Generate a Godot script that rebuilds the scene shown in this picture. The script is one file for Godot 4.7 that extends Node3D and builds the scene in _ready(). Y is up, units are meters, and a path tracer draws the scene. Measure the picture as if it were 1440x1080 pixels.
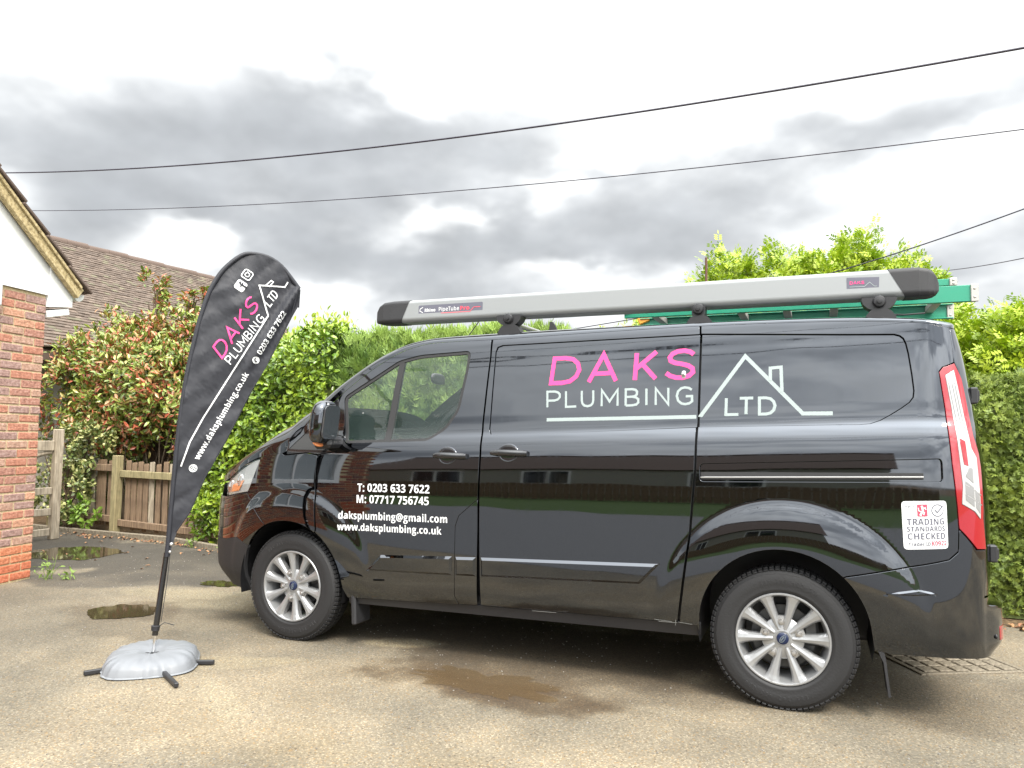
extends Node3D
# A black panel van on a gravelled tarmac drive, with a feather flag, hedges and houses round it.
# World axes: x runs along the van towards its rear, y is up, z points away from the van towards the photographer.
# z = 0 is the widest plane of the van's near side; the rear axle is at x = 0.

var rng := RandomNumberGenerator.new()
var M := {}
var used_names := {}

# ---------------------------------------------------------------- mesh building
class MB:
	var v := PackedVector3Array()
	var n := PackedVector3Array()
	var uv := PackedVector2Array()
	var uv2 := PackedVector2Array()
	func tri(a: Vector3, b: Vector3, c: Vector3, na: Vector3, nb: Vector3, nc: Vector3) -> void:
		if (b - a).cross(c - a).dot(na + nb + nc) > 0.0:
			v.append(a); v.append(c); v.append(b)
			n.append(na); n.append(nc); n.append(nb)
		else:
			v.append(a); v.append(b); v.append(c)
			n.append(na); n.append(nb); n.append(nc)
	func quad(a: Vector3, b: Vector3, c: Vector3, d: Vector3, na: Vector3, nb: Vector3, nc: Vector3, nd: Vector3) -> void:
		tri(a, b, c, na, nb, nc)
		tri(a, c, d, na, nc, nd)
	func flat3(a: Vector3, b: Vector3, c: Vector3, towards: Vector3) -> void:
		var k := (b - a).cross(c - a)
		if k.length_squared() < 1e-18:
			return
		k = k.normalized()
		if k.dot(towards) < 0.0:
			k = -k
		tri(a, b, c, k, k, k)
	func flat4(a: Vector3, b: Vector3, c: Vector3, d: Vector3, towards: Vector3) -> void:
		flat3(a, b, c, towards)
		flat3(a, c, d, towards)
	func mesh() -> ArrayMesh:
		var arr := []
		arr.resize(Mesh.ARRAY_MAX)
		arr[Mesh.ARRAY_VERTEX] = v
		arr[Mesh.ARRAY_NORMAL] = n
		if uv.size() == v.size():
			arr[Mesh.ARRAY_TEX_UV] = uv
		if uv2.size() == v.size():
			arr[Mesh.ARRAY_TEX_UV2] = uv2
		var m := ArrayMesh.new()
		m.add_surface_from_arrays(Mesh.PRIMITIVE_TRIANGLES, arr)
		return m

func box(mb: MB, xf: Transform3D, size: Vector3, bev := 0.0) -> void:
	var h := size * 0.5
	var e := minf(bev, minf(h.x, minf(h.y, h.z)) * 0.95)
	var ax := [Vector3.RIGHT, Vector3.UP, Vector3.BACK]
	for k in 3:
		var a: Vector3 = ax[k]
		var b: Vector3 = ax[(k + 1) % 3]
		var c: Vector3 = ax[(k + 2) % 3]
		for s in [-1.0, 1.0]:
			var o: Vector3 = a * h[k] * s
			var pb: Vector3 = b * (h[(k + 1) % 3] - e)
			var pc: Vector3 = c * (h[(k + 2) % 3] - e)
			mb.flat4(xf * (o + pb + pc), xf * (o - pb + pc), xf * (o - pb - pc), xf * (o + pb - pc), xf.basis * (a * s))
	if e <= 0.0:
		return
	for k in 3:
		var a: Vector3 = ax[k] * (h[k] - e)
		var b: Vector3 = ax[(k + 1) % 3]
		var c: Vector3 = ax[(k + 2) % 3]
		var hb: float = h[(k + 1) % 3]
		var hc: float = h[(k + 2) % 3]
		for s in [-1.0, 1.0]:
			for t in [-1.0, 1.0]:
				var p: Vector3 = b * hb * s + c * (hc - e) * t
				var q: Vector3 = b * (hb - e) * s + c * hc * t
				mb.flat4(xf * (p + a), xf * (p - a), xf * (q - a), xf * (q + a), xf.basis * (b * s + c * t))
	for s in [-1.0, 1.0]:
		for t in [-1.0, 1.0]:
			for w in [-1.0, 1.0]:
				var i := Vector3(h.x - e, h.y - e, h.z - e)
				var g := Vector3(s, t, w)
				mb.flat3(xf * (Vector3(h.x, i.y, i.z) * g), xf * (Vector3(i.x, h.y, i.z) * g), xf * (Vector3(i.x, i.y, h.z) * g), xf.basis * g)

func T(p: Vector3, rx := 0.0, ry := 0.0, rz := 0.0) -> Transform3D:
	return Transform3D(Basis.from_euler(Vector3(rx, ry, rz)), p)

func tube(mb: MB, pts: Array, radii: Array, sides := 8, capped := true) -> void:
	var rings := []
	var norms := []
	var u := Vector3.ZERO
	for i in pts.size():
		var t: Vector3
		if i == 0:
			t = pts[1] - pts[0]
		elif i == pts.size() - 1:
			t = pts[i] - pts[i - 1]
		else:
			t = (pts[i + 1] - pts[i]).normalized() + (pts[i] - pts[i - 1]).normalized()
		t = t.normalized()
		if i == 0:
			u = t.cross(Vector3.UP if absf(t.y) < 0.9 else Vector3.RIGHT).normalized()
		else:
			u = (u - t * u.dot(t)).normalized()
		var w := t.cross(u)
		var r: float = radii[i] if radii.size() > 1 else radii[0]
		var ring := []
		var nr := []
		for k in sides:
			var d := u * cos(TAU * k / sides) + w * sin(TAU * k / sides)
			ring.append(pts[i] + d * r)
			nr.append(d)
		rings.append(ring)
		norms.append(nr)
	for i in pts.size() - 1:
		for k in sides:
			var j := (k + 1) % sides
			mb.quad(rings[i][k], rings[i][j], rings[i + 1][j], rings[i + 1][k], norms[i][k], norms[i][j], norms[i + 1][j], norms[i + 1][k])
	if capped:
		for i in [0, pts.size() - 1]:
			var d: Vector3 = pts[0] - pts[1] if i == 0 else pts[i] - pts[i - 1]
			for k in sides:
				mb.flat3(pts[i], rings[i][k], rings[i][(k + 1) % sides], d)

# profile: [radius, height] pairs turned about the y axis of xf; corners sharper than 35 degrees stay sharp
func lathe(mb: MB, xf: Transform3D, prof: Array, sides := 32) -> void:
	var nn := []
	for i in prof.size() - 1:
		var d := Vector2(prof[i + 1][0] - prof[i][0], prof[i + 1][1] - prof[i][1]).normalized()
		nn.append(Vector2(d.y, -d.x))
	for i in prof.size() - 1:
		var n0: Vector2 = nn[i]
		var n1: Vector2 = nn[i]
		if i > 0 and nn[i - 1].dot(nn[i]) > 0.8:
			n0 = (nn[i - 1] + nn[i]).normalized()
		if i < nn.size() - 1 and nn[i + 1].dot(nn[i]) > 0.8:
			n1 = (nn[i + 1] + nn[i]).normalized()
		for k in sides:
			var a := TAU * k / sides
			var b := TAU * (k + 1) / sides
			var ca := Vector3(cos(a), 0, sin(a))
			var cb := Vector3(cos(b), 0, sin(b))
			var p0: Vector3 = xf * (ca * prof[i][0] + Vector3.UP * prof[i][1])
			var p1: Vector3 = xf * (cb * prof[i][0] + Vector3.UP * prof[i][1])
			var p2: Vector3 = xf * (cb * prof[i + 1][0] + Vector3.UP * prof[i + 1][1])
			var p3: Vector3 = xf * (ca * prof[i + 1][0] + Vector3.UP * prof[i + 1][1])
			var m0: Vector3 = xf.basis * (ca * n0.x + Vector3.UP * n0.y)
			var m1: Vector3 = xf.basis * (cb * n0.x + Vector3.UP * n0.y)
			var m2: Vector3 = xf.basis * (cb * n1.x + Vector3.UP * n1.y)
			var m3: Vector3 = xf.basis * (ca * n1.x + Vector3.UP * n1.y)
			if p0.distance_squared_to(p1) > 1e-14:
				mb.tri(p0, p1, p2, m0, m1, m2)
			if p2.distance_squared_to(p3) > 1e-14:
				mb.tri(p0, p2, p3, m0, m2, m3)

# a polygon in the xy plane of xf, pushed from z0 to z1
func prism(mb: MB, xf: Transform3D, poly: PackedVector2Array, z0: float, z1: float) -> void:
	var ids := Geometry2D.triangulate_polygon(poly)
	for i in range(0, ids.size(), 3):
		for z in [z0, z1]:
			mb.flat3(xf * v3(poly[ids[i]], z), xf * v3(poly[ids[i + 1]], z), xf * v3(poly[ids[i + 2]], z), xf.basis * Vector3(0, 0, z - (z0 + z1) * 0.5))
	var sgn := -1.0 if Geometry2D.is_polygon_clockwise(poly) else 1.0
	for i in poly.size():
		var a := poly[i]
		var b := poly[(i + 1) % poly.size()]
		var o := Vector2(b.y - a.y, a.x - b.x) * sgn
		mb.flat4(xf * v3(a, z0), xf * v3(b, z0), xf * v3(b, z1), xf * v3(a, z1), xf.basis * v3(o, 0))

func v3(p: Vector2, z: float) -> Vector3:
	return Vector3(p.x, p.y, z)

func blob(mb: MB, xf: Transform3D, r: Vector3, power := 2.0, nu := 20, nv := 12) -> void:   # a superellipsoid
	var pt := func(a: float, b: float) -> Vector3:
		var f := func(x: float) -> float: return signf(x) * pow(absf(x), 2.0 / power)
		return Vector3(r.x * f.call(cos(b)) * f.call(cos(a)), r.y * f.call(sin(b)), r.z * f.call(cos(b)) * f.call(sin(a)))
	var nm := func(p: Vector3) -> Vector3:
		var g := func(x: float, q: float) -> float: return signf(x) * pow(absf(x / q), power - 1.0) / q
		return Vector3(g.call(p.x, r.x), g.call(p.y, r.y), g.call(p.z, r.z)).normalized()
	for i in nu:
		for j in nv:
			var a0 := TAU * i / nu
			var a1 := TAU * (i + 1) / nu
			var b0 := PI * j / nv - PI / 2
			var b1 := PI * (j + 1) / nv - PI / 2
			var p: Array = [pt.call(a0, b0), pt.call(a1, b0), pt.call(a1, b1), pt.call(a0, b1)]
			var q := []
			for k in p:
				q.append((xf.basis * nm.call(k)).normalized())
			mb.quad(xf * p[0], xf * p[1], xf * p[2], xf * p[3], q[0], q[1], q[2], q[3])

# ---------------------------------------------------------------- objects
func numbered(called: String) -> String:
	var k: int = used_names.get(called, 0)
	used_names[called] = k + 1
	return called if k == 0 else "%s_%03d" % [called, k]

func tag(o: Node, label: String, category: String, group := "") -> Node:
	o.set_meta("label", label)
	o.set_meta("category", category)
	if group:
		o.set_meta("group", group)
	return o

func thing(called: String, label: String, category: String, xf := Transform3D(), group := "") -> Node3D:
	var o := Node3D.new()
	o.name = numbered(called)
	add_child(o)
	o.transform = xf
	tag(o, label, category, group)
	return o

func put(called: String, mesh: Mesh, material: Material, parent: Node = null, xf := Transform3D()) -> MeshInstance3D:
	var o := MeshInstance3D.new()
	o.mesh = mesh
	o.material_override = material
	o.transform = xf
	if parent == null:
		o.name = numbered(called)
		add_child(o)
	else:
		var k := 0
		o.name = called
		while parent.has_node(NodePath(String(o.name))):
			k += 1
			o.name = "%s_%03d" % [called, k]
		parent.add_child(o, true)
	return o

func structure(called: String, mesh: Mesh, material: Material, xf := Transform3D()) -> MeshInstance3D:
	var o := put(called, mesh, material, null, xf)
	o.set_meta("kind", "structure")
	return o

# many small copies as one mass
func mass(called: String, parent: Node, mesh: Mesh, material: Material, xfs: Array, cols: Array) -> MultiMeshInstance3D:
	var mm := MultiMesh.new()
	mm.transform_format = MultiMesh.TRANSFORM_3D
	mm.use_colors = true
	mm.mesh = mesh
	mm.instance_count = xfs.size()
	for i in xfs.size():
		mm.set_instance_transform(i, xfs[i])
		mm.set_instance_color(i, cols[i])
	var o := MultiMeshInstance3D.new()
	o.multimesh = mm
	o.material_override = material
	o.name = called
	o.set_meta("kind", "stuff")
	if parent:
		parent.add_child(o, true)
	else:
		o.name = numbered(called)
		add_child(o)
	return o

# ---------------------------------------------------------------- materials
func lin(r: float, g: float, b: float, a := 1.0) -> Color:
	var c := Color(r, g, b).linear_to_srgb()
	c.a = a
	return c

func mat(called: String, c: Color, rough := 0.6, metal := 0.0, more := {}) -> StandardMaterial3D:
	var m := StandardMaterial3D.new()
	m.resource_name = called
	m.albedo_color = c
	m.roughness = rough
	m.metallic = metal
	for k in more:
		m.set(k, more[k])
	M[called] = m
	return m

func noise_tex(size: int, freq: float, ramp: Array, seed_ := 1, octaves := 4, kind := FastNoiseLite.TYPE_SIMPLEX_SMOOTH) -> ImageTexture:
	var f := FastNoiseLite.new()
	f.seed = seed_
	f.noise_type = kind
	f.frequency = freq
	f.fractal_octaves = octaves
	var im := f.get_seamless_image(size, size)
	im.convert(Image.FORMAT_L8)
	var d := im.get_data()
	var lut := PackedByteArray()
	for i in 256:
		var t := i / 255.0 * (ramp.size() - 1)
		var k := mini(int(t), ramp.size() - 2)
		var c: Color = (ramp[k] as Color).lerp(ramp[k + 1], t - k)
		lut.append(int(clampf(c.r, 0, 1) * 255))
		lut.append(int(clampf(c.g, 0, 1) * 255))
		lut.append(int(clampf(c.b, 0, 1) * 255))
	var o := PackedByteArray()
	o.resize(size * size * 3)
	for i in size * size:
		var k := d[i] * 3
		o[i * 3] = lut[k]
		o[i * 3 + 1] = lut[k + 1]
		o[i * 3 + 2] = lut[k + 2]
	return ImageTexture.create_from_image(Image.create_from_data(size, size, false, Image.FORMAT_RGB8, o))

func ss(a: float, b: float, x: float) -> float:
	var t := clampf((x - a) / (b - a), 0.0, 1.0)
	return t * t * (3.0 - 2.0 * t)

# piecewise linear table
func pl(tab: Array, x: float) -> float:
	if x <= tab[0][0]:
		return tab[0][1]
	for i in tab.size() - 1:
		if x <= tab[i + 1][0]:
			return lerpf(tab[i][1], tab[i + 1][1], (x - tab[i][0]) / (tab[i + 1][0] - tab[i][0]))
	return tab[-1][1]

# smooth (Catmull-Rom) table
func cr(tab: Array, x: float) -> float:
	var k := tab.size()
	if x <= tab[0][0]:
		return tab[0][1]
	if x >= tab[k - 1][0]:
		return tab[k - 1][1]
	var i := 0
	while x > tab[i + 1][0]:
		i += 1
	var h: float = tab[i + 1][0] - tab[i][0]
	var t: float = (x - tab[i][0]) / h
	var p0 := maxi(i - 1, 0)
	var p3 := mini(i + 2, k - 1)
	var m0: float = (tab[i + 1][1] - tab[p0][1]) / (tab[i + 1][0] - tab[p0][0])
	var m1: float = (tab[p3][1] - tab[i][1]) / (tab[p3][0] - tab[i][0])
	return (2 * t * t * t - 3 * t * t + 1) * tab[i][1] + (t * t * t - 2 * t * t + t) * h * m0 + (3 * t * t - 2 * t * t * t) * tab[i + 1][1] + (t * t * t - t * t) * h * m1

func pv(a: Array) -> PackedVector2Array:
	var o := PackedVector2Array()
	for i in range(0, a.size(), 2):
		o.append(Vector2(a[i], a[i + 1]))
	return o

func arc(c: Vector2, r: float, a0: float, a1: float, k := 16) -> Array:
	var o := []
	for i in k + 1:
		var a := deg_to_rad(lerpf(a0, a1, float(i) / k))
		o.append(c.x + r * cos(a))
		o.append(c.y + r * sin(a))
	return o

# rounds the corners of a polygon
func rounded(poly: PackedVector2Array, r: float, k := 5) -> PackedVector2Array:
	var o := PackedVector2Array()
	var m := poly.size()
	for i in m:
		var p := poly[i]
		var a := poly[(i + m - 1) % m] - p
		var b := poly[(i + 1) % m] - p
		var q := minf(r, minf(a.length(), b.length()) * 0.45)
		var p0 := p + a.normalized() * q
		var p2 := p + b.normalized() * q
		for j in k + 1:
			var t := float(j) / k
			o.append(p0.lerp(p, t).lerp(p.lerp(p2, t), t))
	return o

func _ready() -> void:
	rng.seed = 7
	# ---- camera: a phone held at 1.3 m, looking slightly up
	var cam := Camera3D.new()
	cam.name = "camera"
	cam.position = Vector3(0.176, 1.305, 3.889)
	cam.rotation = Vector3(0.070, 0.390, 0.013)
	cam.basis = Basis(Vector3.UP, 0.390) * Basis(Vector3.RIGHT, 0.070) * Basis(Vector3.BACK, 0.013)
	cam.fov = 54.5
	cam.near = 0.05
	cam.far = 600.0
	cam.current = true
	add_child(cam)
	# ---- sky, sun, exposure
	var env := Environment.new()
	env.background_mode = Environment.BG_SKY
	var sky := Sky.new()
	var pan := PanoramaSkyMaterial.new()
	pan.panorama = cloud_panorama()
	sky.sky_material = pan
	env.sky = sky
	env.background_energy_multiplier = 1.0
	env.tonemap_mode = Environment.TONE_MAPPER_LINEAR
	env.tonemap_exposure = 2.0
	env.sdfgi_enabled = true
	env.ssao_enabled = true
	env.ssil_enabled = true
	var we := WorldEnvironment.new()
	we.name = "environment"
	we.environment = env
	add_child(we)
	var sun := DirectionalLight3D.new()
	sun.name = "sun"
	sun.light_energy = 0.6
	sun.light_color = Color(1.0, 0.96, 0.9)
	sun.light_angular_distance = 14.0
	sun.shadow_enabled = true
	add_child(sun)
	sun.look_at_from_position(Vector3(8, 14, 9), Vector3.ZERO, Vector3.UP)
	make_materials()
	# ---- large structure
	build_ground()
	build_brick_house()
	build_far_houses()
	build_opposite()
	build_hedges()
	build_trees()
	build_fence_and_gate()
	# ---- objects
	build_van()
	build_roof_load()
	build_flag()
	# ---- small things
	build_cables()
	build_small_things()

# ---------------------------------------------------------------- sky
func cloud_panorama() -> ImageTexture:
	var w := 2048
	var h := 1024
	# heaps of cloud: azimuth and elevation in degrees, their half sizes, and how much darker (+) or brighter (-) they are
	var heaps := [[-38.5, 22.4, 9.7, 4.6, 0.60], [-44.6, 14.5, 15.5, 2.7, 0.60], [-32.4, 17.0, 12.7, 4.0, 0.55], [-51.6, 16.8, 10.2, 2.7, 0.45], [-31.5, 21.6, 6.6, 4.3, 0.30], [-18.7, 23.9, 6.1, 2.4, 0.40], [-4.7, 20.5, 10.0, 2.8, 0.50], [4.9, 20.3, 8.2, 2.2, 0.45], [-15.3, 16.4, 9.1, 2.1, 0.50], [-5.7, 14.9, 15.1, 2.0, 0.55], [-37.0, 11.1, 4.7, 3.1, 0.50], [-28.0, 13.1, 8.3, 3.1, 0.50], [-18.0, 10.6, 20.4, 1.3, 0.25], [11.0, 13.1, 3.4, 1.3, 0.40], [-44.6, 13.5, 5.4, 2.1, -1.00], [-27.0, 16.8, 4.2, 1.4, -0.80], [-14.5, 21.6, 3.8, 2.0, -0.90], [-21.7, 17.4, 2.5, 1.4, -0.70], [-15.3, 12.9, 4.3, 1.5, -0.60], [9.1, 17.2, 4.6, 1.7, -0.90], [1.6, 15.8, 4.1, 1.0, -0.40], [6.9, 15.7, 4.8, 1.1, -0.50], [-44.0, 19.5, 10.0, 3.8, 0.70], [-36.0, 23.5, 10.0, 3.0, 0.45], [-54.0, 14.0, 8.0, 4.0, 0.40], [-58.0, 25.0, 8.0, 4.0, -0.70], [-19.3, 28.6, 33.6, 3.1, -0.80], [-4.6, 24.5, 12.2, 1.8, -0.50], [-40.9, 17.8, 3.1, 1.2, -0.20], [-56.6, 12.4, 4.0, 1.8, 0.30]]
	# the same kind of sky goes on all the way round
	var r2 := RandomNumberGenerator.new()
	r2.seed = 11
	for i in 90:
		var az := r2.randf_range(18.0, 298.0)
		var el := r2.randf_range(9.0, 25.0)
		heaps.append([az if az < 180.0 else az - 360.0, el, r2.randf_range(4, 14), r2.randf_range(1.5, 4.0), r2.randf_range(0.3, 0.6) if i % 5 < 3 else -r2.randf_range(0.4, 0.9)])
	var fa := FastNoiseLite.new()
	fa.seed = 5
	fa.frequency = 0.05
	fa.fractal_octaves = 6
	fa.fractal_gain = 0.55
	var fb := FastNoiseLite.new()
	fb.seed = 9
	fb.frequency = 0.03
	fb.fractal_octaves = 4
	var sun_at := Vector3(8, 14, 9).normalized()
	var data := PackedFloat32Array()
	data.resize(w * h * 4)
	var cells := {}   # heaps by cells of 10 degrees of azimuth and 5 of elevation
	for p in heaps:
		for i in 36:
			var da := absf(i * 10.0 - 175.0 - p[0])
			if minf(da, 360.0 - da) < p[2] * 2.2 + 12.0:
				for j in 10:
					if absf(j * 5.0 + 2.5 - p[1]) < p[3] * 2.2 + 6.0:
						var key := i * 10 + j
						if not cells.has(key):
							cells[key] = []
						cells[key].append(p)
	for y in h / 2:
		var el := 90.0 - 180.0 * (y + 0.5) / h
		var row_band := ss(0.0, 5.0, el) * (1.0 - ss(20.0, 28.5, el))
		for x in w:
			var az := wrapf(360.0 * (x + 0.5) / w, -180.0, 180.0)
			var ca := cos(deg_to_rad(az))
			var sa := sin(deg_to_rad(az))
			var cx := sa * 57.3
			var cy := ca * 57.3
			var wx := 0.0
			var wy := 0.0
			var t := 0.0
			var grain := 0.0
			if el < 42.0:
				var n1 := fa.get_noise_3d(cx, el * 2.2, cy)
				var n2 := fb.get_noise_3d(cx + 40.0, el * 2.2, cy)
				t = 0.03 + row_band * 0.21 + (n1 * 0.62 + fa.get_noise_3d(cx * 2.3, el * 5.5, cy * 2.3 + 30.0) * 0.34) * (0.10 + row_band)
				grain = 0.20 * fa.get_noise_3d(cx * 2.6 + 90.0, el * 5.0, cy * 2.6)
				wx = n2 * 9.0 + n1 * 8.0
				wy = n1 * 5.5
				for p in cells.get(int((az + 180.0) / 10.0) * 10 + mini(int(el / 5.0), 9), []):
					var dx: float = wrapf(az + wx - p[0], -180.0, 180.0) / p[2]
					var dy: float = (el + wy - p[1]) / p[3]
					var q := dx * dx + dy * dy
					if q < 5.0:
						t += p[4] * (0.62 if p[4] > 0.0 else 1.0) * exp(-q * 0.9)
			else:
				t = 0.1
			if el > 34.0:
				t = lerpf(t, 0.1 + 0.1 * fb.get_noise_3d(cx * 0.6, el, cy * 0.6), ss(34.0, 42.0, el))
			t = maxf(t, 0.0)
			t = 1.0 - exp(-t * 2.0)
			var l := lerpf(0.59, 0.285, ss(0.0, 1.0, t)) * (1.0 + grain)
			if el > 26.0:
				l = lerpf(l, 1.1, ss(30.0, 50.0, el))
			# cloud is brighter towards the veiled sun
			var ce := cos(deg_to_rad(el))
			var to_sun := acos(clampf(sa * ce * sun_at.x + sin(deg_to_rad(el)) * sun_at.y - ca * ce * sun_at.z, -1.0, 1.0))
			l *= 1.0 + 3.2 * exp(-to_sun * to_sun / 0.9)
			var o := (y * w + x) * 4
			data[o] = l * lerpf(0.985, 0.935, t)
			data[o + 1] = l * lerpf(1.0, 0.985, t)
			data[o + 2] = l * lerpf(0.995, 1.045, t)
			data[o + 3] = 1.0
	for i in range(w * (h / 2) * 4, w * h * 4, 4):
		data[i] = 0.30
		data[i + 1] = 0.28
		data[i + 2] = 0.25
		data[i + 3] = 1.0
	return ImageTexture.create_from_image(Image.create_from_data(w, h, false, Image.FORMAT_RGBAF, data.to_byte_array()))

# ---------------------------------------------------------------- materials of the place
func make_materials() -> void:
	mat("paint", lin(0.060, 0.066, 0.076), 0.16, 1.0, {"roughness_texture": streak_tex(), "uv1_triplanar": true, "uv1_world_triplanar": true, "uv1_scale": Vector3(1.1, 0.7, 1.1), "clearcoat_enabled": true, "clearcoat": 1.0, "clearcoat_roughness": 0.02})
	mat("paint_inner", lin(0.006, 0.006, 0.007), 0.5)
	mat("black_plastic", lin(0.016, 0.016, 0.018), 0.45)
	mat("grained_plastic", lin(0.016, 0.016, 0.018), 0.6, 0.0, {"heightmap_enabled": true, "heightmap_texture": noise_tex(256, 0.12, [Color.BLACK, Color.WHITE], 3, 2), "heightmap_scale": 0.05, "uv1_triplanar": true, "uv1_scale": Vector3(12, 12, 12)})
	mat("gloss_black", lin(0.010, 0.010, 0.011), 0.08, 0.0, {"metallic_specular": 0.6})
	mat("rubber", lin(0.020, 0.020, 0.021), 0.75)
	mat("tyre", lin(0.011, 0.011, 0.012), 0.62, 0.0, {"heightmap_enabled": true, "heightmap_texture": noise_tex(256, 0.05, [Color.BLACK, Color.WHITE], 8, 4), "heightmap_scale": 0.06, "uv1_triplanar": true, "uv1_scale": Vector3(5, 5, 5)})
	mat("alloy", lin(0.34, 0.345, 0.35), 0.32, 0.6)
	mat("alloy_dark", lin(0.075, 0.075, 0.075), 0.45, 0.6)
	mat("chrome", lin(0.75, 0.75, 0.76), 0.12, 1.0)
	mat("steel", lin(0.45, 0.44, 0.43), 0.38, 0.9)
	mat("glass", Color(0.74, 0.90, 0.86, 0.03), 0.02, 0.0, {"transparency": BaseMaterial3D.TRANSPARENCY_ALPHA})
	mat("lens_clear", lin(0.35, 0.35, 0.345), 0.08, 0.0, {"clearcoat_enabled": true, "clearcoat": 1.0, "clearcoat_roughness": 0.03})
	mat("lens_red", lin(0.27, 0.006, 0.013), 0.08, 0.0, {"clearcoat_enabled": true, "clearcoat": 1.0, "clearcoat_roughness": 0.03})
	mat("lens_grey", lin(0.20, 0.20, 0.20), 0.1)
	mat("scraped_paint", lin(0.22, 0.225, 0.22), 0.6)
	mat("lens_amber", lin(0.75, 0.26, 0.09), 0.12)
	mat("white_vinyl", lin(0.66, 0.67, 0.67), 0.35)
	mat("grey_vinyl", lin(0.28, 0.325, 0.32), 0.35)
	mat("pink_vinyl", lin(0.72, 0.050, 0.22), 0.35)
	mat("slate_ink", lin(0.10, 0.10, 0.13), 0.5)
	mat("red_ink", lin(0.72, 0.06, 0.10), 0.5)
	mat("blue_enamel", lin(0.006, 0.013, 0.045), 0.2)
	mat("tube_silver", lin(0.245, 0.255, 0.258), 0.42, 0.3)
	mat("ladder_green", lin(0.025, 0.235, 0.145), 0.45, 0.0, {"roughness_texture": noise_tex(256, 0.03, [Color(0.6, 0.6, 0.6), Color(1, 1, 1)], 4, 3), "uv1_triplanar": true, "uv1_scale": Vector3(3, 3, 3)})
	mat("ladder_alloy", lin(0.42, 0.40, 0.37), 0.5, 0.6)
	mat("ladder_amber", lin(0.62, 0.27, 0.03), 0.5)
	mat("upholstery", lin(0.025, 0.026, 0.030), 0.9)
	mat("hi_vis", lin(0.55, 0.62, 0.03), 0.8)
	mat("hi_vis_grey", lin(0.50, 0.52, 0.54), 0.6)
	mat("flag_cloth", lin(0.011, 0.0118, 0.017), 0.6, 0.0, {"heightmap_enabled": true, "heightmap_texture": noise_tex(512, 0.008, [Color.BLACK, Color(0.5, 0.5, 0.5), Color.WHITE], 21, 3), "heightmap_scale": 0.10, "uv1_triplanar": true, "uv1_scale": Vector3(2.2, 2.2, 2.2), "rim_enabled": true, "rim": 0.1})
	mat("bag_vinyl", lin(0.15, 0.158, 0.17), 0.5, 0.0)
	mat("wood_grey", Color.WHITE, 0.85, 0.0, {"albedo_texture": wood_tex(Color(0.46, 0.42, 0.36), Color(0.74, 0.69, 0.61), 3), "uv1_triplanar": true, "uv1_scale": Vector3(2.2, 1.1, 2.2), "heightmap_enabled": true, "heightmap_texture": wood_tex(Color.BLACK, Color.WHITE, 3), "heightmap_scale": 0.25})
	mat("wood_brown", Color.WHITE, 0.85, 0.0, {"albedo_texture": wood_tex(Color(0.36, 0.29, 0.23), Color(0.60, 0.51, 0.41), 6), "uv1_triplanar": true, "uv1_scale": Vector3(2.0, 0.9, 2.0), "heightmap_enabled": true, "heightmap_texture": wood_tex(Color.BLACK, Color.WHITE, 6), "heightmap_scale": 0.25})
	mat("wood_mossy", Color.WHITE, 0.9, 0.0, {"albedo_texture": wood_tex(Color(0.42, 0.39, 0.28), Color(0.66, 0.61, 0.46), 9), "uv1_triplanar": true, "uv1_scale": Vector3(2.4, 1.2, 2.4), "heightmap_enabled": true, "heightmap_texture": wood_tex(Color.BLACK, Color.WHITE, 9), "heightmap_scale": 0.25})
	mat("barge_wood", Color.WHITE, 0.8, 0.0, {"albedo_texture": noise_tex(256, 0.03, [Color(0.44, 0.38, 0.27), Color(0.66, 0.59, 0.43), Color(0.76, 0.70, 0.56)], 14, 5), "uv1_triplanar": true, "uv1_scale": Vector3(3, 3, 3)})
	mat("white_paint", lin(0.80, 0.80, 0.79), 0.55)
	mat("cream_wall", lin(0.38, 0.36, 0.31), 0.8)
	mat("mortar", Color.WHITE, 0.95, 0.0, {"albedo_texture": noise_tex(256, 0.06, [Color(0.62, 0.55, 0.42), Color(0.84, 0.77, 0.62)], 31, 4), "uv1_triplanar": true, "uv1_scale": Vector3(3, 3, 3)})
	var brick_bump := noise_tex(256, 0.04, [Color.BLACK, Color.WHITE], 17, 5)
	var tones := [[0.55, 0.34, 0.265], [0.51, 0.33, 0.27], [0.59, 0.40, 0.31], [0.48, 0.35, 0.31], [0.54, 0.39, 0.32], [0.58, 0.30, 0.20], [0.60, 0.34, 0.23]]
	for i in tones.size():
		var t: Array = tones[i]
		var a := Color(t[0] * 1.2, t[1] * 1.3, t[2] * 1.35)
		mat("brick_%d" % i, Color.WHITE, 0.9, 0.0, {"albedo_texture": noise_tex(128, 0.05, [a.darkened(0.25), a, a.lightened(0.22)], 40 + i, 5), "uv1_triplanar": true, "uv1_world_triplanar": true, "uv1_scale": Vector3(4, 4, 4), "heightmap_enabled": true, "heightmap_texture": brick_bump, "heightmap_scale": 0.4})
	mat("brick_mass", Color.WHITE, 0.9, 0.0, {"vertex_color_use_as_albedo": true, "heightmap_enabled": true, "heightmap_texture": brick_bump, "heightmap_scale": 0.4, "uv1_triplanar": true, "uv1_scale": Vector3(4, 4, 4)})
	mat("roof_tile", Color.WHITE, 0.9, 0.0, {"vertex_color_use_as_albedo": true, "heightmap_enabled": true, "heightmap_texture": brick_bump, "heightmap_scale": 0.5, "uv1_triplanar": true, "uv1_scale": Vector3(3, 3, 3)})
	mat("roof_brown", lin(0.10, 0.07, 0.055), 0.9)
	mat("roof_red", lin(0.32, 0.15, 0.11), 0.9)
	mat("window_dark", lin(0.03, 0.035, 0.04), 0.05, 0.0, {"metallic_specular": 0.7})
	mat("window_net", lin(0.30, 0.33, 0.34), 0.05, 0.0, {"metallic_specular": 0.7})
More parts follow.
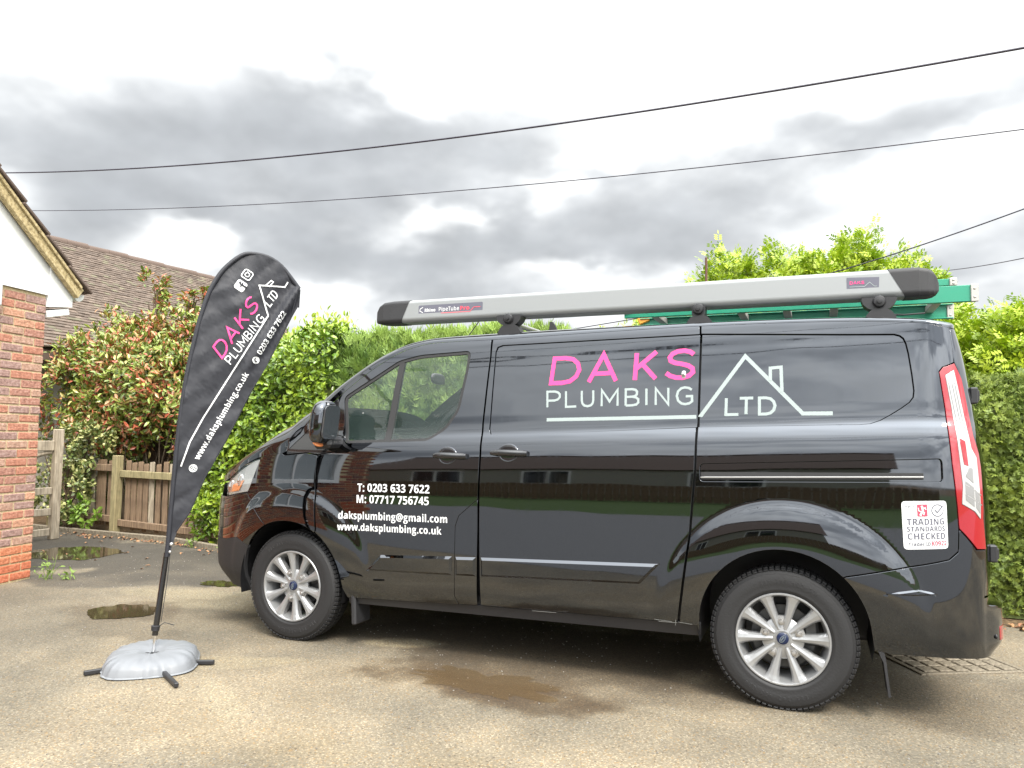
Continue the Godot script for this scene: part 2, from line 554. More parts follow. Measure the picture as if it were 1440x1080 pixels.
	mat("cable", lin(0.020, 0.016, 0.030), 0.6)
	mat("rust", lin(0.10, 0.045, 0.03), 0.8)
	mat("leaf", Color.WHITE, 0.42, 0.0, {"vertex_color_use_as_albedo": true, "backlight_enabled": true, "backlight": Color(0.45, 0.55, 0.2)})
	mat("leaf_gloss", Color.WHITE, 0.30, 0.0, {"vertex_color_use_as_albedo": true, "backlight_enabled": true, "backlight": Color(0.35, 0.42, 0.15)})
	mat("needle", Color.WHITE, 0.6, 0.0, {"vertex_color_use_as_albedo": true, "backlight_enabled": true, "backlight": Color(0.35, 0.4, 0.15)})
	mat("hedge_core", lin(0.10, 0.125, 0.035), 0.95)
	mat("twig", lin(0.10, 0.075, 0.05), 0.9)
	mat("bark", Color.WHITE, 0.9, 0.0, {"albedo_texture": wood_tex(Color(0.20, 0.15, 0.11), Color(0.40, 0.33, 0.26), 12), "uv1_triplanar": true, "uv1_scale": Vector3(3, 1, 3)})
	mat("soil", Color.WHITE, 0.95, 0.0, {"albedo_texture": noise_tex(512, 0.03, [Color(0.20, 0.15, 0.10), Color(0.38, 0.30, 0.20), Color(0.45, 0.38, 0.27)], 50, 5), "uv1_triplanar": true, "uv1_world_triplanar": true, "uv1_scale": Vector3(1, 1, 1), "heightmap_enabled": true, "heightmap_texture": noise_tex(512, 0.05, [Color.BLACK, Color.WHITE], 51, 5), "heightmap_scale": 1.5})
	mat("grass_ground", Color.WHITE, 0.95, 0.0, {"albedo_texture": noise_tex(512, 0.05, [Color(0.16, 0.24, 0.07), Color(0.28, 0.36, 0.12)], 52, 5), "uv1_triplanar": true, "uv1_world_triplanar": true, "uv1_scale": Vector3(0.7, 0.7, 0.7)})
	mat("concrete", Color.WHITE, 0.9, 0.0, {"albedo_texture": noise_tex(256, 0.04, [Color(0.36, 0.33, 0.28), Color(0.56, 0.52, 0.45)], 54, 5), "uv1_triplanar": true, "uv1_world_triplanar": true, "uv1_scale": Vector3(2, 2, 2)})
	mat("muddy_water", lin(0.040, 0.031, 0.017), 0.05, 0.0, {"metallic_specular": 0.5})
	mat("cast_iron", Color.WHITE, 0.75, 0.3, {"albedo_texture": noise_tex(256, 0.06, [Color(0.36, 0.33, 0.28), Color(0.56, 0.52, 0.45)], 57, 5), "uv1_triplanar": true, "uv1_scale": Vector3(3, 3, 3)})
	mat("dry_leaf", Color.WHITE, 0.8, 0.0, {"vertex_color_use_as_albedo": true})

func streak_tex() -> ImageTexture:   # rain streaks and road film: how dull the paint is
	var f := FastNoiseLite.new()
	f.seed = 91
	f.frequency = 0.03
	f.fractal_octaves = 5
	var o := PackedByteArray()
	o.resize(256 * 256)
	for y in 256:
		for x in 256:
			var t := 0.16 + 0.55 * maxf(0.0, f.get_noise_2d(x * 3.0, y * 0.30)) + 0.5 * maxf(0.0, f.get_noise_2d(x * 1.3 + 500.0, y * 1.3) - 0.1)
			o[y * 256 + x] = int(clampf(t, 0.05, 1.0) * 255)
	return ImageTexture.create_from_image(Image.create_from_data(256, 256, false, Image.FORMAT_L8, o))

func wood_tex(a: Color, b: Color, seed_: int) -> ImageTexture:
	var key := "wood%s%s%d" % [a, b, seed_]
	if M.has(key):
		return M[key]
	var f := FastNoiseLite.new()
	f.seed = seed_
	f.frequency = 0.02
	f.fractal_octaves = 4
	var o := PackedByteArray()
	o.resize(128 * 256 * 3)
	for y in 256:
		for x in 128:
			var t := 0.5 + 0.5 * f.get_noise_2d(x * 7.0, y * 0.45) + 0.25 * f.get_noise_2d(x * 1.5 + 300.0, y * 1.2)
			t = clampf(t, 0, 1)
			var c := a.lerp(b, t)
			var i := (y * 128 + x) * 3
			o[i] = int(c.r * 255)
			o[i + 1] = int(c.g * 255)
			o[i + 2] = int(c.b * 255)
	M[key] = ImageTexture.create_from_image(Image.create_from_data(128, 256, false, Image.FORMAT_RGB8, o))
	return M[key]

# ---------------------------------------------------------------- ground
func gravel_images() -> Array:
	var k := 1024
	var col := PackedByteArray()
	col.resize(k * k * 3)
	var hgt := PackedByteArray()
	hgt.resize(k * k)
	var f := FastNoiseLite.new()
	f.seed = 61
	f.frequency = 0.08
	f.fractal_octaves = 3
	var base := f.get_seamless_image(k, k)
	base.convert(Image.FORMAT_L8)
	var bd := base.get_data()
	for i in k * k:
		var t := bd[i] / 255.0
		var c := 150.0 + 50.0 * t
		col[i * 3] = int(c)
		col[i * 3 + 1] = int(c * 0.97)
		col[i * 3 + 2] = int(c * 0.905)
		hgt[i] = int(40 + 50 * t)
	var r := RandomNumberGenerator.new()
	r.seed = 62
	for s in 34000:
		var x0 := r.randi_range(0, k - 1)
		var y0 := r.randi_range(0, k - 1)
		var a := r.randf_range(0.9, 3.3)
		var b := a * r.randf_range(0.55, 1.0)
		var w := r.randf()
		var c := Color(0.80, 0.765, 0.69).lerp(Color(0.89, 0.87, 0.82), r.randf())
		if w < 0.30:
			c = Color(0.60, 0.565, 0.50).lerp(Color(0.70, 0.65, 0.56), r.randf())
		elif w < 0.42:
			c = Color(0.78, 0.68, 0.53)
		elif w < 0.50:
			c = Color(0.50, 0.47, 0.43)
		var top := r.randf_range(120, 255)
		var cs := cos(w * 40.0)
		var sn := sin(w * 40.0)
		var e := int(ceil(a))
		for dy in range(-e, e + 1):
			for dx in range(-e, e + 1):
				var u := (dx * cs + dy * sn) / a
				var v := (dy * cs - dx * sn) / b
				var q := u * u + v * v
				if q < 1.0:
					var i := posmod(y0 + dy, k) * k + posmod(x0 + dx, k)
					col[i * 3] = int(c.r * 255)
					col[i * 3 + 1] = int(c.g * 255)
					col[i * 3 + 2] = int(c.b * 255)
					hgt[i] = int(top * (1.0 - 0.5 * q))
	return [Image.create_from_data(k, k, false, Image.FORMAT_RGB8, col), Image.create_from_data(k, k, false, Image.FORMAT_L8, hgt)]

# worn, stained, darker and washed-out patches of the tarmac: centre x, z, half sizes, turn, strength, colour
func drive_patches() -> ImageTexture:
	var w := 1280
	var h := 640
	var x0 := -14.0
	var z0 := -3.2
	var px := 20.0 / w
	var fine := FastNoiseLite.new()
	fine.seed = 71
	fine.frequency = 1.6
	fine.fractal_octaves = 5
	var wide := FastNoiseLite.new()
	wide.seed = 72
	wide.frequency = 0.45
	wide.fractal_octaves = 4
	var spots := [
		[-1.48, 0.17, 0.66, 0.36, -0.12, 0.80, Color(0.50, 0.425, 0.32)],    # brown silty hollow in front of the door
		[-1.42, 0.20, 0.44, 0.22, -0.1, 0.35, Color(0.42, 0.33, 0.22)],
		[-1.6, -0.55, 1.5, 0.55, 0.0, 0.75, Color(0.50, 0.46, 0.40)],         # darker strip where the van stands
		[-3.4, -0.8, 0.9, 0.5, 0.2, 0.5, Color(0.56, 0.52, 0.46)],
		[-2.30, -0.27, 0.27, 0.12, 0.3, 0.95, Color(1.0, 0.98, 0.90)],      # pale scoured patch
		[-3.0, 0.5, 0.5, 0.10, 0.5, 0.6, Color(0.98, 0.95, 0.86)],
		[-3.6, -0.7, 1.0, 0.16, 0.25, 0.7, Color(0.98, 0.96, 0.88)],
		[-4.4, -0.85, 0.9, 0.18, 0.2, 0.65, Color(0.95, 0.93, 0.85)],
		[-4.5, -0.15, 0.42, 0.30, 0.0, 0.6, Color(0.62, 0.57, 0.50)],
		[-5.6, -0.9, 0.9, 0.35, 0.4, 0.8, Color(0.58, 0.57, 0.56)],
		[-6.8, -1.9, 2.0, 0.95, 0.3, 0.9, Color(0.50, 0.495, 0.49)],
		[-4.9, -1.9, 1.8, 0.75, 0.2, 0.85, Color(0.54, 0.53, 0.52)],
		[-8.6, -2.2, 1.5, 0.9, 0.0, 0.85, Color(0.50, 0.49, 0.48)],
		[-4.2, 0.15, 0.7, 0.22, -0.2, 0.55, Color(0.66, 0.64, 0.60)],
		[-2.9, -0.45, 0.7, 0.22, 0.1, 0.6, Color(0.60, 0.58, 0.54)],
		[-1.0, -0.02, 0.9, 0.20, 0.0, 0.5, Color(0.68, 0.64, 0.58)],
		[-0.3, 1.6, 1.6, 0.35, -0.25, 0.30, Color(0.96, 0.89, 0.75)],
		[-1.6, 1.5, 1.2, 0.25, -0.35, 0.15, Color(0.95, 0.88, 0.75)],
		[1.0, -0.6, 0.9, 0.5, 0.0, 0.45, Color(0.66, 0.62, 0.56)],
		[-2.55, 0.95, 0.35, 0.07, -0.6, 0.5, Color(0.97, 0.95, 0.88)]]
	var d := PackedByteArray()
	d.resize(w * h * 3)
	for y in h:
		var z := z0 + (y + 0.5) * px
		for x in w:
			var wx := x0 + (x + 0.5) * px
			var a := fine.get_noise_2d(wx, z)
			var b := wide.get_noise_2d(wx, z)
			var c := Color(0.90, 0.87, 0.81)
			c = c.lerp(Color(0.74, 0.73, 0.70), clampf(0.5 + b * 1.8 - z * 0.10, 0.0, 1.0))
			if z < 3.0:
				for p in spots:
					var dx: float = wx - p[0]
					var dz: float = z - p[1]
					if absf(dx) < p[2] * 1.6 and absf(dz) < p[2] * 1.6:
						var cs := cos(p[4])
						var sn := sin(p[4])
						var u: float = (dx * cs - dz * sn) / p[2]
						var v: float = (dx * sn + dz * cs) / p[3]
						var q := sqrt(u * u + v * v) + a * 0.55 + b * 0.35
						if q < 1.25:
							c = c.lerp(p[6], p[5] * (1.0 - ss(0.70, 1.2, q)))
			c = c * (1.0 + a * 0.10)
			var i := (y * w + x) * 3
			d[i] = int(clampf(c.r, 0, 1) * 255)
			d[i + 1] = int(clampf(c.g, 0, 1) * 255)
			d[i + 2] = int(clampf(c.b, 0, 1) * 255)
	return ImageTexture.create_from_image(Image.create_from_data(w, h, false, Image.FORMAT_RGB8, d))

func sheet(poly: PackedVector2Array, y: float) -> MB:   # x, z outline
	var mb := MB.new()
	var ids := Geometry2D.triangulate_polygon(poly)
	for i in range(0, ids.size(), 3):
		var p := []
		for k in 3:
			p.append(Vector3(poly[ids[i + k]].x, y, poly[ids[i + k]].y))
		var area := (poly[ids[i + 1]] - poly[ids[i]]).cross(poly[ids[i + 2]] - poly[ids[i]])
		if absf(area) > 1e-10:
			mb.tri(p[0], p[1], p[2], Vector3.UP, Vector3.UP, Vector3.UP)
	return mb

func uneven_ring(c: Vector2, rx: float, rz: float, seed_: int, rough := 0.25, k := 64) -> PackedVector2Array:
	var f := FastNoiseLite.new()
	f.seed = seed_
	f.frequency = 0.9
	f.fractal_octaves = 4
	var o := PackedVector2Array()
	for i in k:
		var a := TAU * i / k
		var q := 1.0 + rough * 2.0 * f.get_noise_2d(cos(a) * 1.6, sin(a) * 1.6)
		o.append(c + Vector2(cos(a) * rx, sin(a) * rz) * q)
	return o

func build_ground() -> void:
	structure("ground", sheet(pv([-200, -200, 200, -200, 200, 200, -200, 200]), -0.008).mesh(), M["soil"])
	# the drive: fine grain on uv, patches on uv2
	var g := gravel_images()
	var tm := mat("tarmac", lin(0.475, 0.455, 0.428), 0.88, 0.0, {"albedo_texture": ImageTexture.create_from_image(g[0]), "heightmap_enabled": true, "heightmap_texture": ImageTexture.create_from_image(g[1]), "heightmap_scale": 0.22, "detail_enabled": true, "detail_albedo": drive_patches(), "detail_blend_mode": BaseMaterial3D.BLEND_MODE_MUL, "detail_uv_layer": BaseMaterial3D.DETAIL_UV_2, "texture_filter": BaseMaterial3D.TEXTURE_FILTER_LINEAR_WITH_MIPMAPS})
	var edge := pv([-14, -3.0, -9.1, -2.92, -7.0, -2.86, -6.0, -2.60, -4.5, -2.62, 1.2, -2.45, 6.0, -2.4, 6.0, 6.8, -14, 6.8])
	var mb := sheet(edge, 0.0)
	for p in mb.v:
		mb.uv.append(Vector2(p.x, p.z) / 1.7)
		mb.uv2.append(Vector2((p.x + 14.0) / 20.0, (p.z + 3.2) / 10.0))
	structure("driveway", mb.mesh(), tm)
	# standing water
	var pools := [["puddle", Vector2(-4.50, -0.14), 0.25, 0.22, 4, 0.12], ["puddle", Vector2(-7.20, -1.80), 0.52, 0.42, 5, 0.13], ["puddle", Vector2(-4.62, -1.22), 0.2, 0.11, 8, 0.2]]
	for q in pools:
		structure(q[0], sheet(uneven_ring(q[1], q[2], q[3], q[4], q[5]), 0.004).mesh(), M["muddy_water"])
	mat("silty_water", Color(0.47, 0.38, 0.25, 0.22), 0.05, 0.0, {"transparency": BaseMaterial3D.TRANSPARENCY_ALPHA})
	structure("puddle", sheet(uneven_ring(Vector2(-1.50, 0.20), 0.40, 0.17, 12, 0.40, 140), 0.004).mesh(), M["silty_water"])
	# loose grit lying on the drive
	var gm := MB.new()
	blob(gm, T(Vector3.ZERO), Vector3(0.5, 0.32, 0.42), 2.6, 6, 4)
	var gx := []
	var gc := []
	for i in 5200:
		var p := Vector3(rng.randf_range(-7.5, 1.9), 0.001, 0)
		p.z = rng.randf_range(-2.4, 1.8)
		if lump.get_noise_2d(p.x * 1.5, p.z * 1.5) + rng.randf_range(-0.3, 0.3) < 0.0:
			continue
		gx.append(Transform3D(Basis.from_euler(Vector3(0, rng.randf() * TAU, 0)).scaled(Vector3.ONE * rng.randf_range(0.004, 0.011)), p))
		gc.append(Color(0.20, 0.18, 0.15).lerp(Color(0.36, 0.34, 0.31), rng.randf()))
	var grit := mass("loose_grit", null, gm.mesh(), M["roof_tile"], gx, gc)
	tag(grit, "loose pale grit scattered over the tarmac drive", "grit")
	# kerb of old concrete edgings below the fence and the hedges
	var k := thing("kerb", "low weathered concrete edging at the foot of the picket fence", "kerb")
	k.set_meta("kind", "structure")
	var line := [Vector2(-9.6, -2.93), Vector2(-8.7, -2.90), Vector2(-7.8, -2.88), Vector2(-6.95, -2.86), Vector2(-6.0, -2.60), Vector2(-5.2, -2.60), Vector2(-4.4, -2.62)]
	for i in line.size() - 1:
		var a: Vector2 = line[i]
		var b: Vector2 = line[i + 1]
		var m := MB.new()
		box(m, T(Vector3.ZERO), Vector3(a.distance_to(b) - 0.008, 0.13, 0.05), 0.008)
		put("edging", m.mesh(), M["concrete"], k, T(Vector3((a.x + b.x) / 2, 0.0, (a.y + b.y) / 2), 0.0, -(b - a).angle(), rng.randf_range(-0.01, 0.01)))
	# the road behind the photographer
	var rd := mat("road_asphalt", lin(0.54, 0.54, 0.55), 0.9, 0.0, {"albedo_texture": noise_tex(512, 0.09, [Color(0.40, 0.40, 0.41), Color(0.55, 0.55, 0.55), Color(0.62, 0.61, 0.60)], 58, 5), "uv1_triplanar": true, "uv1_world_triplanar": true, "uv1_scale": Vector3(0.9, 0.9, 0.9)})
	structure("road", sheet(pv([-40, 3.0, -6, 2.7, -2, 2.1, 0, 1.9, 6, 1.9, 40, 2.4, 40, 9.2, 6, 7.3, -3, 6.4, -8, 6.7, -40, 7.3]), 0.003).mesh(), rd)
	# grass across the drive, behind the photographer
	structure("lawn", sheet(pv([-40, 7.2, -8, 6.6, -3, 6.3, 2, 6.5, 6, 7.2, 40, 9, 40, 40, -40, 40]), 0.004).mesh(), M["grass_ground"])

# ---------------------------------------------------------------- the brick house at the left
func build_brick_house() -> void:
	var d := Vector3(-0.20, 0, -0.98).normalized()
	var xf := Transform3D(Basis(d, Vector3.UP, d.cross(Vector3.UP)), Vector3(-6.28, 0, -0.69))
	var h := thing("brick_house", "red brick house end with white boarded gable and yellowed bargeboard", "house", xf)
	var top := 2.52
	var windows := [[-2.3, -1.0, 0.95, 2.15], [-4.6, -3.1, 0.95, 2.15]]
	var mb := MB.new()
	box(mb, T(Vector3(-2.6, top / 2, -3.998)), Vector3(5.18, top, 8.0))
	var wall := put("wall", mb.mesh(), M["mortar"], h)
	# brickwork, 75 mm courses; the near end brick by brick, the rest of the face as one mass
	var bm := []
	for i in 3:
		var m := MB.new()
		var e: float = [0.004, 0.006, 0.008][i]
		box(m, T(Vector3(0, 0, 0), 0.0, 0.0, [0.0, 0.006, -0.007][i]), Vector3(0.213, 0.064, 0.10), e)
		bm.append(m.mesh())
	var half := MB.new()
	box(half, T(Vector3.ZERO), Vector3(0.101, 0.064, 0.10), 0.006)
	var hm := half.mesh()
	var far_x := []
	var far_c := []
	var half_x := []
	var half_c := []
	for row in 33:
		var y := 0.045 + row * 0.0755
		# stretcher bond with the corner alternating
		var x := -0.008 if row % 2 == 0 else -0.006
		var first := row % 2 == 1
		while x > -5.1:
			var l := 0.101 if first else 0.213
			var c := x - l / 2
			var clear := true
			for w in windows:
				if c + l / 2 > w[0] and c - l / 2 < w[1] and y > w[2] - 0.03 and y < w[3] + 0.03:
					clear = false
			if clear:
				var jut := rng.randf_range(-0.002, 0.003)
				var at := T(Vector3(c, y, -0.052 + 0.012 + jut), rng.randf_range(-0.01, 0.01), rng.randf_range(-0.006, 0.006), rng.randf_range(-0.005, 0.005))
				var pick: int = [0, 1, 2, 3, 4, 0, 1, 4, 3, 2][rng.randi_range(0, 9)]
				if row < 4:
					pick = 5 + rng.randi_range(0, 1)
				if x > -0.85:
					put("brick", hm if first else bm[rng.randi_range(0, 2)], M["brick_%d" % pick], wall, at)
				else:
					var tone := [Color(0.25, 0.075, 0.045), Color(0.20, 0.07, 0.05), Color(0.29, 0.10, 0.055), Color(0.15, 0.07, 0.06), Color(0.20, 0.10, 0.07), Color(0.30, 0.07, 0.03), Color(0.32, 0.08, 0.035)][pick] as Color
					if first:
						half_x.append(at); half_c.append(tone)
					else:
						far_x.append(at); far_c.append(tone)
			x -= l + 0.0105
			first = false
	mass("brickwork", wall, bm[1], M["brick_mass"], far_x, far_c)
	mass("half_bricks", wall, hm, M["brick_mass"], half_x, half_c)
	for w in windows:
		var win := MB.new()
		box(win, T(Vector3((w[0] + w[1]) / 2, (w[2] + w[3]) / 2, 0.0)), Vector3(w[1] - w[0] - 0.02, w[3] - w[2] - 0.02, 0.03))
		var g := put("window", win.mesh(), M["window_net"], h)
		for k in 4:
			var f := MB.new()
			if k < 2:
				box(f, T(Vector3((w[0] + w[1]) / 2, [w[2], w[3]][k], 0.02)), Vector3(w[1] - w[0] + 0.08, 0.09, 0.09), 0.006)
			else:
				box(f, T(Vector3([w[0], w[1]][k - 2], (w[2] + w[3]) / 2, 0.021)), Vector3(0.088, w[3] - w[2] - 0.09, 0.088), 0.006)
			put("frame", f.mesh(), M["white_paint"], g)
		var f2 := MB.new()
		box(f2, T(Vector3((w[0] + w[1]) / 2, (w[2] + w[3]) / 2, 0.022)), Vector3(0.08, w[3] - w[2] - 0.09, 0.07), 0.006)
		put("mullion", f2.mesh(), M["white_paint"], g)
	# gable above, white boarded
	var slope := 0.79
	var eave_y := 2.67 - 0.30 * slope * 0.0
	var yr := func(x: float) -> float: return 2.67 + (0.303 - x) * slope if x > -2.6 else 2.67 + (0.303 + 5.2 + x) * slope
	var gab := MB.new()
	prism(gab, Transform3D(), pv([-5.2, top + 0.004, 0.0, top + 0.004, 0.0, yr.call(0.0) - 0.13, -2.6, yr.call(-2.6) - 0.13, -5.2, yr.call(-5.2) - 0.13]), -0.05, 0.026)
	put("gable_board", gab.mesh(), M["white_paint"], h)
	var barge := MB.new()
	var ang := atan(slope)
	var ends := [Vector2(0.30, yr.call(0.30)), Vector2(-2.6, yr.call(-2.6))]
	var lb: float = ends[0].distance_to(ends[1])
	box(barge, T(Vector3((ends[0].x + ends[1].x) / 2, (ends[0].y + ends[1].y) / 2 - 0.085, 0.075), 0, 0, -ang), Vector3(lb, 0.115, 0.05), 0.006)
	put("bargeboard", barge.mesh(), M["barge_wood"], h)
	var cap := MB.new()
	box(cap, T(Vector3((ends[0].x + ends[1].x) / 2 - 0.005, (ends[0].y + ends[1].y) / 2 - 0.035, 0.06), 0, 0, -ang), Vector3(lb - 0.02, 0.03, 0.12), 0.004)
	put("verge_strip", cap.mesh(), M["barge_wood"], h)
	# roof slab and the tiles that show along the verge
	var roof := MB.new()
	prism(roof, T(Vector3(0, 0, 0)), pv([0.30, yr.call(0.30) - 0.03, -2.6, yr.call(-2.6) - 0.03, -5.5, yr.call(-5.5) - 0.03, -5.5, yr.call(-5.5) - 0.12, -2.6, yr.call(-2.6) - 0.14, 0.30, yr.call(0.30) - 0.12]), -8.0, -0.003)
	var rf := put("roof", roof.mesh(), M["roof_brown"], h)
	for i in 11:
		var x := 0.26 - i * 0.27
		var t := MB.new()
		box(t, Transform3D(), Vector3(0.36, 0.028, 0.30), 0.006)
		var o := put("roof_tile", t.mesh(), M["roof_brown"], rf, T(Vector3(x, yr.call(x) + 0.012, -0.02 + rng.randf_range(-0.006, 0.008)), 0, 0, -ang + 0.07))
	# boxed eave, gutter
	var eb := MB.new()
	prism(eb, Transform3D(), pv([0.0, 2.42, 0.27, 2.46, 0.27, 2.60, 0.0, 2.84]), -0.14, 0.035)
	put("boxed_eave", eb.mesh(), M["white_paint"], h)
	var sf := MB.new()
	box(sf, T(Vector3(0.13, 2.385, -1.0), 0, 0, 0.25), Vector3(0.26, 0.06, 2.04), 0.004)
	put("soffit", sf.mesh(), M["white_paint"], h)
	var gu := MB.new()
	var gp := PackedVector2Array()
	for i in 11:
		gp.append(Vector2(cos(PI + PI * i / 10) * 0.07, sin(PI + PI * i / 10) * 0.07))
	for i in 11:
		gp.append(Vector2(cos(TAU - PI * i / 10) * 0.064, sin(TAU - PI * i / 10) * 0.064))
	prism(gu, T(Vector3(0.345, 2.60, 0)), gp, -8.0, 0.03)
	prism(gu, T(Vector3(0.345, 2.60, 0)), gp.slice(0, 11), 0.026, 0.032)
	put("gutter", gu.mesh(), M["white_paint"], h)
	var wl := MB.new()
	box(wl, T(Vector3(-0.565, 2.43, 0.045)), Vector3(0.07, 0.20, 0.07), 0.012)
	put("alarm_box", wl.mesh(), M["hi_vis_grey"], h)

# a plain house: walls, pitched roof, windows
func plain_house(called: String, label: String, xf: Transform3D, size: Vector3, rise: float, wall: Material, roofm: Material, wins: Array) -> Node3D:
	var h := thing(called, label, "house", xf)
	var mb := MB.new()
	prism(mb, Transform3D(Basis(Vector3.UP, PI / 2), Vector3.ZERO), pv([-size.z / 2, 0, size.z / 2, 0, size.z / 2, size.y, 0, size.y + rise - 0.05, -size.z / 2, size.y]), -size.x / 2, size.x / 2)
	put("wall", mb.mesh(), wall, h)
	var l := sqrt(size.z * size.z / 4 + rise * rise)
	var a := atan2(rise, size.z / 2)
	for s in [-1.0, 1.0]:
		var r := MB.new()
		box(r, T(Vector3(0, size.y + rise / 2 + 0.03, s * size.z / 4), s * a, 0, 0), Vector3(size.x + 0.5, 0.12, l + 0.35), 0.01)
		put("roof", r.mesh(), roofm, h)
	for w in wins:
		var m := MB.new()
		box(m, T(Vector3(w[0], w[1], -size.z / 2 - 0.01)), Vector3(w[2], w[3], 0.06))
		var g := put("window", m.mesh(), M["window_dark"], h)
		var f := MB.new()
		for k in [-1.0, 0.0, 1.0]:
			box(f, T(Vector3(w[0] + k * w[2] / 2, w[1], -size.z / 2 - 0.03)), Vector3(0.09, w[3] + 0.08, 0.09))
		for k in [-1.0, 1.0]:
			box(f, T(Vector3(w[0], w[1] + k * w[3] / 2, -size.z / 2 - 0.032)), Vector3(w[2] - 0.09, 0.088, 0.088))
		put("frame", f.mesh(), M["white_paint"], g)
	return h

func build_far_houses() -> void:
	# the tiled house behind the shrubs at the left: its roof slope faces the drive, the ridge runs away from us
	var h := thing("tiled_house", "house with long brown tiled roof behind the red-leaved shrub", "house", Transform3D(Basis(Vector3.UP, -0.06), Vector3(-13.45, 0, -7.2)))
	var wall := MB.new()
	prism(wall, Transform3D(), pv([-3.6, 0, 2.6, 0, 2.6, 2.7, 0, 4.75, -3.6, 2.6]), -3.2, 6.4)
	put("wall", wall.mesh(), M["cream_wall"], h)
	var ridge := Vector2(0.0, 5.0)
	var eave := Vector2(3.2, 2.55)
	var sl := (eave - ridge)
	var sheetm := MB.new()
	prism(sheetm, Transform3D(), PackedVector2Array([ridge - Vector2(0, 0.06), eave - Vector2(0, 0.06), eave - Vector2(0, 0.2), ridge - Vector2(0, 0.2)]), -3.4, 6.6)
	prism(sheetm, Transform3D(), PackedVector2Array([ridge - Vector2(0.02, 0.06), ridge + Vector2(-4.3, -2.6), ridge + Vector2(-4.3, -2.75), ridge - Vector2(0.02, 0.2)]), -3.4, 6.6)
	var rf := put("roof", sheetm.mesh(), M["roof_brown"], h)
	var tile := MB.new()
	box(tile, Transform3D(), Vector3(0.17, 0.030, 0.118), 0.004)
	var xs := []
	var cs := []
	var rows := int(sl.length() / 0.088)
	for i in rows:
		var p := ridge + sl * ((i + 0.5) / rows)
		for k in 82:
			var z := -3.35 + (k + (0.5 if i % 2 else 0.0)) * 0.122
			xs.append(T(Vector3(p.x, p.y + 0.02 + rng.randf_range(-0.004, 0.006), z), 0, 0, sl.angle() + 0.15 + rng.randf_range(-0.02, 0.02)))
			var c := Color(0.085, 0.060, 0.044).lerp(Color(0.125, 0.094, 0.072), rng.randf())
			if rng.randf() < 0.10:
				c = Color(0.125, 0.110, 0.070)
			cs.append(c * rng.randf_range(0.75, 1.15))
	mass("roof_tiles", rf, tile.mesh(), M["roof_tile"], xs, cs)
	for k in 22:
		var m := MB.new()
		lathe(m, T(Vector3.ZERO, PI / 2), [[0.0, -0.22], [0.11, -0.22], [0.10, 0.22], [0.0, 0.22]], 12)
		put("ridge_tile", m.mesh(), M["roof_brown"], rf, T(Vector3(0, 4.97 + rng.randf_range(-0.008, 0.008), -3.2 + k * 0.45)))
	# a distant house whose roof shows over the laurel
	plain_house("distant_house", "distant house whose pinkish roof just tops the laurel hedge", Transform3D(Basis(Vector3.UP, 0.3), Vector3(-22.6, 0, -36.5)), Vector3(9.5, 4.6, 7), 2.0, M["cream_wall"], M["roof_red"], [])

# ---------------------------------------------------------------- across the drive, behind the photographer: seen in the paint only
func build_opposite() -> void:
	plain_house("bungalow", "cream bungalow with brown roof mirrored in the van's sliding door", Transform3D(Basis(Vector3.UP, 0.05), Vector3(-6.5, 0, 22.0)), Vector3(17, 2.5, 8), 2.6, M["cream_wall"], M["roof_brown"], [[-5, 1.5, 1.8, 1.2], [-1, 1.5, 1.4, 1.2], [4.5, 1.5, 2.2, 1.2]])
	plain_house("neighbour_house", "brick house with brown roof mirrored in the van's front door", Transform3D(Basis(Vector3.UP, 0.5), Vector3(-19, 0, 14.0)), Vector3(8, 4.6, 7), 2.4, M["brick_1"], M["roof_brown"], [[-2, 1.4, 1.6, 1.2], [2, 1.4, 1.6, 1.2], [-2, 3.8, 1.6, 1.1], [2, 3.8, 1.6, 1.1]])
	var f := thing("garden_fence", "dark close-boarded garden fence mirrored in the van's sliding door", "fence", Transform3D(Basis(), Vector3(-4, 0, 11.0)))
	var b := MB.new()
	box(b, Transform3D(), Vector3(0.14, 0.95, 0.02), 0.003)
	var bm := b.mesh()
	for i in 110:
		put("board", bm, M["wood_brown"], f, T(Vector3(-8.5 + i * 0.155, 0.5 + rng.randf_range(-0.01, 0.01), 0)))
	for y in [0.25, 0.8]:
		var r := MB.new()
		box(r, T(Vector3(0, y, 0.05)), Vector3(17.2, 0.08, 0.05), 0.004)
		put("rail", r.mesh(), M["wood_brown"], f)

# ---------------------------------------------------------------- leaves
func leaf_mesh(l: float, w: float, fold: float, droop: float) -> ArrayMesh:
	var mb := MB.new()
	var rib := [Vector3.ZERO, Vector3(0, l * 0.38, 0.0), Vector3(0, l * 0.72, -droop * 0.5), Vector3(0, l, -droop)]
	var half := [0.0, w * 0.5, w * 0.40, 0.0]
	for s in [-1.0, 1.0]:
		var e := []
		for i in 4:
			e.append(rib[i] + Vector3(s * half[i], 0, fold * half[i]))
		for i in 3:
			mb.flat3(rib[i], e[i], e[i + 1], Vector3.BACK)
			mb.flat3(rib[i], e[i + 1], rib[i + 1], Vector3.BACK)
	return mb.mesh()

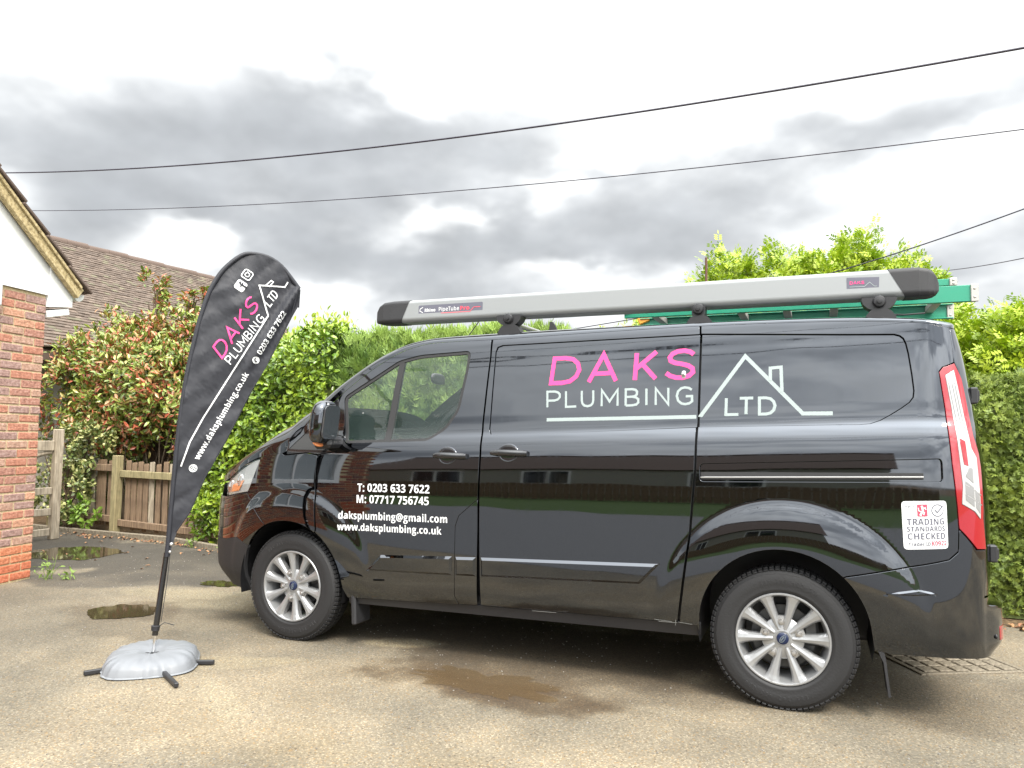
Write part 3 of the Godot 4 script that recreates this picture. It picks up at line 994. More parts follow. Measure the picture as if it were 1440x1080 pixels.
func spray_mesh(l: float, w: float, blades: int, spread: float) -> ArrayMesh:   # a little fan of narrow shoots
	var mb := MB.new()
	for i in blades:
		var a := lerpf(-spread, spread, float(i) / (blades - 1))
		var y0 := l * 0.25 * (1.0 - absf(a) / (spread + 0.01)) * (i % 2)
		var d := Vector3(sin(a), cos(a), 0.15 * (1 if i % 2 else -1)).normalized()
		var s := Vector3(cos(a), -sin(a), 0)
		var p := Vector3(0, y0, 0)
		var m := l * (0.7 + 0.3 * cos(a * 2.0))
		mb.flat3(p - s * w * 0.3, p + s * w * 0.3, p + d * m, Vector3.BACK)
		mb.flat3(p + d * m * 0.3 - s * w * 0.9, p + d * m * 0.35 + s * w * 0.9, p + d * m, Vector3.BACK)
	return mb.mesh()

func leaflet_mesh(l: float) -> ArrayMesh:   # a leaf of several leaflets
	var mb := MB.new()
	for i in 7:
		var a := 0.0
		var y := l * (0.2 + 0.16 * floorf(i / 2.0))
		if i < 6:
			a = 1.05 if i % 2 else -1.05
		var d := Vector3(sin(a), cos(a) * 0.8, -0.15).normalized()
		var s := d.cross(Vector3.BACK).normalized()
		var p := Vector3(0, y, 0)
		var m := l * 0.42
		var w := m * 0.36
		mb.flat3(p, p + d * m * 0.5 - s * w * 0.5, p + d * m, Vector3.BACK)
		mb.flat3(p, p + d * m, p + d * m * 0.5 + s * w * 0.5, Vector3.BACK)
	return mb.mesh()

# a leaf's place: grows along up_dir, its face towards out
func leaf_at(p: Vector3, out: Vector3, along: Vector3, k: float) -> Transform3D:
	var y := along.normalized()
	var z := (out - y * out.dot(y))
	if z.length_squared() < 1e-5:
		z = y.cross(Vector3.RIGHT) + Vector3(0.01, 0, 0)
	z = z.normalized()
	return Transform3D(Basis(y.cross(z) * k, y * k, z * k), p)

func rvec() -> Vector3:
	var v := Vector3(rng.randfn(), rng.randfn(), rng.randfn())
	return v.normalized() if v.length() > 0.01 else Vector3.UP

var lump := FastNoiseLite.new()

# places leaves over the front, top and ends of a hedge block; bump(x, y) pushes the face in and out
func hedge_leaves(x0: float, x1: float, zf: float, zb: float, topf: Callable, count: int, bump: float, lean: float, colf: Callable, k0: float, k1: float, deep: float) -> Array:
	var xs := []
	var cs := []
	for i in count:
		var x := rng.randf_range(x0, x1)
		var top: float = topf.call(x)
		var p: Vector3
		var out: Vector3
		var n := lump.get_noise_2d(x * 1.0, top)
		var face := rng.randf()
		if face < 0.72:
			var y := rng.randf_range(0.02, top)
			var b := bump * lump.get_noise_2d(x * 1.6, y * 1.6) + bump * 0.6 * lump.get_noise_2d(x * 5.0 + 50, y * 5.0)
			p = Vector3(x, y, zf + b - absf(rng.randfn()) * deep - 0.25 * ss(top - 0.35, top, y) - 0.10 * ss(0.5, 0.0, y))
			out = Vector3(0, 0.25 + 0.7 * ss(top - 0.4, top, y), 1.0)
		elif face < 0.95:
			var z := rng.randf_range(zb, zf - 0.05)
			var b := bump * lump.get_noise_2d(x * 1.6, z * 1.6 + 20)
			p = Vector3(x, top + b - absf(rng.randfn()) * deep - 0.22 * ss(zf - 0.3, zf, z), z)
			out = Vector3(0, 1.0, 0.35)
		else:
			var y2 := rng.randf_range(0.02, top)
			var e := -1.0 if rng.randf() < 0.5 else 1.0
			p = Vector3((x0 if e < 0 else x1) - e * absf(rng.randfn()) * deep, y2, rng.randf_range(zb, zf))
			out = Vector3(e, 0.3, 0.2)
		var o := (out + rvec() * 0.65).normalized()
		var along := (out * 0.4 + Vector3.UP * lean + rvec() * 0.9).normalized()
		xs.append(leaf_at(p, o, along, rng.randf_range(k0, k1)))
		cs.append(colf.call(p, top))
	return [xs, cs]

func core_block(x0: float, x1: float, zf: float, zb: float, topf: Callable) -> ArrayMesh:
	var mb := MB.new()
	var k := int((x1 - x0) / 0.25) + 1
	var grid := []
	for i in k + 1:
		var x := lerpf(x0, x1, float(i) / k)
		var top: float = topf.call(x)
		var col := []
		for j in 8:
			var y := top * j / 7.0
			col.append(Vector3(x, y, zf - 0.28 * ss(top - 0.45, top, y) + 0.09 * lump.get_noise_2d(x * 2.5, y * 2.5)))
		col.append(Vector3(x, top - 0.05, zb))
		col.append(Vector3(x, 0, zb))
		grid.append(col)
	for i in k:
		for j in 9:
			mb.flat4(grid[i][j], grid[i + 1][j], grid[i + 1][j + 1], grid[i][j + 1], Vector3(0, 0.5, 1) if j < 7 else (Vector3.UP if j == 7 else Vector3.FORWARD))
	for i in [0, k]:
		for j in range(1, 9):
			mb.flat3(grid[i][0], grid[i][j], grid[i][j + 1], Vector3(-1 if i == 0 else 1, 0, 0))
	return mb.mesh()

# single leaves as parts: those nearest to the viewer
func single_leaves(parent: Node, mesh: Mesh, material: Material, xs: Array, cs: Array, count: int, keep: Callable) -> void:
	var shades := {}
	var made := 0
	var i := 0
	while i < xs.size() and made < count:
		if keep.call(xs[i].origin):
			var c: Color = cs[i]
			var key := "%d_%d_%d" % [int(c.r * 24), int(c.g * 24), int(c.b * 24)]
			if not shades.has(key):
				var m := material.duplicate() as StandardMaterial3D
				m.vertex_color_use_as_albedo = false
				m.albedo_color = lin(c.r, c.g, c.b)
				shades[key] = m
			put("leaf", mesh, shades[key], parent, xs[i])
			xs.remove_at(i)
			cs.remove_at(i)
			made += 1
		else:
			i += 1

func build_hedges() -> void:
	lump.seed = 33
	lump.frequency = 0.8
	lump.fractal_octaves = 3
	# ---- laurel: broad glossy leaves
	var lt := func(x: float) -> float: return pl([[-7.4, 1.5], [-6.6, 1.9], [-6.0, 2.22], [-5.4, 2.42], [-5.05, 2.56], [-4.85, 2.50], [-4.7, 2.40], [-4.3, 2.1]], x) + 0.05 * lump.get_noise_1d(x * 6.0)
	var laurel := thing("laurel_hedge", "bright green broad-leaved laurel hedge behind the van's bonnet", "hedge")
	var lcol := func(p: Vector3, top: float) -> Color:
		var young := clampf(0.45 + 0.8 * lump.get_noise_3d(p.x * 3, p.y * 3, p.z * 3) + rng.randf_range(-0.4, 0.4), 0, 1)
		return Color(0.09, 0.17, 0.018).lerp(Color(0.27, 0.37, 0.03), young)
	put("branches", core_block(-6.5, -4.85, -3.02, -3.95, func(x: float) -> float: return lt.call(x) - 0.22), M["hedge_core"], laurel)
	var lm := leaf_mesh(0.078, 0.035, 0.25, 0.016)
	var L := hedge_leaves(-6.6, -4.78, -2.78, -4.0, lt, 14500, 0.16, 0.35, lcol, 0.7, 1.2, 0.12)
	for i in 420:   # young shoots above the top
		var x := rng.randf_range(-6.6, -4.85)
		var p := Vector3(x, lt.call(x) + rng.randf_range(-0.05, 0.17) * (1.0 if rng.randf() < 0.5 else 0.6), rng.randf_range(-3.5, -3.0))
		L[0].append(leaf_at(p, rvec() + Vector3(0, 0, 0.6), Vector3.UP + rvec() * 0.8, rng.randf_range(0.7, 1.1)))
		L[1].append(Color(0.30, 0.40, 0.034))
	single_leaves(laurel, lm, M["leaf_gloss"], L[0], L[1], 150, func(p: Vector3) -> bool: return p.z > -2.82 and p.x > -6.6 and p.x < -4.9 and p.y > 0.7)
	mass("foliage", laurel, lm, M["leaf_gloss"], L[0], L[1])
	# ---- conifer hedge: feathery upright sprays
	var ct := func(x: float) -> float: return 2.36 + 0.05 * lump.get_noise_1d(x * 5.0) - 0.55 * ss(-2.4, -1.7, x)
	var con := thing("conifer_hedge", "soft green feathery conifer hedge behind the van's cab", "hedge")
	put("branches", core_block(-4.9, -0.9, -3.28, -4.3, func(x: float) -> float: return ct.call(x) - 0.18), M["hedge_core"], con)
	var ccol := func(p: Vector3, top: float) -> Color:
		var y := clampf(0.5 + 0.7 * lump.get_noise_3d(p.x * 4, p.y * 4, 3) + rng.randf_range(-0.4, 0.4), 0, 1)
		return Color(0.10, 0.18, 0.04).lerp(Color(0.21, 0.31, 0.055), y)
	var sm := spray_mesh(0.11, 0.010, 7, 0.9)
	var C := hedge_leaves(-5.0, -0.9, -3.05, -4.3, ct, 17000, 0.12, 1.3, ccol, 0.7, 1.25, 0.10)
	for i in 1500:
		var x := rng.randf_range(-4.8, -1.6)
		C[0].append(leaf_at(Vector3(x, ct.call(x) + rng.randf_range(-0.12, 0.06), rng.randf_range(-4.0, -3.15)), rvec(), Vector3(rng.randf_range(-0.3, 0.3), 1, rng.randf_range(-0.2, 0.2)), rng.randf_range(0.8, 1.35)))
		C[1].append(Color(0.21, 0.31, 0.055) * rng.randf_range(0.8, 1.2))
	mass("foliage", con, sm, M["needle"], C[0], C[1])
	# ---- clipped hedge at the right
	var rt := func(x: float) -> float: return 1.83 + 0.025 * lump.get_noise_1d(x * 4.0)
	var rh := thing("clipped_hedge", "tightly clipped small-leaved green hedge behind the van's rear doors", "hedge")
	put("branches", core_block(-0.85, 4.6, -2.78, -3.9, func(x: float) -> float: return rt.call(x) - 0.07), M["hedge_core"], rh)
	var rcol := func(p: Vector3, top: float) -> Color:
		var y := clampf(0.45 + 0.7 * lump.get_noise_3d(p.x * 3, p.y * 3, 7) + rng.randf_range(-0.4, 0.4), 0, 1)
		return Color(0.105, 0.155, 0.026).lerp(Color(0.24, 0.30, 0.045), y)
	var hm := spray_mesh(0.042, 0.009, 5, 1.1)
	var H := hedge_leaves(-0.9, 4.7, -2.68, -3.9, rt, 56000, 0.07, 0.5, rcol, 0.7, 1.3, 0.045)
	mass("foliage", rh, hm, M["needle"], H[0], H[1])

# a tree: trunk with limbs, and a crown of leaf clumps in uneven lobes
func tree(called: String, label: String, base: Vector3, lobes: Array, leaf: Mesh, count: int, colf: Callable, material: Material, trunk_r: float, group := "", single := 0) -> Node3D:
	var t := thing(called, label, "tree" if called.ends_with("tree") else "shrub", Transform3D(Basis(), base), group)
	var tm := MB.new()
	var mid := Vector3.ZERO
	for l in lobes:
		mid += l[0]
	mid /= lobes.size()
	var fork := Vector3(mid.x * 0.3, mid.y * 0.35, mid.z * 0.3)
	tube(tm, [Vector3(0, -0.05, 0), fork * 0.5 + Vector3(0.03, 0, 0.02), fork], [trunk_r * 1.25, trunk_r, trunk_r * 0.85], 9)
	for l in lobes:
		var c: Vector3 = l[0]
		tube(tm, [fork, fork.lerp(c, 0.5) + rvec() * 0.08, c + Vector3(0, l[1].y * 0.5, 0)], [trunk_r * 0.6, trunk_r * 0.38, trunk_r * 0.1], 6)
		for j in 4:
			var e: Vector3 = c + rvec() * (l[1] as Vector3) * 0.85
			tube(tm, [fork.lerp(c, 0.6), c.lerp(e, 0.4) + rvec() * 0.05, e], [trunk_r * 0.25, trunk_r * 0.15, trunk_r * 0.04], 5)
	put("trunk", tm.mesh(), M["bark"], t)
	var xs := []
	var cs := []
	var vol := 0.0
	for l in lobes:
		vol += l[1].x * l[1].z
	for l in lobes:
		var k := int(count * l[1].x * l[1].z / vol)
		var clumps := []
		for i in maxi(8, k / 45):
			var dir := rvec()
			clumps.append([dir * pow(rng.randf(), 0.34) * rng.randf_range(0.85, 1.12), rng.randf_range(0.14, 0.42)])
		for i in k:
			var cl: Array = clumps[rng.randi_range(0, clumps.size() - 1)]
			var q: Vector3 = cl[0] + rvec() * cl[1] * pow(rng.randf(), 0.6)
			var p: Vector3 = l[0] + q * (l[1] as Vector3)
			var out: Vector3 = (q.normalized() + Vector3.UP * 0.5 + rvec() * 0.7).normalized()
			xs.append(leaf_at(p, out, q.normalized() * 0.7 + Vector3.UP * 0.25 + rvec() * 0.8, rng.randf_range(0.7, 1.25)))
			cs.append(colf.call(q, p))
	if single > 0:
		single_leaves(t, leaf, material, xs, cs, single, func(p: Vector3) -> bool: return p.z > 0.42 and p.x > -1.2)
	mass("crown", t, leaf, material, xs, cs)
	return t

func build_trees() -> void:
	var lime := func(q: Vector3, _p: Vector3) -> Color: return Color(0.20, 0.30, 0.018).lerp(Color(0.39, 0.47, 0.026), rng.randf())
	var lf := leaflet_mesh(0.135)
	tree("leafy_tree", "large lime-green tree rising above the ladder behind the van", Vector3(0.02, 0, -6.2), [[Vector3(-1.75, 2.35, 0), Vector3(0.42, 0.7, 0.5)], [Vector3(-1.42, 2.55, 0), Vector3(0.5, 0.75, 0.6)], [Vector3(-0.95, 2.72, 0.0), Vector3(0.55, 0.85, 0.7)], [Vector3(-0.62, 2.82, 0.1), Vector3(0.35, 0.85, 0.5)], [Vector3(-1.15, 2.70, 0.1), Vector3(0.45, 0.8, 0.5)], [Vector3(-0.35, 2.80, 0.0), Vector3(0.45, 0.85, 0.6)], [Vector3(0.02, 2.85, 0.05), Vector3(0.45, 0.85, 0.6)], [Vector3(-0.2, 2.72, 0.1), Vector3(0.6, 0.85, 0.7)], [Vector3(0.25, 2.85, 0.0), Vector3(0.55, 0.85, 0.7)], [Vector3(0.62, 2.95, 0.0), Vector3(0.5, 0.9, 0.7)], [Vector3(0.95, 2.75, 0.1), Vector3(0.5, 0.85, 0.65)], [Vector3(1.35, 2.45, 0.1), Vector3(0.5, 0.85, 0.65)], [Vector3(0.1, 2.25, 0.2), Vector3(1.75, 0.95, 0.8)], [Vector3(-2.2, 2.15, 0.2), Vector3(0.6, 0.6, 0.5)]], lf, 50000, lime, M["leaf"], 0.11)
	tree("leafy_tree", "smaller lime-green tree over the clipped hedge at the right edge", Vector3(2.6, 0, -5.0), [[Vector3(-0.45, 2.1, 0), Vector3(0.62, 0.55, 0.6)], [Vector3(0.25, 2.35, 0), Vector3(0.6, 0.55, 0.6)], [Vector3(-0.85, 1.8, 0.1), Vector3(0.6, 0.5, 0.5)], [Vector3(0.9, 2.0, 0), Vector3(0.7, 0.7, 0.6)]], lf, 16000, lime, M["leaf"], 0.08)
	# red-tipped shrub at the left
	var pf := leaf_mesh(0.092, 0.034, 0.30, 0.018)
	var pcol := func(q: Vector3, p: Vector3) -> Color:
		var k := rng.randf()
		var red := 0.32 + 0.5 * lump.get_noise_3d(p.x * 2.2, p.y * 2.2, p.z)
		if k < red * 0.55:
			return Color(0.40, 0.105, 0.055) * rng.randf_range(0.75, 1.3)
		if k < red:
			return Color(0.42, 0.22, 0.10) * rng.randf_range(0.75, 1.2)
		if k < red + 0.10:
			return Color(0.36, 0.30, 0.09)
		return Color(0.10, 0.15, 0.03).lerp(Color(0.27, 0.33, 0.06), rng.randf())
	var sh := tree("red_leaved_shrub", "big shrub with red and green leaves behind the picket fence", Vector3(-8.6, 0, -4.2), [[Vector3(-1.0, 1.95, 0.1), Vector3(0.75, 0.75, 0.7)], [Vector3(-0.1, 1.95, 0.35), Vector3(0.95, 0.80, 0.75)], [Vector3(0.95, 1.85, 0.3), Vector3(0.85, 0.78, 0.7)], [Vector3(-1.5, 1.9, 0.3), Vector3(0.6, 0.8, 0.5)], [Vector3(-1.15, 2.55, 0.0), Vector3(0.6, 0.5, 0.5)], [Vector3(-0.55, 2.58, 0.0), Vector3(0.6, 0.5, 0.5)], [Vector3(0.1, 2.52, 0.0), Vector3(0.6, 0.5, 0.5)], [Vector3(0.75, 2.48, 0.0), Vector3(0.65, 0.5, 0.5)], [Vector3(1.3, 2.3, 0.0), Vector3(0.5, 0.5, 0.5)], [Vector3(-0.25, 3.25, 0.05), Vector3(0.22, 0.40, 0.25)], [Vector3(0.55, 3.12, 0.05), Vector3(0.20, 0.25, 0.2)], [Vector3(1.5, 1.6, 0.2), Vector3(0.6, 0.7, 0.5)], [Vector3(-0.5, 1.35, 0.2), Vector3(0.9, 0.35, 0.6)]], pf, 31000, pcol, M["leaf_gloss"], 0.06, "", 150)
	var tw := MB.new()
	for i in 46:   # bare stems under the leaves
		var x := rng.randf_range(-1.3, 1.9)
		var z := rng.randf_range(-0.4, 0.5)
		tube(tw, [Vector3(x * 0.7, 0, z * 0.7), Vector3(x * 0.85 + rng.randf_range(-0.1, 0.1), 0.7, z), Vector3(x + rng.randf_range(-0.3, 0.3), 1.6, z * 1.2)], [0.016, 0.011, 0.005], 5)
	put("stems", tw.mesh(), M["twig"], sh)
	# dark evergreen growth further back closes the view under the shrub
	var dk := thing("evergreen_hedge", "evergreen hedge behind the picket fence, seen under the red-leaved shrub", "hedge")
	put("branches", core_block(-12.5, -6.6, -5.2, -6.0, func(_x: float) -> float: return 1.6), M["hedge_core"], dk)
	var D := hedge_leaves(-12.6, -6.5, -5.0, -6.0, func(_x: float) -> float: return 1.75, 5200, 0.2, 0.3, func(_p: Vector3, _t: float) -> Color: return Color(0.12, 0.17, 0.04).lerp(Color(0.22, 0.26, 0.07), rng.randf()), 0.8, 1.4, 0.12)
	mass("foliage", dk, pf, M["leaf_gloss"], D[0], D[1])
	# pale variegated bush by the gate
	var vf := leaf_mesh(0.065, 0.036, 0.2, 0.01)
	var vcol := func(q: Vector3, _p: Vector3) -> Color: return (Color(0.40, 0.40, 0.16) if rng.randf() < 0.45 else Color(0.13, 0.17, 0.05)) * rng.randf_range(0.7, 1.2)
	tree("variegated_shrub", "pale cream-edged evergreen bush between the gate and the picket fence", Vector3(-9.05, 0, -3.15), [[Vector3(0, 0.45, 0), Vector3(0.42, 0.45, 0.28)], [Vector3(-0.12, 0.95, 0), Vector3(0.38, 0.42, 0.26)], [Vector3(0.22, 1.15, -0.05), Vector3(0.34, 0.3, 0.25)], [Vector3(-0.5, 0.7, 0.05), Vector3(0.35, 0.6, 0.25)]], vf, 3000, vcol, M["leaf_gloss"], 0.03)
	var gcol := func(_q: Vector3, _p: Vector3) -> Color: return Color(0.16, 0.26, 0.035) * rng.randf_range(0.75, 1.3)
	tree("small_shrub", "young bright green shrub at the foot of the picket fence", Vector3(-8.55, 0, -3.0), [[Vector3(0, 0.25, 0), Vector3(0.17, 0.22, 0.15)], [Vector3(-0.12, 0.32, 0.02), Vector3(0.13, 0.14, 0.12)]], vf, 260, gcol, M["leaf"], 0.012)

func build_fence_and_gate() -> void:
	# ---- picket fence: rails on our side of the pickets
	var f := thing("picket_fence", "weathered brown wooden picket fence behind the feather flag", "fence", Transform3D(Basis(Vector3.UP, -0.12), Vector3(-8.26, 0, -3.22)))
	var pm := []
	for i in 3:
		var m := MB.new()
		var w: float = [0.088, 0.082, 0.094][i]
		prism(m, Transform3D(), pv([-w / 2, 0.05, w / 2, 0.05, w / 2, 0.90, w * 0.38, 0.915, -w * 0.42, 0.91, -w / 2, 0.895]), -0.012, 0.0)
		pm.append(m.mesh())
	var x := -1.35
	while x < 2.2:
		if absf(x) > 0.085:
			put("picket", pm[rng.randi_range(0, 2)], M["wood_brown"] if rng.randf() < 0.6 else M["wood_grey"], f, T(Vector3(x, rng.randf_range(-0.02, 0.02), rng.randf_range(-0.022, -0.012)), 0, 0, rng.randf_range(-0.015, 0.015)))
		x += 0.125 + rng.randf_range(-0.012, 0.012)
	for px in [-1.42, 0.0, 2.05]:
		var m := MB.new()
		box(m, T(Vector3(0, 0.48, 0.03)), Vector3(0.105, 1.02, 0.10), 0.008)
		put("post", m.mesh(), M["wood_mossy"], f, T(Vector3(px, 0, 0)))
	for q in [[-1.36, -0.06, 0.82, 0.09], [-1.36, -0.06, 0.17, 0.085], [0.06, 2.0, 0.755, 0.09], [0.06, 2.0, 0.12, 0.085]]:
		var m := MB.new()
		box(m, T(Vector3((q[0] + q[1]) / 2, q[2], 0.02), 0, 0, rng.randf_range(-0.012, 0.012)), Vector3(q[1] - q[0], q[3], 0.04), 0.006)
		put("rail", m.mesh(), M["wood_mossy"] if q[0] > 0 and q[2] > 0.5 else M["wood_brown"], f)
	# ---- the gate, seen almost edge on beside the house
	var g := thing("wooden_gate", "open grey wooden five-bar gate beside the brick house", "gate", Transform3D(Basis(Vector3(-0.06, 0, 1).normalized(), Vector3.UP, Vector3(0, 0, 1).cross(Vector3.UP)).orthonormalized(), Vector3(-8.36, 0, -2.42)))
	var st := MB.new()
	box(st, T(Vector3(0, 0.66, 0)), Vector3(0.10, 1.32, 0.08), 0.008)
	put("stile", st.mesh(), M["wood_grey"], g)
	var st2 := MB.new()
	box(st2, T(Vector3(1.5, 0.60, 0)), Vector3(0.08, 1.15, 0.07), 0.008)
	put("stile", st2.mesh(), M["wood_grey"], g)
	for y in [0.09, 0.33, 0.58, 1.12]:
		var m := MB.new()
		box(m, T(Vector3(0.75, y, 0)), Vector3(1.40, 0.085 if y < 1.0 else 0.12, 0.03), 0.006)
		put("bar", m.mesh(), M["wood_grey"], g)
	var br := MB.new()
	var arcp := []
	for i in 9:
		var t := i / 8.0
		arcp.append(Vector3(0.06 + t * 1.2, 1.05 - 0.9 * pow(t, 1.6), 0.035))
	tube(br, arcp, [0.035], 6)
	put("brace", br.mesh(), M["wood_grey"], g)
	for k in 3:
		var m := MB.new()
		box(m, T(Vector3(0.35 + k * 0.33, 0.6, -0.03)), Vector3(0.07, 1.05, 0.025), 0.005)
		put("upright", m.mesh(), M["wood_grey"], g)

# ---------------------------------------------------------------- the van's skin
# side profile: height -> how far inside the widest plane (metres, negative inwards)
const PROFILE := [[-0.2, -0.10], [0.25, -0.065], [0.36, -0.036], [0.42, -0.024], [0.55, -0.014], [0.75, -0.005], [0.95, 0.0], [1.10, -0.003], [1.20, -0.010], [1.27, -0.020], [1.31, -0.033], [1.36, -0.052], [1.45, -0.064], [1.6, -0.082], [1.75, -0.103], [1.88, -0.126], [2.1, -0.2]]
var prof_lut := PackedFloat32Array()
var skin_cache := {}
var far_side := false
var dents := FastNoiseLite.new()

func bez(a: float, b: float, c: float, d: float, t: float) -> float:
	var u := 1.0 - t
	return a * u * u * u + 3.0 * b * t * u * u + 3.0 * c * t * t * u + d * t * t * t

func profile_z(y: float) -> float:
	var q := clampf((y + 0.2) * 1000.0, 0.0, 2298.0)
	var i := int(q)
	return lerpf(prof_lut[i], prof_lut[i + 1], q - i)

# near side of the body: s runs along the side (and round the corners at both ends), y is height
func skin(s: float, y: float) -> Vector3:
	var sh := 0.035 * clampf(s + 1.0, -2.2, 1.6) * ss(0.6, 1.25, y)
	var z := profile_z(y - sh) + dents.get_noise_2d(s, y) * 0.0008
	var r := Vector2(s - 0.02, y - 0.36).length()     # swelling over the rear wheel
	if r < 0.68:
		var u := clampf((r - 0.40) / 0.26, 0.0, 1.0)
		z += 0.036 * (1.0 - u * u) * (1.0 - ss(0.60, 0.68, r)) * ss(0.0, 0.55, y - 0.2)
	r = Vector2(s + 2.93, y - 0.36).length()          # and over the front wheel
	if r < 0.64:
		var u := clampf((r - 0.39) / 0.24, 0.0, 1.0)
		z += 0.030 * (1.0 - u * u) * (1.0 - ss(0.55, 0.64, r)) * ss(0.0, 0.55, y - 0.2)
	if s < -2.9:
		var t := minf((-2.9 - s) / 2.1, 1.0)
		var x := bez(-2.9, -3.70, -3.985, -3.985, t)
		var zz := bez(0.0, 0.0, -0.27, -0.986, t)
		x += (0.02 * ss(0.5, 0.72, y) + 0.55 * pow(maxf(y - 0.76, 0.0), 1.4) + 0.16 * (1.0 - ss(0.22, 0.40, y))) * ss(0.0, 0.8, t)
		return Vector3(x - z * ss(0.2, 1.0, t), y, zz + z * (1.0 - ss(0.3, 1.0, t)))
	if s > 0.6:
		var t := minf((s - 0.6) / 0.66, 1.0)
		var x := bez(0.6, 0.80, 0.915, 0.915, t)
		var zz := bez(0.0, 0.0, -0.05, -0.30, t)
		if s > 1.26:
			zz -= s - 1.26
		x -= (0.125 * pow(maxf(y - 1.0, 0.0), 1.3) + 0.4 * pow(maxf(y - 1.65, 0.0), 2.0)) * ss(0.0, 0.9, t)
		x -= 0.015 * (1.0 - ss(0.55, 0.75, y)) * ss(0.3, 1.0, t)
		x += 0.062 * ss(0.62, 1.0, t) * (1.0 - ss(0.555, 0.585, y)) * ss(0.30, 0.40, y)      # bumper step
		return Vector3(x, y, zz + z * (1.0 - 0.7 * ss(0.2, 1.0, t)))
	return Vector3(s, y, z)

func skin_pn(s: float, y: float) -> Array:
	var key := Vector2i(roundi(s * 5000.0), roundi(y * 5000.0))
	var got = skin_cache.get(key)
	if got != null:
		return got
	var e := 0.003
	var n := (skin(s + e, y) - skin(s - e, y)).cross(skin(s, y + e) - skin(s, y - e)).normalized()
	got = [skin(s, y), n]
	skin_cache[key] = got
	return got

func side(p: Vector3) -> Vector3:
	return Vector3(p.x, p.y, -1.972 - p.z) if far_side else p

func sideN(p: Vector3) -> Vector3:
	return Vector3(p.x, p.y, -p.z) if far_side else p

func on_skin(q: Vector2, off: float) -> Vector3:
	var a := skin_pn(q.x, q.y)
	return side(a[0] + a[1] * off)

func skin_normal(q: Vector2) -> Vector3:
	return sideN(skin_pn(q.x, q.y)[1])

func dense(poly: PackedVector2Array, step: float) -> PackedVector2Array:
	var o := PackedVector2Array()
	for i in poly.size():
		var a := poly[i]
		var b := poly[(i + 1) % poly.size()]
		var k := maxi(1, int(ceil(a.distance_to(b) / step)))
		for j in k:
			o.append(a.lerp(b, float(j) / k))
	return o

func inset(poly: PackedVector2Array, by: float) -> PackedVector2Array:   # by > 0 shrinks
	var o := Geometry2D.offset_polygon(poly, -by, Geometry2D.JOIN_MITER)
	if o.is_empty():
		return poly
	var best: PackedVector2Array = o[0]
	for q in o:
		if q.size() > best.size():
			best = q
	return best

# the part of the skin inside poly and outside holes
func skin_patch(mb: MB, poly: PackedVector2Array, holes: Array, off: float, step: float) -> void:
	var lo := poly[0]
	var hi := poly[0]
	for p in poly:
		lo = lo.min(p)
		hi = hi.max(p)
	var i0 := int(floor(lo.x / step))
	var i1 := int(floor(hi.x / step))
	var j0 := int(floor(lo.y / step))
	var j1 := int(floor(hi.y / step))
	for i in range(i0, i1 + 1):
		# the strip of this column first, then its cells
		var strip := PackedVector2Array([Vector2(i * step, lo.y - 1), Vector2((i + 1) * step, lo.y - 1), Vector2((i + 1) * step, hi.y + 1), Vector2(i * step, hi.y + 1)])
		var cols: Array = Geometry2D.intersect_polygons(strip, poly)
		for j in range(j0, j1 + 1):
			var cell := PackedVector2Array([Vector2(i * step, j * step), Vector2((i + 1) * step, j * step), Vector2((i + 1) * step, (j + 1) * step), Vector2(i * step, (j + 1) * step)])
			var pieces: Array = []
			for c in cols:
				pieces.append_array(Geometry2D.intersect_polygons(cell, c))
			for h in holes:
				var rest: Array = []
				for q in pieces:
					rest.append_array(Geometry2D.clip_polygons(q, h))
				pieces = rest
			for q in pieces:
				var ids := PackedInt32Array([0, 1, 2, 0, 2, 3]) if (q as PackedVector2Array).size() == 4 else Geometry2D.triangulate_polygon(q)
				if (q as PackedVector2Array).size() == 4 and not convex(q):
					ids = Geometry2D.triangulate_polygon(q)
				for k in range(0, ids.size(), 3):
					var a: Vector2 = q[ids[k]]
					var b: Vector2 = q[ids[k + 1]]
					var c: Vector2 = q[ids[k + 2]]
					if absf((b - a).cross(c - a)) < 2e-8:
						continue
					mb.tri(on_skin(a, off), on_skin(b, off), on_skin(c, off), skin_normal(a), skin_normal(b), skin_normal(c))

func convex(q: PackedVector2Array) -> bool:
	var sg := 0.0
	for i in q.size():
		var c := (q[(i + 1) % q.size()] - q[i]).cross(q[(i + 2) % q.size()] - q[(i + 1) % q.size()])
		if sg * c < 0.0:
			return false
		if absf(c) > 1e-12:
			sg = c
	return true

# a turned-in lip along an outline; hole: the metal lies outside the outline
func skin_lip(mb: MB, poly: PackedVector2Array, off: float, depth: float, hole: bool) -> void:
	var p := dense(poly, 0.02)
	var sgn := -1.0 if Geometry2D.is_polygon_clockwise(p) else 1.0
	if hole:
		sgn = -sgn
	var m := p.size()
	var rows := []
	for i in m:
		var a := p[(i + m - 1) % m]
		var b := p[i]
		var c := p[(i + 1) % m]
		var d := ((b - a).normalized() + (c - b).normalized())
		if d.length_squared() < 1e-8:
			d = c - b
		d = d.normalized()
		var o2 := Vector2(d.y, -d.x) * sgn
		var pn := skin_pn(b.x, b.y)
		var e := 0.004
		var o3: Vector3 = ((skin(b.x + o2.x * e, b.y + o2.y * e) - (pn[0] as Vector3)) / e)
		var n: Vector3 = pn[1]
		o3 = (o3 - n * o3.dot(n)).normalized()
		var q: Vector3 = pn[0] + n * off
		rows.append([side(q), side(q + o3 * 0.0012 - n * 0.0012), side(q + o3 * 0.0014 - n * depth), sideN(n), sideN((n + o3).normalized()), sideN(o3)])
	for i in m:
		var a: Array = rows[i]
		var b: Array = rows[(i + 1) % m]
		mb.quad(a[0], b[0], b[1], a[1], a[3], b[3], b[4], a[4])
		mb.quad(a[1], b[1], b[2], a[2], a[5], b[5], b[5], a[5])

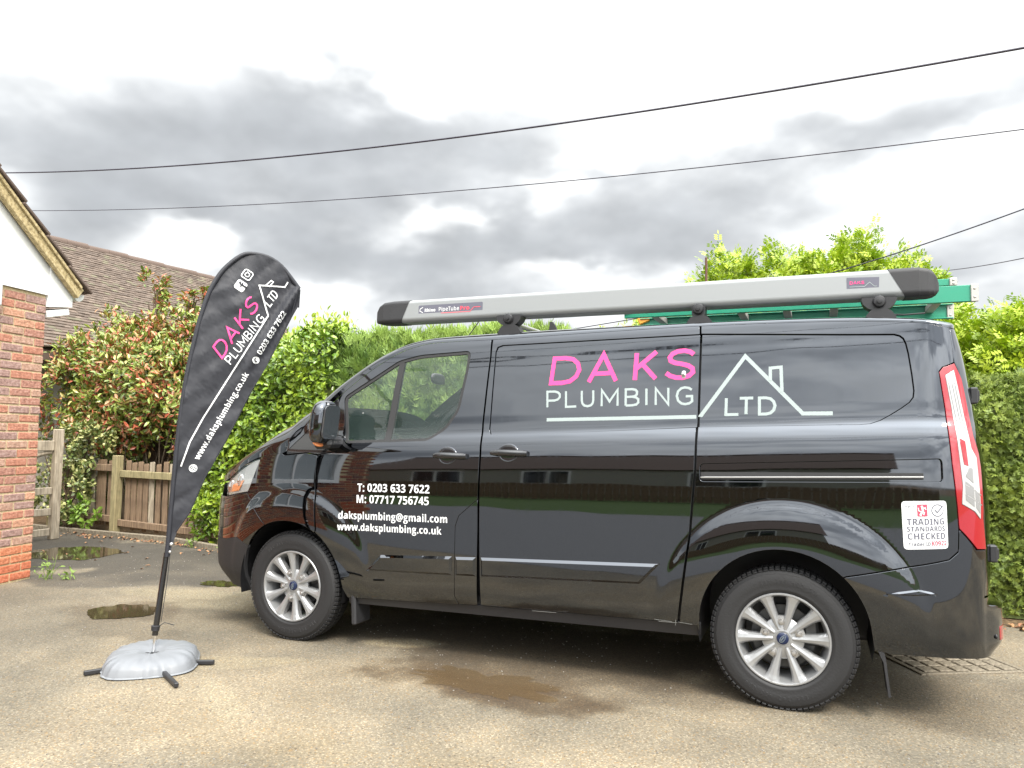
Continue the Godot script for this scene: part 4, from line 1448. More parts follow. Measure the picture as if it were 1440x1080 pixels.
func panel(called: String, parent: Node, material: Material, poly: PackedVector2Array, holes := [], off := 0.0, gap := 0.0025, depth := 0.022, step := 0.015) -> MeshInstance3D:
	if far_side:
		step = 0.05
	var q := inset(poly, gap) if gap != 0.0 else poly
	var hs := []
	for h in holes:
		hs.append(inset(h, -gap) if gap != 0.0 else h)
	var mb := MB.new()
	skin_patch(mb, q, hs, off, step)
	skin_lip(mb, q, off, depth, false)
	for h in hs:
		skin_lip(mb, h, off, depth, true)
	return put(called, mb.mesh(), material, parent)

# a raised moulding with a bevelled edge: bw is how wide the bevel is
func moulding(called: String, parent: Node, material: Material, poly: PackedVector2Array, high: float, bw: float) -> MeshInstance3D:
	var mb := MB.new()
	var p := dense(poly, 0.03)
	var m := p.size()
	var sgn := -1.0 if Geometry2D.is_polygon_clockwise(p) else 1.0
	var inner := PackedVector2Array()
	var outs := []
	for i in m:
		var d0 := (p[i] - p[(i + m - 1) % m]).normalized()
		var d1 := (p[(i + 1) % m] - p[i]).normalized()
		var n0 := Vector2(d0.y, -d0.x) * sgn
		var n1 := Vector2(d1.y, -d1.x) * sgn
		var k := (n0 + n1).normalized()
		inner.append(p[i] - k * bw / maxf(k.dot(n0), 0.35))
		outs.append(k)
	skin_patch(mb, inner, [], high, 0.02)
	for i in m:
		var j := (i + 1) % m
		var a := on_skin(p[i], -0.004)
		var b := on_skin(p[j], -0.004)
		var c := on_skin(inner[j], high)
		var d := on_skin(inner[i], high)
		var k := (p[j] - p[i])
		var o := Vector3(k.y, -k.x, 0).normalized() * sgn
		mb.flat4(a, b, c, d, sideN(o * high + Vector3(0, 0, bw)))
	return put(called, mb.mesh(), material, parent)

# ---------------------------------------------------------------- lettering laid on a surface
const GLYPHS := {
	"D": [[[0.42, 1], [0, 1], [0, 0], [0.42, 0], [0.70, 0.06], [0.90, 0.24], [0.98, 0.5], [0.90, 0.76], [0.70, 0.94], [0.42, 1]]],
	"A": [[[0, 0], [0.5, 1], [1, 0]], [[0.2, 0.3], [0.8, 0.3]]],
	"K": [[[0, 0], [0, 1]], [[0.95, 1], [0.0, 0.40]], [[0.28, 0.60], [1, 0]]],
	"S": [[[0.95, 0.84], [0.82, 0.94], [0.62, 0.995], [0.40, 0.98], [0.22, 0.90], [0.13, 0.77], [0.17, 0.64], [0.32, 0.56], [0.55, 0.51], [0.78, 0.44], [0.93, 0.33], [0.95, 0.19], [0.83, 0.07], [0.62, 0.005], [0.38, 0.02], [0.18, 0.09], [0.03, 0.20]]],
	"P": [[[0, 0], [0, 1], [0.55, 1], [0.80, 0.94], [0.95, 0.82], [0.95, 0.62], [0.80, 0.48], [0.55, 0.42], [0, 0.42]]],
	"L": [[[0, 1], [0, 0], [1, 0]]],
	"U": [[[0, 1], [0, 0.38], [0.06, 0.18], [0.22, 0.05], [0.5, 0], [0.78, 0.05], [0.94, 0.18], [1, 0.38], [1, 1]]],
	"M": [[[0, 0], [0, 1], [0.5, 0.28], [1, 1], [1, 0]]],
	"B": [[[0, 0], [0, 1], [0.52, 1], [0.78, 0.95], [0.90, 0.84], [0.88, 0.66], [0.74, 0.56], [0.5, 0.53], [0, 0.53]], [[0.5, 0.53], [0.82, 0.48], [1.0, 0.36], [1.0, 0.16], [0.84, 0.04], [0.52, 0], [0, 0]]],
	"I": [[[0, 0], [0, 1]]],
	"N": [[[0, 0], [0, 1], [1, 0], [1, 1]]],
	"G": [[[0.95, 0.84], [0.76, 0.96], [0.52, 1], [0.28, 0.95], [0.08, 0.78], [0, 0.5], [0.08, 0.22], [0.28, 0.05], [0.52, 0], [0.78, 0.04], [0.96, 0.16], [0.96, 0.47], [0.56, 0.47]]],
	"T": [[[0, 1], [1, 1]], [[0.5, 1], [0.5, 0]]]}

# a stroke of even width along pts, laid by place(point, lift) -> Vector3
func stroke(mb: MB, pts: PackedVector2Array, w: float, place: Callable, lift: float, out: Vector3) -> void:
	var m := pts.size()
	var closed := pts[0].distance_to(pts[m - 1]) < 1e-6
	var l := PackedVector2Array()
	var r := PackedVector2Array()
	for i in m:
		var d0 := Vector2.ZERO
		var d1 := Vector2.ZERO
		if i > 0 or closed:
			d0 = (pts[i] - pts[i - 1 if i > 0 else m - 2]).normalized()
		if i < m - 1 or closed:
			d1 = (pts[i + 1 if i < m - 1 else 1] - pts[i]).normalized()
		if d0 == Vector2.ZERO:
			d0 = d1
		if d1 == Vector2.ZERO:
			d1 = d0
		var n0 := Vector2(-d0.y, d0.x)
		var n1 := Vector2(-d1.y, d1.x)
		var k := (n0 + n1).normalized()
		var f := w * 0.5 / maxf(k.dot(n0), 0.42)
		l.append(pts[i] + k * f)
		r.append(pts[i] - k * f)
	for i in m - 1:
		var n := maxi(1, int(pts[i].distance_to(pts[i + 1]) / 0.05))
		for j in n:
			var t0 := float(j) / n
			var t1 := float(j + 1) / n
			mb.flat4(place.call(l[i].lerp(l[i + 1], t0), lift), place.call(r[i].lerp(r[i + 1], t0), lift), place.call(r[i].lerp(r[i + 1], t1), lift), place.call(l[i].lerp(l[i + 1], t1), lift), out)

# one glyph in the parallelogram bl, br, tl
func glyph(mb: MB, g: String, bl: Vector2, br: Vector2, tl: Vector2, w: float, place: Callable, out: Vector3, lift := 0.0015) -> void:
	for line in GLYPHS[g]:
		var p := PackedVector2Array()
		for q in line:
			p.append(bl + (br - bl) * q[0] + (tl - bl) * q[1])
		stroke(mb, p, w, place, lift, out)
		lift += 0.0003

var text_cache := {}

# typeset text: starts at bl on the baseline, ends at br; tall scales its height
func typeset(mb: MB, text: String, bl: Vector2, br: Vector2, tall: float, place: Callable, out: Vector3, bold := true, lift := 0.0015) -> void:
	var key := "%s%s" % [text, bold]
	if not text_cache.has(key):
		var arr := []
		for s in [text, "x"]:
			var tm := TextMesh.new()
			var f := SystemFont.new()
			f.font_names = PackedStringArray(["Droid Sans"])
			f.font_weight = 700 if bold else 400
			tm.font = f
			tm.font_size = 64
			tm.pixel_size = 0.01
			tm.depth = 0.0
			tm.text = s
			tm.curve_step = 1.0
			arr.append(tm.get_mesh_arrays())
		text_cache[key] = arr
	var a: Array = text_cache[key][0]
	var vs: PackedVector3Array = a[Mesh.ARRAY_VERTEX]
	var xs: PackedVector3Array = text_cache[key][1][Mesh.ARRAY_VERTEX]
	var idx: PackedInt32Array = a[Mesh.ARRAY_INDEX] if a[Mesh.ARRAY_INDEX] != null else PackedInt32Array(range(vs.size()))
	var base := 1e9
	for v in xs:
		base = minf(base, v.y)
	var x0 := 1e9
	var x1 := -1e9
	for v in vs:
		x0 = minf(x0, v.x)
		x1 = maxf(x1, v.x)
	var u := (br - bl) / (x1 - x0)
	var w := Vector2(-u.y, u.x) * tall
	for i in range(0, idx.size(), 3):
		var p := []
		for k in 3:
			var v := vs[idx[i + k]]
			p.append(place.call(bl + u * (v.x - x0) + w * (v.y - base), lift))
		var n := (vs[idx[i + 1]] - vs[idx[i]]).cross(vs[idx[i + 2]] - vs[idx[i]])
		if absf(n.z) > 1e-9:
			mb.flat3(p[0], p[1], p[2], out)

# ---------------------------------------------------------------- the van
const FRONT_ARCH := Vector2(-2.94, 0.365)
const REAR_ARCH := Vector2(0.0, 0.383)
# the line along the tops of wing, windscreen pillar, doors and rear corner, where the roof and bonnet begin
const RAIL := [[-5.0, 0.955], [-4.2, 0.955], [-3.9, 0.965], [-3.7, 0.99], [-3.6, 1.015], [-3.445, 1.075], [-3.289, 1.13], [-3.109, 1.172], [-2.997, 1.185], [-2.92, 1.265], [-2.842, 1.35], [-2.762, 1.435], [-2.655, 1.536], [-2.44, 1.697], [-2.232, 1.814], [-2.093, 1.855], [-2.019, 1.868], [-1.885, 1.873], [-1.612, 1.876], [-1.0, 1.892], [-0.396, 1.903], [0.3, 1.895], [0.6, 1.875], [0.9, 1.845], [2.0, 1.845]]
# height of the body along its middle
const MIDLINE := [[-4.0, 0.97], [-3.9, 1.01], [-3.75, 1.09], [-3.6, 1.15], [-3.43, 1.215], [-3.3, 1.27], [-3.17, 1.36], [-3.04, 1.45], [-2.76, 1.64], [-2.44, 1.825], [-2.2, 1.91], [-2.0, 1.935], [-1.6, 1.950], [-1.0, 1.955], [0.0, 1.952], [0.5, 1.938], [0.75, 1.905], [0.95, 1.848]]

func rail_y(s: float) -> float:
	return cr(RAIL, s)

func rail_points(s0: float, s1: float, k: int, drop := 0.0) -> Array:
	var o := []
	for i in k + 1:
		var s := lerpf(s0, s1, float(i) / k)
		o.append(s)
		o.append(rail_y(s) - drop)
	return o

func top_point(s: float, u: float) -> Vector3:
	var e := skin(s, rail_y(s))
	var yc := maxf(cr(MIDLINE, e.x), e.y)
	var n := 3.0
	var f := pow(1.0 - pow(1.0 - u, n), 1.0 / n)
	return Vector3(e.x, lerpf(e.y, yc, f), lerpf(e.z, -0.986, u))

func top_sheet(called: String, parent: Node, material: Material, s0: float, s1: float, k: int, u0: float, off := 0.0) -> MeshInstance3D:
	var mb := MB.new()
	var us := []
	for i in 25:
		us.append(lerpf(u0, 1.0, pow(i / 24.0, 2.2)))
	for i in range(23, -1, -1):
		us.append(2.0 - us[i])
	var pt := func(s: float, u: float) -> Vector3:
		var m := u if u <= 1.0 else 2.0 - u
		var p := top_point(s, maxf(m, 0.0))
		return p if u <= 1.0 else Vector3(p.x, p.y, -1.972 - p.z)
	var g := []
	for i in k + 1:
		var s := lerpf(s0, s1, float(i) / k)
		if called == "roof":      # closer rows round the rear corner
			s = pl([[0.0, s0], [0.40, 0.55], [0.90, 1.32], [1.0, s1]], float(i) / k)
		var row := []
		for u in us:
			var p: Vector3 = pt.call(s, u)
			var e := 0.004
			var du: Vector3 = pt.call(s, minf(u + e, 2.0)) - pt.call(s, maxf(u - e, 0.0))
			var ds: Vector3 = pt.call(s + e, u) - pt.call(s - e, u)
			var n := ds.cross(du)
			n = n.normalized() if n.length_squared() > 1e-14 else Vector3.UP
			if n.y < 0.0 and absf(n.y) > 0.05:
				n = -n
			if u <= 0.001 or u >= 1.999:
				n = skin_pn(s, rail_y(s))[1]
				if u > 1.0:
					n.z = -n.z
			row.append([p + n * off, n])
		g.append(row)
	for i in k:
		for j in us.size() - 1:
			var a: Array = g[i][j]
			var b: Array = g[i + 1][j]
			var c: Array = g[i + 1][j + 1]
			var d: Array = g[i][j + 1]
			if (a[0] as Vector3).distance_squared_to(b[0]) < 1e-12 and (c[0] as Vector3).distance_squared_to(d[0]) < 1e-12:
				continue
			mb.quad(a[0], b[0], c[0], d[0], a[1], b[1], c[1], d[1])
	return put(called, mb.mesh(), material, parent)

func cat(parts: Array) -> PackedVector2Array:
	var o := []
	for p in parts:
		o.append_array(p)
	return pv(o)

func build_van() -> void:
	dents.seed = 5
	dents.frequency = 1.3
	dents.fractal_octaves = 2
	for i in 2300:
		prof_lut.append(cr(PROFILE, -0.2 + i * 0.001))
	var van := thing("panel_van", "black panel van with pink and grey plumbing lettering on its side", "van")
	var paint: Material = M["paint"]
	var fa := FRONT_ARCH
	var ra := REAR_ARCH
	var fr := 0.388
	var rr := 0.393
	var glass_poly := rounded(pv([-2.561, 1.250, -2.606, 1.538, -2.225, 1.764, -2.078, 1.795, -1.738, 1.811, -1.745, 1.70, -1.786, 1.455, -1.86, 1.345, -1.975, 1.272]), 0.035)
	for far in [false, true]:
		far_side = far
		skin_cache.clear()
		# front bumper, lower part of grained plastic
		panel("bumper_skirt", van, M["grained_plastic"], cat([[-5.0, 0.27, -3.40, 0.27], arc(fa, fr, 194, 148, 8), [-3.417, 0.615, -3.65, 0.585, -5.0, 0.585]]))
		panel("front_bumper", van, paint, cat([[-5.0, 0.585, -3.65, 0.585, -3.417, 0.615], arc(fa, fr, 148, 115, 6), [-3.330, 0.910, -3.662, 0.872, -5.0, 0.86]]))
		panel("grille", van, M["black_plastic"], pv([-5.0, 0.862, -4.05, 0.866, -3.98, 0.95, -5.0, 0.95]), [], -0.006)
		var lens := pv([-3.662, 0.876, -3.336, 0.914, -3.309, 0.944, -3.238, 1.090, -3.215, 1.140, -3.289, 1.126, -3.445, 1.071, -3.602, 1.010, -3.72, 0.968])
		panel("headlight_well", van, M["lens_clear"], inset(lens, 0.006), [], -0.012, 0.0, 0.004)
		for q in [[-3.60, 0.935, 0.05], [-3.45, 0.985, 0.045]]:
			var lamp := MB.new()
			blob(lamp, T(on_skin(Vector2(q[0], q[1]), -0.014)), Vector3(q[2] * 0.8, q[2], 0.012), 2.0, 16, 8)
			put("bulb_reflector", lamp.mesh(), M["chrome"], van)
		panel("indicator", van, M["lens_amber"], pv([-3.66, 0.90, -3.46, 0.92, -3.40, 0.99, -3.60, 0.95]), [], -0.006, 0.0, 0.004)
		panel("headlight", van, M["glass"], lens, [], 0.0)
		panel("front_wing", van, paint, cat([arc(fa, fr, 115, 57, 14), [-2.724, 0.71, -2.75, 0.993, -2.75, 1.168, -2.839, 1.180, -2.997, 1.162], rail_points(-3.02, -3.22, 4), [-3.212, 1.142, -3.236, 1.090, -3.305, 0.944, -3.330, 0.912]]))
		panel("sail_panel", van, M["gloss_black"], cat([[-2.745, 1.174], [-2.838, 1.186], [-2.985, 1.170], rail_points(-2.985, -2.66, 8), [-2.640, 1.50, -2.606, 1.20]]), [], -0.003)
		# front door with its window
		var door_line := [-2.745, 1.170, -2.612, 1.194, -2.644, 1.498, -2.655, 1.536]
		var fd := cat([[-2.52, 0.302], [-2.545, 0.36], arc(fa, fr + 0.006, 4, 57, 12), [-2.716, 0.71, -2.742, 0.993], door_line, rail_points(-2.64, -1.612, 16), [-1.609, 1.778, -1.630, 1.379, -1.623, 1.195, -1.625, 0.945, -1.744, 0.846, -1.767, 0.784, -1.776, 0.384, -1.752, 0.334]])
		var door := panel("front_door", van, paint, fd, [glass_poly])
		panel("fuel_flap", van, paint, pv([-1.625, 0.945, -1.744, 0.846, -1.767, 0.784, -1.776, 0.384, -1.752, 0.336, -1.634, 0.342, -1.625, 0.793]))
		panel("window_seal", door, M["rubber"], inset(glass_poly, 0.001), [inset(glass_poly, 0.016)], -0.005, 0.0, 0.012, 0.03)
		panel("window_glass", door, M["glass"], inset(glass_poly, 0.013), [], -0.011, 0.0, 0.004, 0.05)
		panel("quarter_bar", door, M["rubber"], pv([-2.224, 1.777, -2.188, 1.783, -2.240, 1.258, -2.284, 1.256]), [], -0.006, 0.0, 0.02, 0.05)
		panel("sill", van, M["black_plastic"], pv([-2.52, 0.262, -0.39, 0.300, -0.39, 0.366, -0.505, 0.361, -1.6, 0.337, -2.52, 0.296]), [], -0.012)
		# sliding door
		var press_bottom := [-0.405, 1.367, -1.523, 1.310, -1.570, 1.316, -1.583, 1.345]
		var press_top := [-1.576, 1.800, -1.565, 1.828, -1.535, 1.838, -0.397, 1.857]
		var sl := cat([[-1.612, 0.344, -0.505, 0.366, -0.440, 0.825, -0.413, 1.149, -0.409, 1.364], press_bottom.slice(2), press_top, rail_points(-0.400, -1.602, 12), [-1.602, 1.778, -1.622, 1.379, -1.614, 1.195, -1.616, 0.793]])
		var sd := panel("sliding_door", van, paint, sl)
		panel("pressed_panel", sd, paint, cat([press_bottom, press_top]), [], -0.010, 0.002, 0.012)
		# rear quarter
		var rail_slot := rounded(pv([-0.385, 1.089, 0.716, 1.123, 0.716, 1.228, -0.385, 1.178]), 0.022)
		var q_curve := [0.355, 1.385, 0.405, 1.390, 0.450, 1.406, 0.492, 1.431, 0.540, 1.463, 0.574, 1.490, 0.590, 1.514, 0.594, 1.545, 0.588, 1.62, 0.577, 1.72, 0.568, 1.770, 0.558, 1.796, 0.543, 1.810, 0.519, 1.818]
		var q_bottom := [-0.395, 1.367, 0.269, 1.384] + q_curve
		var q_top := [0.30, 1.826, -0.387, 1.857]
		var q_back := []          # the same curve the other way round, a hair outside
		for i in range(q_curve.size() - 2, -2, -2):
			q_back.append(q_curve[i] + 0.002)
			q_back.append(q_curve[i + 1] + (0.002 if q_curve[i + 1] > 1.6 else -0.002))
		var rq := cat([[-0.495, 0.362, -0.405, 0.362, -0.400, 0.31], arc(ra, rr, 180, 46, 22), [0.286, 0.672, 0.735, 0.776, 0.789, 0.815, 0.795, 0.917, 0.788, 1.022, 0.771, 1.207, 0.756, 1.458, 0.733, 1.634, 0.76, 1.655, 0.866, 1.677, 0.893, 1.842], rail_points(0.885, -0.392, 12), [-0.391, 1.859, 0.30, 1.828], q_back, [0.269, 1.382, -0.399, 1.366, -0.404, 1.149, -0.431, 0.825]])
		var quarter := panel("rear_quarter", van, paint, rq, [rail_slot])
		panel("pressed_panel", quarter, paint, cat([q_bottom, q_top]), [], -0.010, 0.002, 0.012)
		# the sliding door's rail: a recess with a lower lip
		panel("rail_recess", quarter, paint, rail_slot, [], -0.016, 0.001, 0.004)
		panel("rail_slot", quarter, M["rubber"], pv([-0.382, 1.099, 0.621, 1.131, 0.621, 1.160, -0.382, 1.135]), [], -0.012, 0.0, 0.008)
		panel("rail_edge", quarter, M["steel"], pv([-0.382, 1.107, 0.621, 1.140, 0.621, 1.145, -0.382, 1.112]), [], -0.006, 0.0, 0.008)
		# rear bumper, lamp and doors
		panel("rear_bumper", van, paint, cat([[0.402, 0.335, 0.467, 0.322, 0.79, 0.332, 1.955, 0.332, 1.955, 0.605, 1.0, 0.605, 1.012, 0.818, 0.918, 0.820, 0.797, 0.912, 0.791, 0.810, 0.737, 0.773, 0.286, 0.668], arc(ra, rr, 46, 8, 8)]), [], 0.001)
		var lamp_out := pv([0.735, 1.630, 0.762, 1.652, 0.864, 1.672, 0.925, 1.60, 0.940, 1.53, 0.955, 1.43, 0.965, 1.334, 1.005, 1.256, 1.010, 1.192, 0.984, 0.961, 1.008, 0.823, 0.920, 0.826, 0.797, 0.917, 0.790, 1.022, 0.773, 1.207, 0.758, 1.458])
		var lamp_in := pv([0.774, 1.615, 0.848, 1.640, 0.868, 1.558, 0.890, 1.449, 0.902, 1.370, 0.920, 1.276, 0.960, 1.237, 0.958, 1.054, 0.950, 0.960, 0.903, 0.994, 0.817, 1.027, 0.829, 1.105, 0.814, 1.317, 0.799, 1.468])
		var tl := panel("tail_light", van, M["lens_red"], lamp_out, [lamp_in], 0.006, 0.002, 0.02)
		panel("reverse_lens", tl, M["lens_clear"], lamp_in, [], 0.009, 0.001, 0.015)
		panel("reflector", tl, M["lens_red"], pv([0.829, 1.320, 0.868, 1.307, 0.875, 1.198, 0.846, 1.204]), [], 0.011, 0.0, 0.006)
		for q in [[0.842, 1.045, 0.900, 1.015, 0.905, 1.10, 0.845, 1.13], [0.915, 1.01, 0.945, 0.985, 0.950, 1.07, 0.915, 1.09], [0.850, 1.15, 0.905, 1.12, 0.908, 1.185, 0.880, 1.19]]:
			panel("lens_facet", tl, M["lens_grey"], pv(q), [], 0.0105, 0.0, 0.005, 0.03)
		for x in [0.835, 0.862, 0.884]:
			panel("lens_rib", tl, M["lens_grey"], pv([x - 0.045, 1.58, x - 0.042, 1.58, x + 0.002, 1.35, x - 0.001, 1.35]), [], 0.0105, 0.0, 0.004, 0.03)
		for k in 2:
			var y := 1.07 + k * 0.045
			panel("lens_rib", tl, M["steel"], pv([0.838, y, 0.965, y - 0.05, 0.965, y - 0.047, 0.838, y + 0.003]), [], 0.0105, 0.0, 0.004, 0.03)
		panel("rear_door", van, paint, pv([0.897, 1.842, 0.872, 1.680, 0.930, 1.605, 0.945, 1.53, 0.960, 1.43, 0.970, 1.334, 1.011, 1.256, 1.016, 1.192, 0.990, 0.961, 1.014, 0.818, 1.004, 0.61, 1.955, 0.61, 1.955, 1.842]), [], 0.0)
		panel("bumper_reflector", van, M["lens_red"], pv([1.16, 0.40, 1.30, 0.40, 1.30, 0.46, 1.16, 0.46]), [], 0.003, 0.0, 0.006)
		var sensor := MB.new()
		blob(sensor, T(on_skin(Vector2(1.12, 0.42), 0.001)), Vector3(0.006, 0.011, 0.011))
		put("parking_sensor", sensor.mesh(), M["black_plastic"], van)
		moulding("bumper_blister", van, paint, pv([0.428, 0.598, 0.499, 0.622, 0.582, 0.638, 0.645, 0.630, 0.689, 0.612, 0.581, 0.600]), 0.009, 0.012)
		# mouldings along the doors
		for q in [[[-2.374, 0.481, -2.267, 0.588, -1.784, 0.614, -1.784, 0.499], "front_door"], [[-1.768, 0.613, -1.632, 0.620, -1.632, 0.506, -1.768, 0.500], "fuel_flap"], [[-1.608, 0.621, -0.582, 0.662, -0.694, 0.544, -1.608, 0.508], "sliding_door"]]:
			moulding("side_moulding", van, paint, pv(q[0]), 0.015, 0.017)
		# what closes the body behind the panel gaps
		panel("inner_body", van, M["paint_inner"], cat([[-2.50, 0.30], arc(fa, fr + 0.03, 10, 100, 8), [-3.02, 1.12, -2.75, 1.13, 0.90, 1.20, 0.92, 0.40, 0.46, 0.36], arc(ra, rr + 0.03, 10, 180, 12)]), [], -0.045, 0.0, 0.01, 0.1)
		panel("inner_body", van, M["paint_inner"], pv([-1.70, 1.15, 0.90, 1.15, 0.86, 1.80, -1.70, 1.84]), [], -0.045, 0.0, 0.01, 0.1)
		panel("inner_body", van, M["paint_inner"], cat([[-3.42, 0.32], arc(fa, fr + 0.03, 170, 100, 6), [-3.02, 1.10, -3.3, 1.05, -3.62, 0.94, -4.99, 0.90, -4.99, 0.32]]), [], -0.05, 0.0, 0.01, 0.1)
		# door handles
		for q in [[-1.91, -1.70, 1.185, -1.83], [-1.545, -1.325, 1.208, -1.445]]:
			var cup := MB.new()
			var c := on_skin(Vector2(q[3], q[2] + 0.003), 0.0)
			blob(cup, T(c), Vector3(0.060, 0.048, 0.0040), 2.0, 28, 8)
			put("handle_cup", cup.mesh(), M["gloss_black"], van)
			var hd := MB.new()
			var pts := []
			for i in 9:
				var t := i / 8.0
				pts.append(on_skin(Vector2(lerpf(q[0], q[1], t), q[2]), 0.012 + 0.022 * sin(PI * clampf(t * 1.15, 0, 1))))
			tube(hd, pts, [0.013, 0.017, 0.0185, 0.0185, 0.0185, 0.0185, 0.0195, 0.0195, 0.015], 12)
			put("door_handle", hd.mesh(), M["gloss_black"], van)
			var rimm := MB.new()
			var rp := []
			for i in 25:
				rp.append(on_skin(Vector2(q[3] + cos(TAU * i / 24) * 0.060, q[2] + 0.003 + sin(TAU * i / 24) * 0.048), -0.0015))
			tube(rimm, rp, [0.0045], 8, false)
			put("cup_rim", rimm.mesh(), paint, van)
		# mirror
		var mi := MB.new()
		var mc := side(Vector3(-2.615, 1.375, 0.115))
		blob(mi, Transform3D(Basis(Vector3(1, 0, 0), Vector3(0.12, 1, 0.0), Vector3(0.0, 0.0, 1)), mc), Vector3(0.056, 0.132, 0.095), 3.0, 28, 18)
		var mirror := put("door_mirror", mi.mesh(), M["paint"], van)
		var mg := MB.new()
		prism(mg, Transform3D(Basis(Vector3(0, 0, -1), Vector3(0.12, 1, 0).normalized(), Vector3(1, 0, 0)), mc + Vector3(0.050, 0, 0)), rounded(pv([-0.075, -0.102, 0.075, -0.102, 0.075, 0.102, -0.075, 0.102]), 0.04), 0.0, 0.010)
		put("mirror_glass", mg.mesh(), M["window_dark"], mirror)
		var arm := MB.new()
		box(arm, T(side(Vector3(-2.64, 1.25, 0.02)), 0, 0, 0.1), Vector3(0.13, 0.07, 0.16), 0.02)
		put("mirror_arm", arm.mesh(), M["black_plastic"], mirror)
		var ind := MB.new()
		blob(ind, Transform3D(Basis(Vector3(0.75, -0.45, 0), Vector3(0.4, 0.8, 0), Vector3(0, 0, 1)), side(Vector3(-2.645, 1.245, 0.12))), Vector3(0.032, 0.014, 0.04), 2.5, 16, 8)
		put("indicator", ind.mesh(), M["lens_amber"], mirror)
		# hinges of the rear door
		for y in [1.525, 0.795]:
			var hg := MB.new()
			var hp := skin(1.16, y)
			box(hg, T(side(hp + Vector3(0.004, 0, 0.020))), Vector3(0.034, 0.078, 0.05), 0.006)
			box(hg, T(side(hp + Vector3(0.022, 0, 0.01))), Vector3(0.014, 0.05, 0.04), 0.004)
			put("hinge", hg.mesh(), M["black_plastic"], van)
		# mud flaps
		var mf := MB.new()
		prism(mf, T(side(Vector3(0.0, 0, -0.14 if not far else -0.14))), pv([0.405, 0.40, 0.425, 0.40, 0.450, 0.30, 0.468, 0.13, 0.458, 0.125, 0.440, 0.28, 0.405, 0.36]), -0.10, 0.10)
		put("mud_flap", mf.mesh(), M["grained_plastic"], van)
		var mf2 := MB.new()
		box(mf2, T(side(Vector3(-2.475, 0.235, -0.13)), 0, 0, 0.06), Vector3(0.035, 0.19, 0.17), 0.01)
		put("mud_flap", mf2.mesh(), M["grained_plastic"], van)
		# wheel housings
		for q in [[fa, fr], [ra, rr]]:
			var wl := MB.new()
			for i in 24:
				var a0 := PI * (-0.08 + 1.16 * i / 24.0)
				var a1 := PI * (-0.08 + 1.16 * (i + 1) / 24.0)
				var c0 := Vector3(q[0].x + cos(a0) * (q[1] + 0.012), q[0].y + sin(a0) * (q[1] + 0.012), 0)
				var c1 := Vector3(q[0].x + cos(a1) * (q[1] + 0.012), q[0].y + sin(a1) * (q[1] + 0.012), 0)
				wl.flat4(side(c0 + Vector3(0, 0, -0.03)), side(c1 + Vector3(0, 0, -0.03)), side(c1 + Vector3(0, 0, -0.5)), side(c0 + Vector3(0, 0, -0.5)), Vector3(-cos(a0), -sin(a0), 0))
				wl.flat3(side(Vector3(q[0].x, q[0].y, -0.5)), side(c0 + Vector3(0, 0, -0.5)), side(c1 + Vector3(0, 0, -0.5)), sideN(Vector3.BACK))
			put("wheel_housing", wl.mesh(), M["paint_inner"], van)
	far_side = false
	skin_cache.clear()
	# bonnet, windscreen, roof
	top_sheet("bonnet", van, paint, -4.999, -3.03, 60, 0.0)
	top_sheet("scuttle", van, M["black_plastic"], -3.03, -2.96, 4, 0.12, -0.004)
	top_sheet("windscreen", van, M["glass"], -3.0, -2.07, 30, 0.16, -0.003)
	for far in [false, true]:
		var pm := MB.new()
		far_side = far
		for i in 40:
			var s0 := lerpf(-3.03, -2.07, i / 40.0)
			var s1 := lerpf(-3.03, -2.07, (i + 1) / 40.0)
			for j in 10:
				var u0 := 0.17 * pow(j / 10.0, 1.8)
				var u1 := 0.17 * pow((j + 1) / 10.0, 1.8)
				var p := []
				var n := []
				for q in [[s0, u0], [s1, u0], [s1, u1], [s0, u1]]:
					p.append(side(top_point(q[0], q[1])))
					var e := 0.003
					var k := (top_point(q[0] + e, q[1]) - top_point(q[0] - e, q[1])).cross(top_point(q[0], q[1] + e) - top_point(q[0], maxf(q[1] - e, 0.0)))
					if q[1] == 0.0:
						k = skin_pn(q[0], rail_y(q[0]))[1]
					n.append(sideN(k.normalized() if k.normalized().y > -0.1 else -k.normalized()))
				pm.quad(p[0], p[1], p[2], p[3], n[0], n[1], n[2], n[3])
		put("windscreen_pillar", pm.mesh(), paint, van)
	far_side = false
	top_sheet("roof", van, paint, -2.07, 1.955, 160, 0.0)
	build_van_inside(van)
	build_wheels(van)
	build_van_lettering(van)

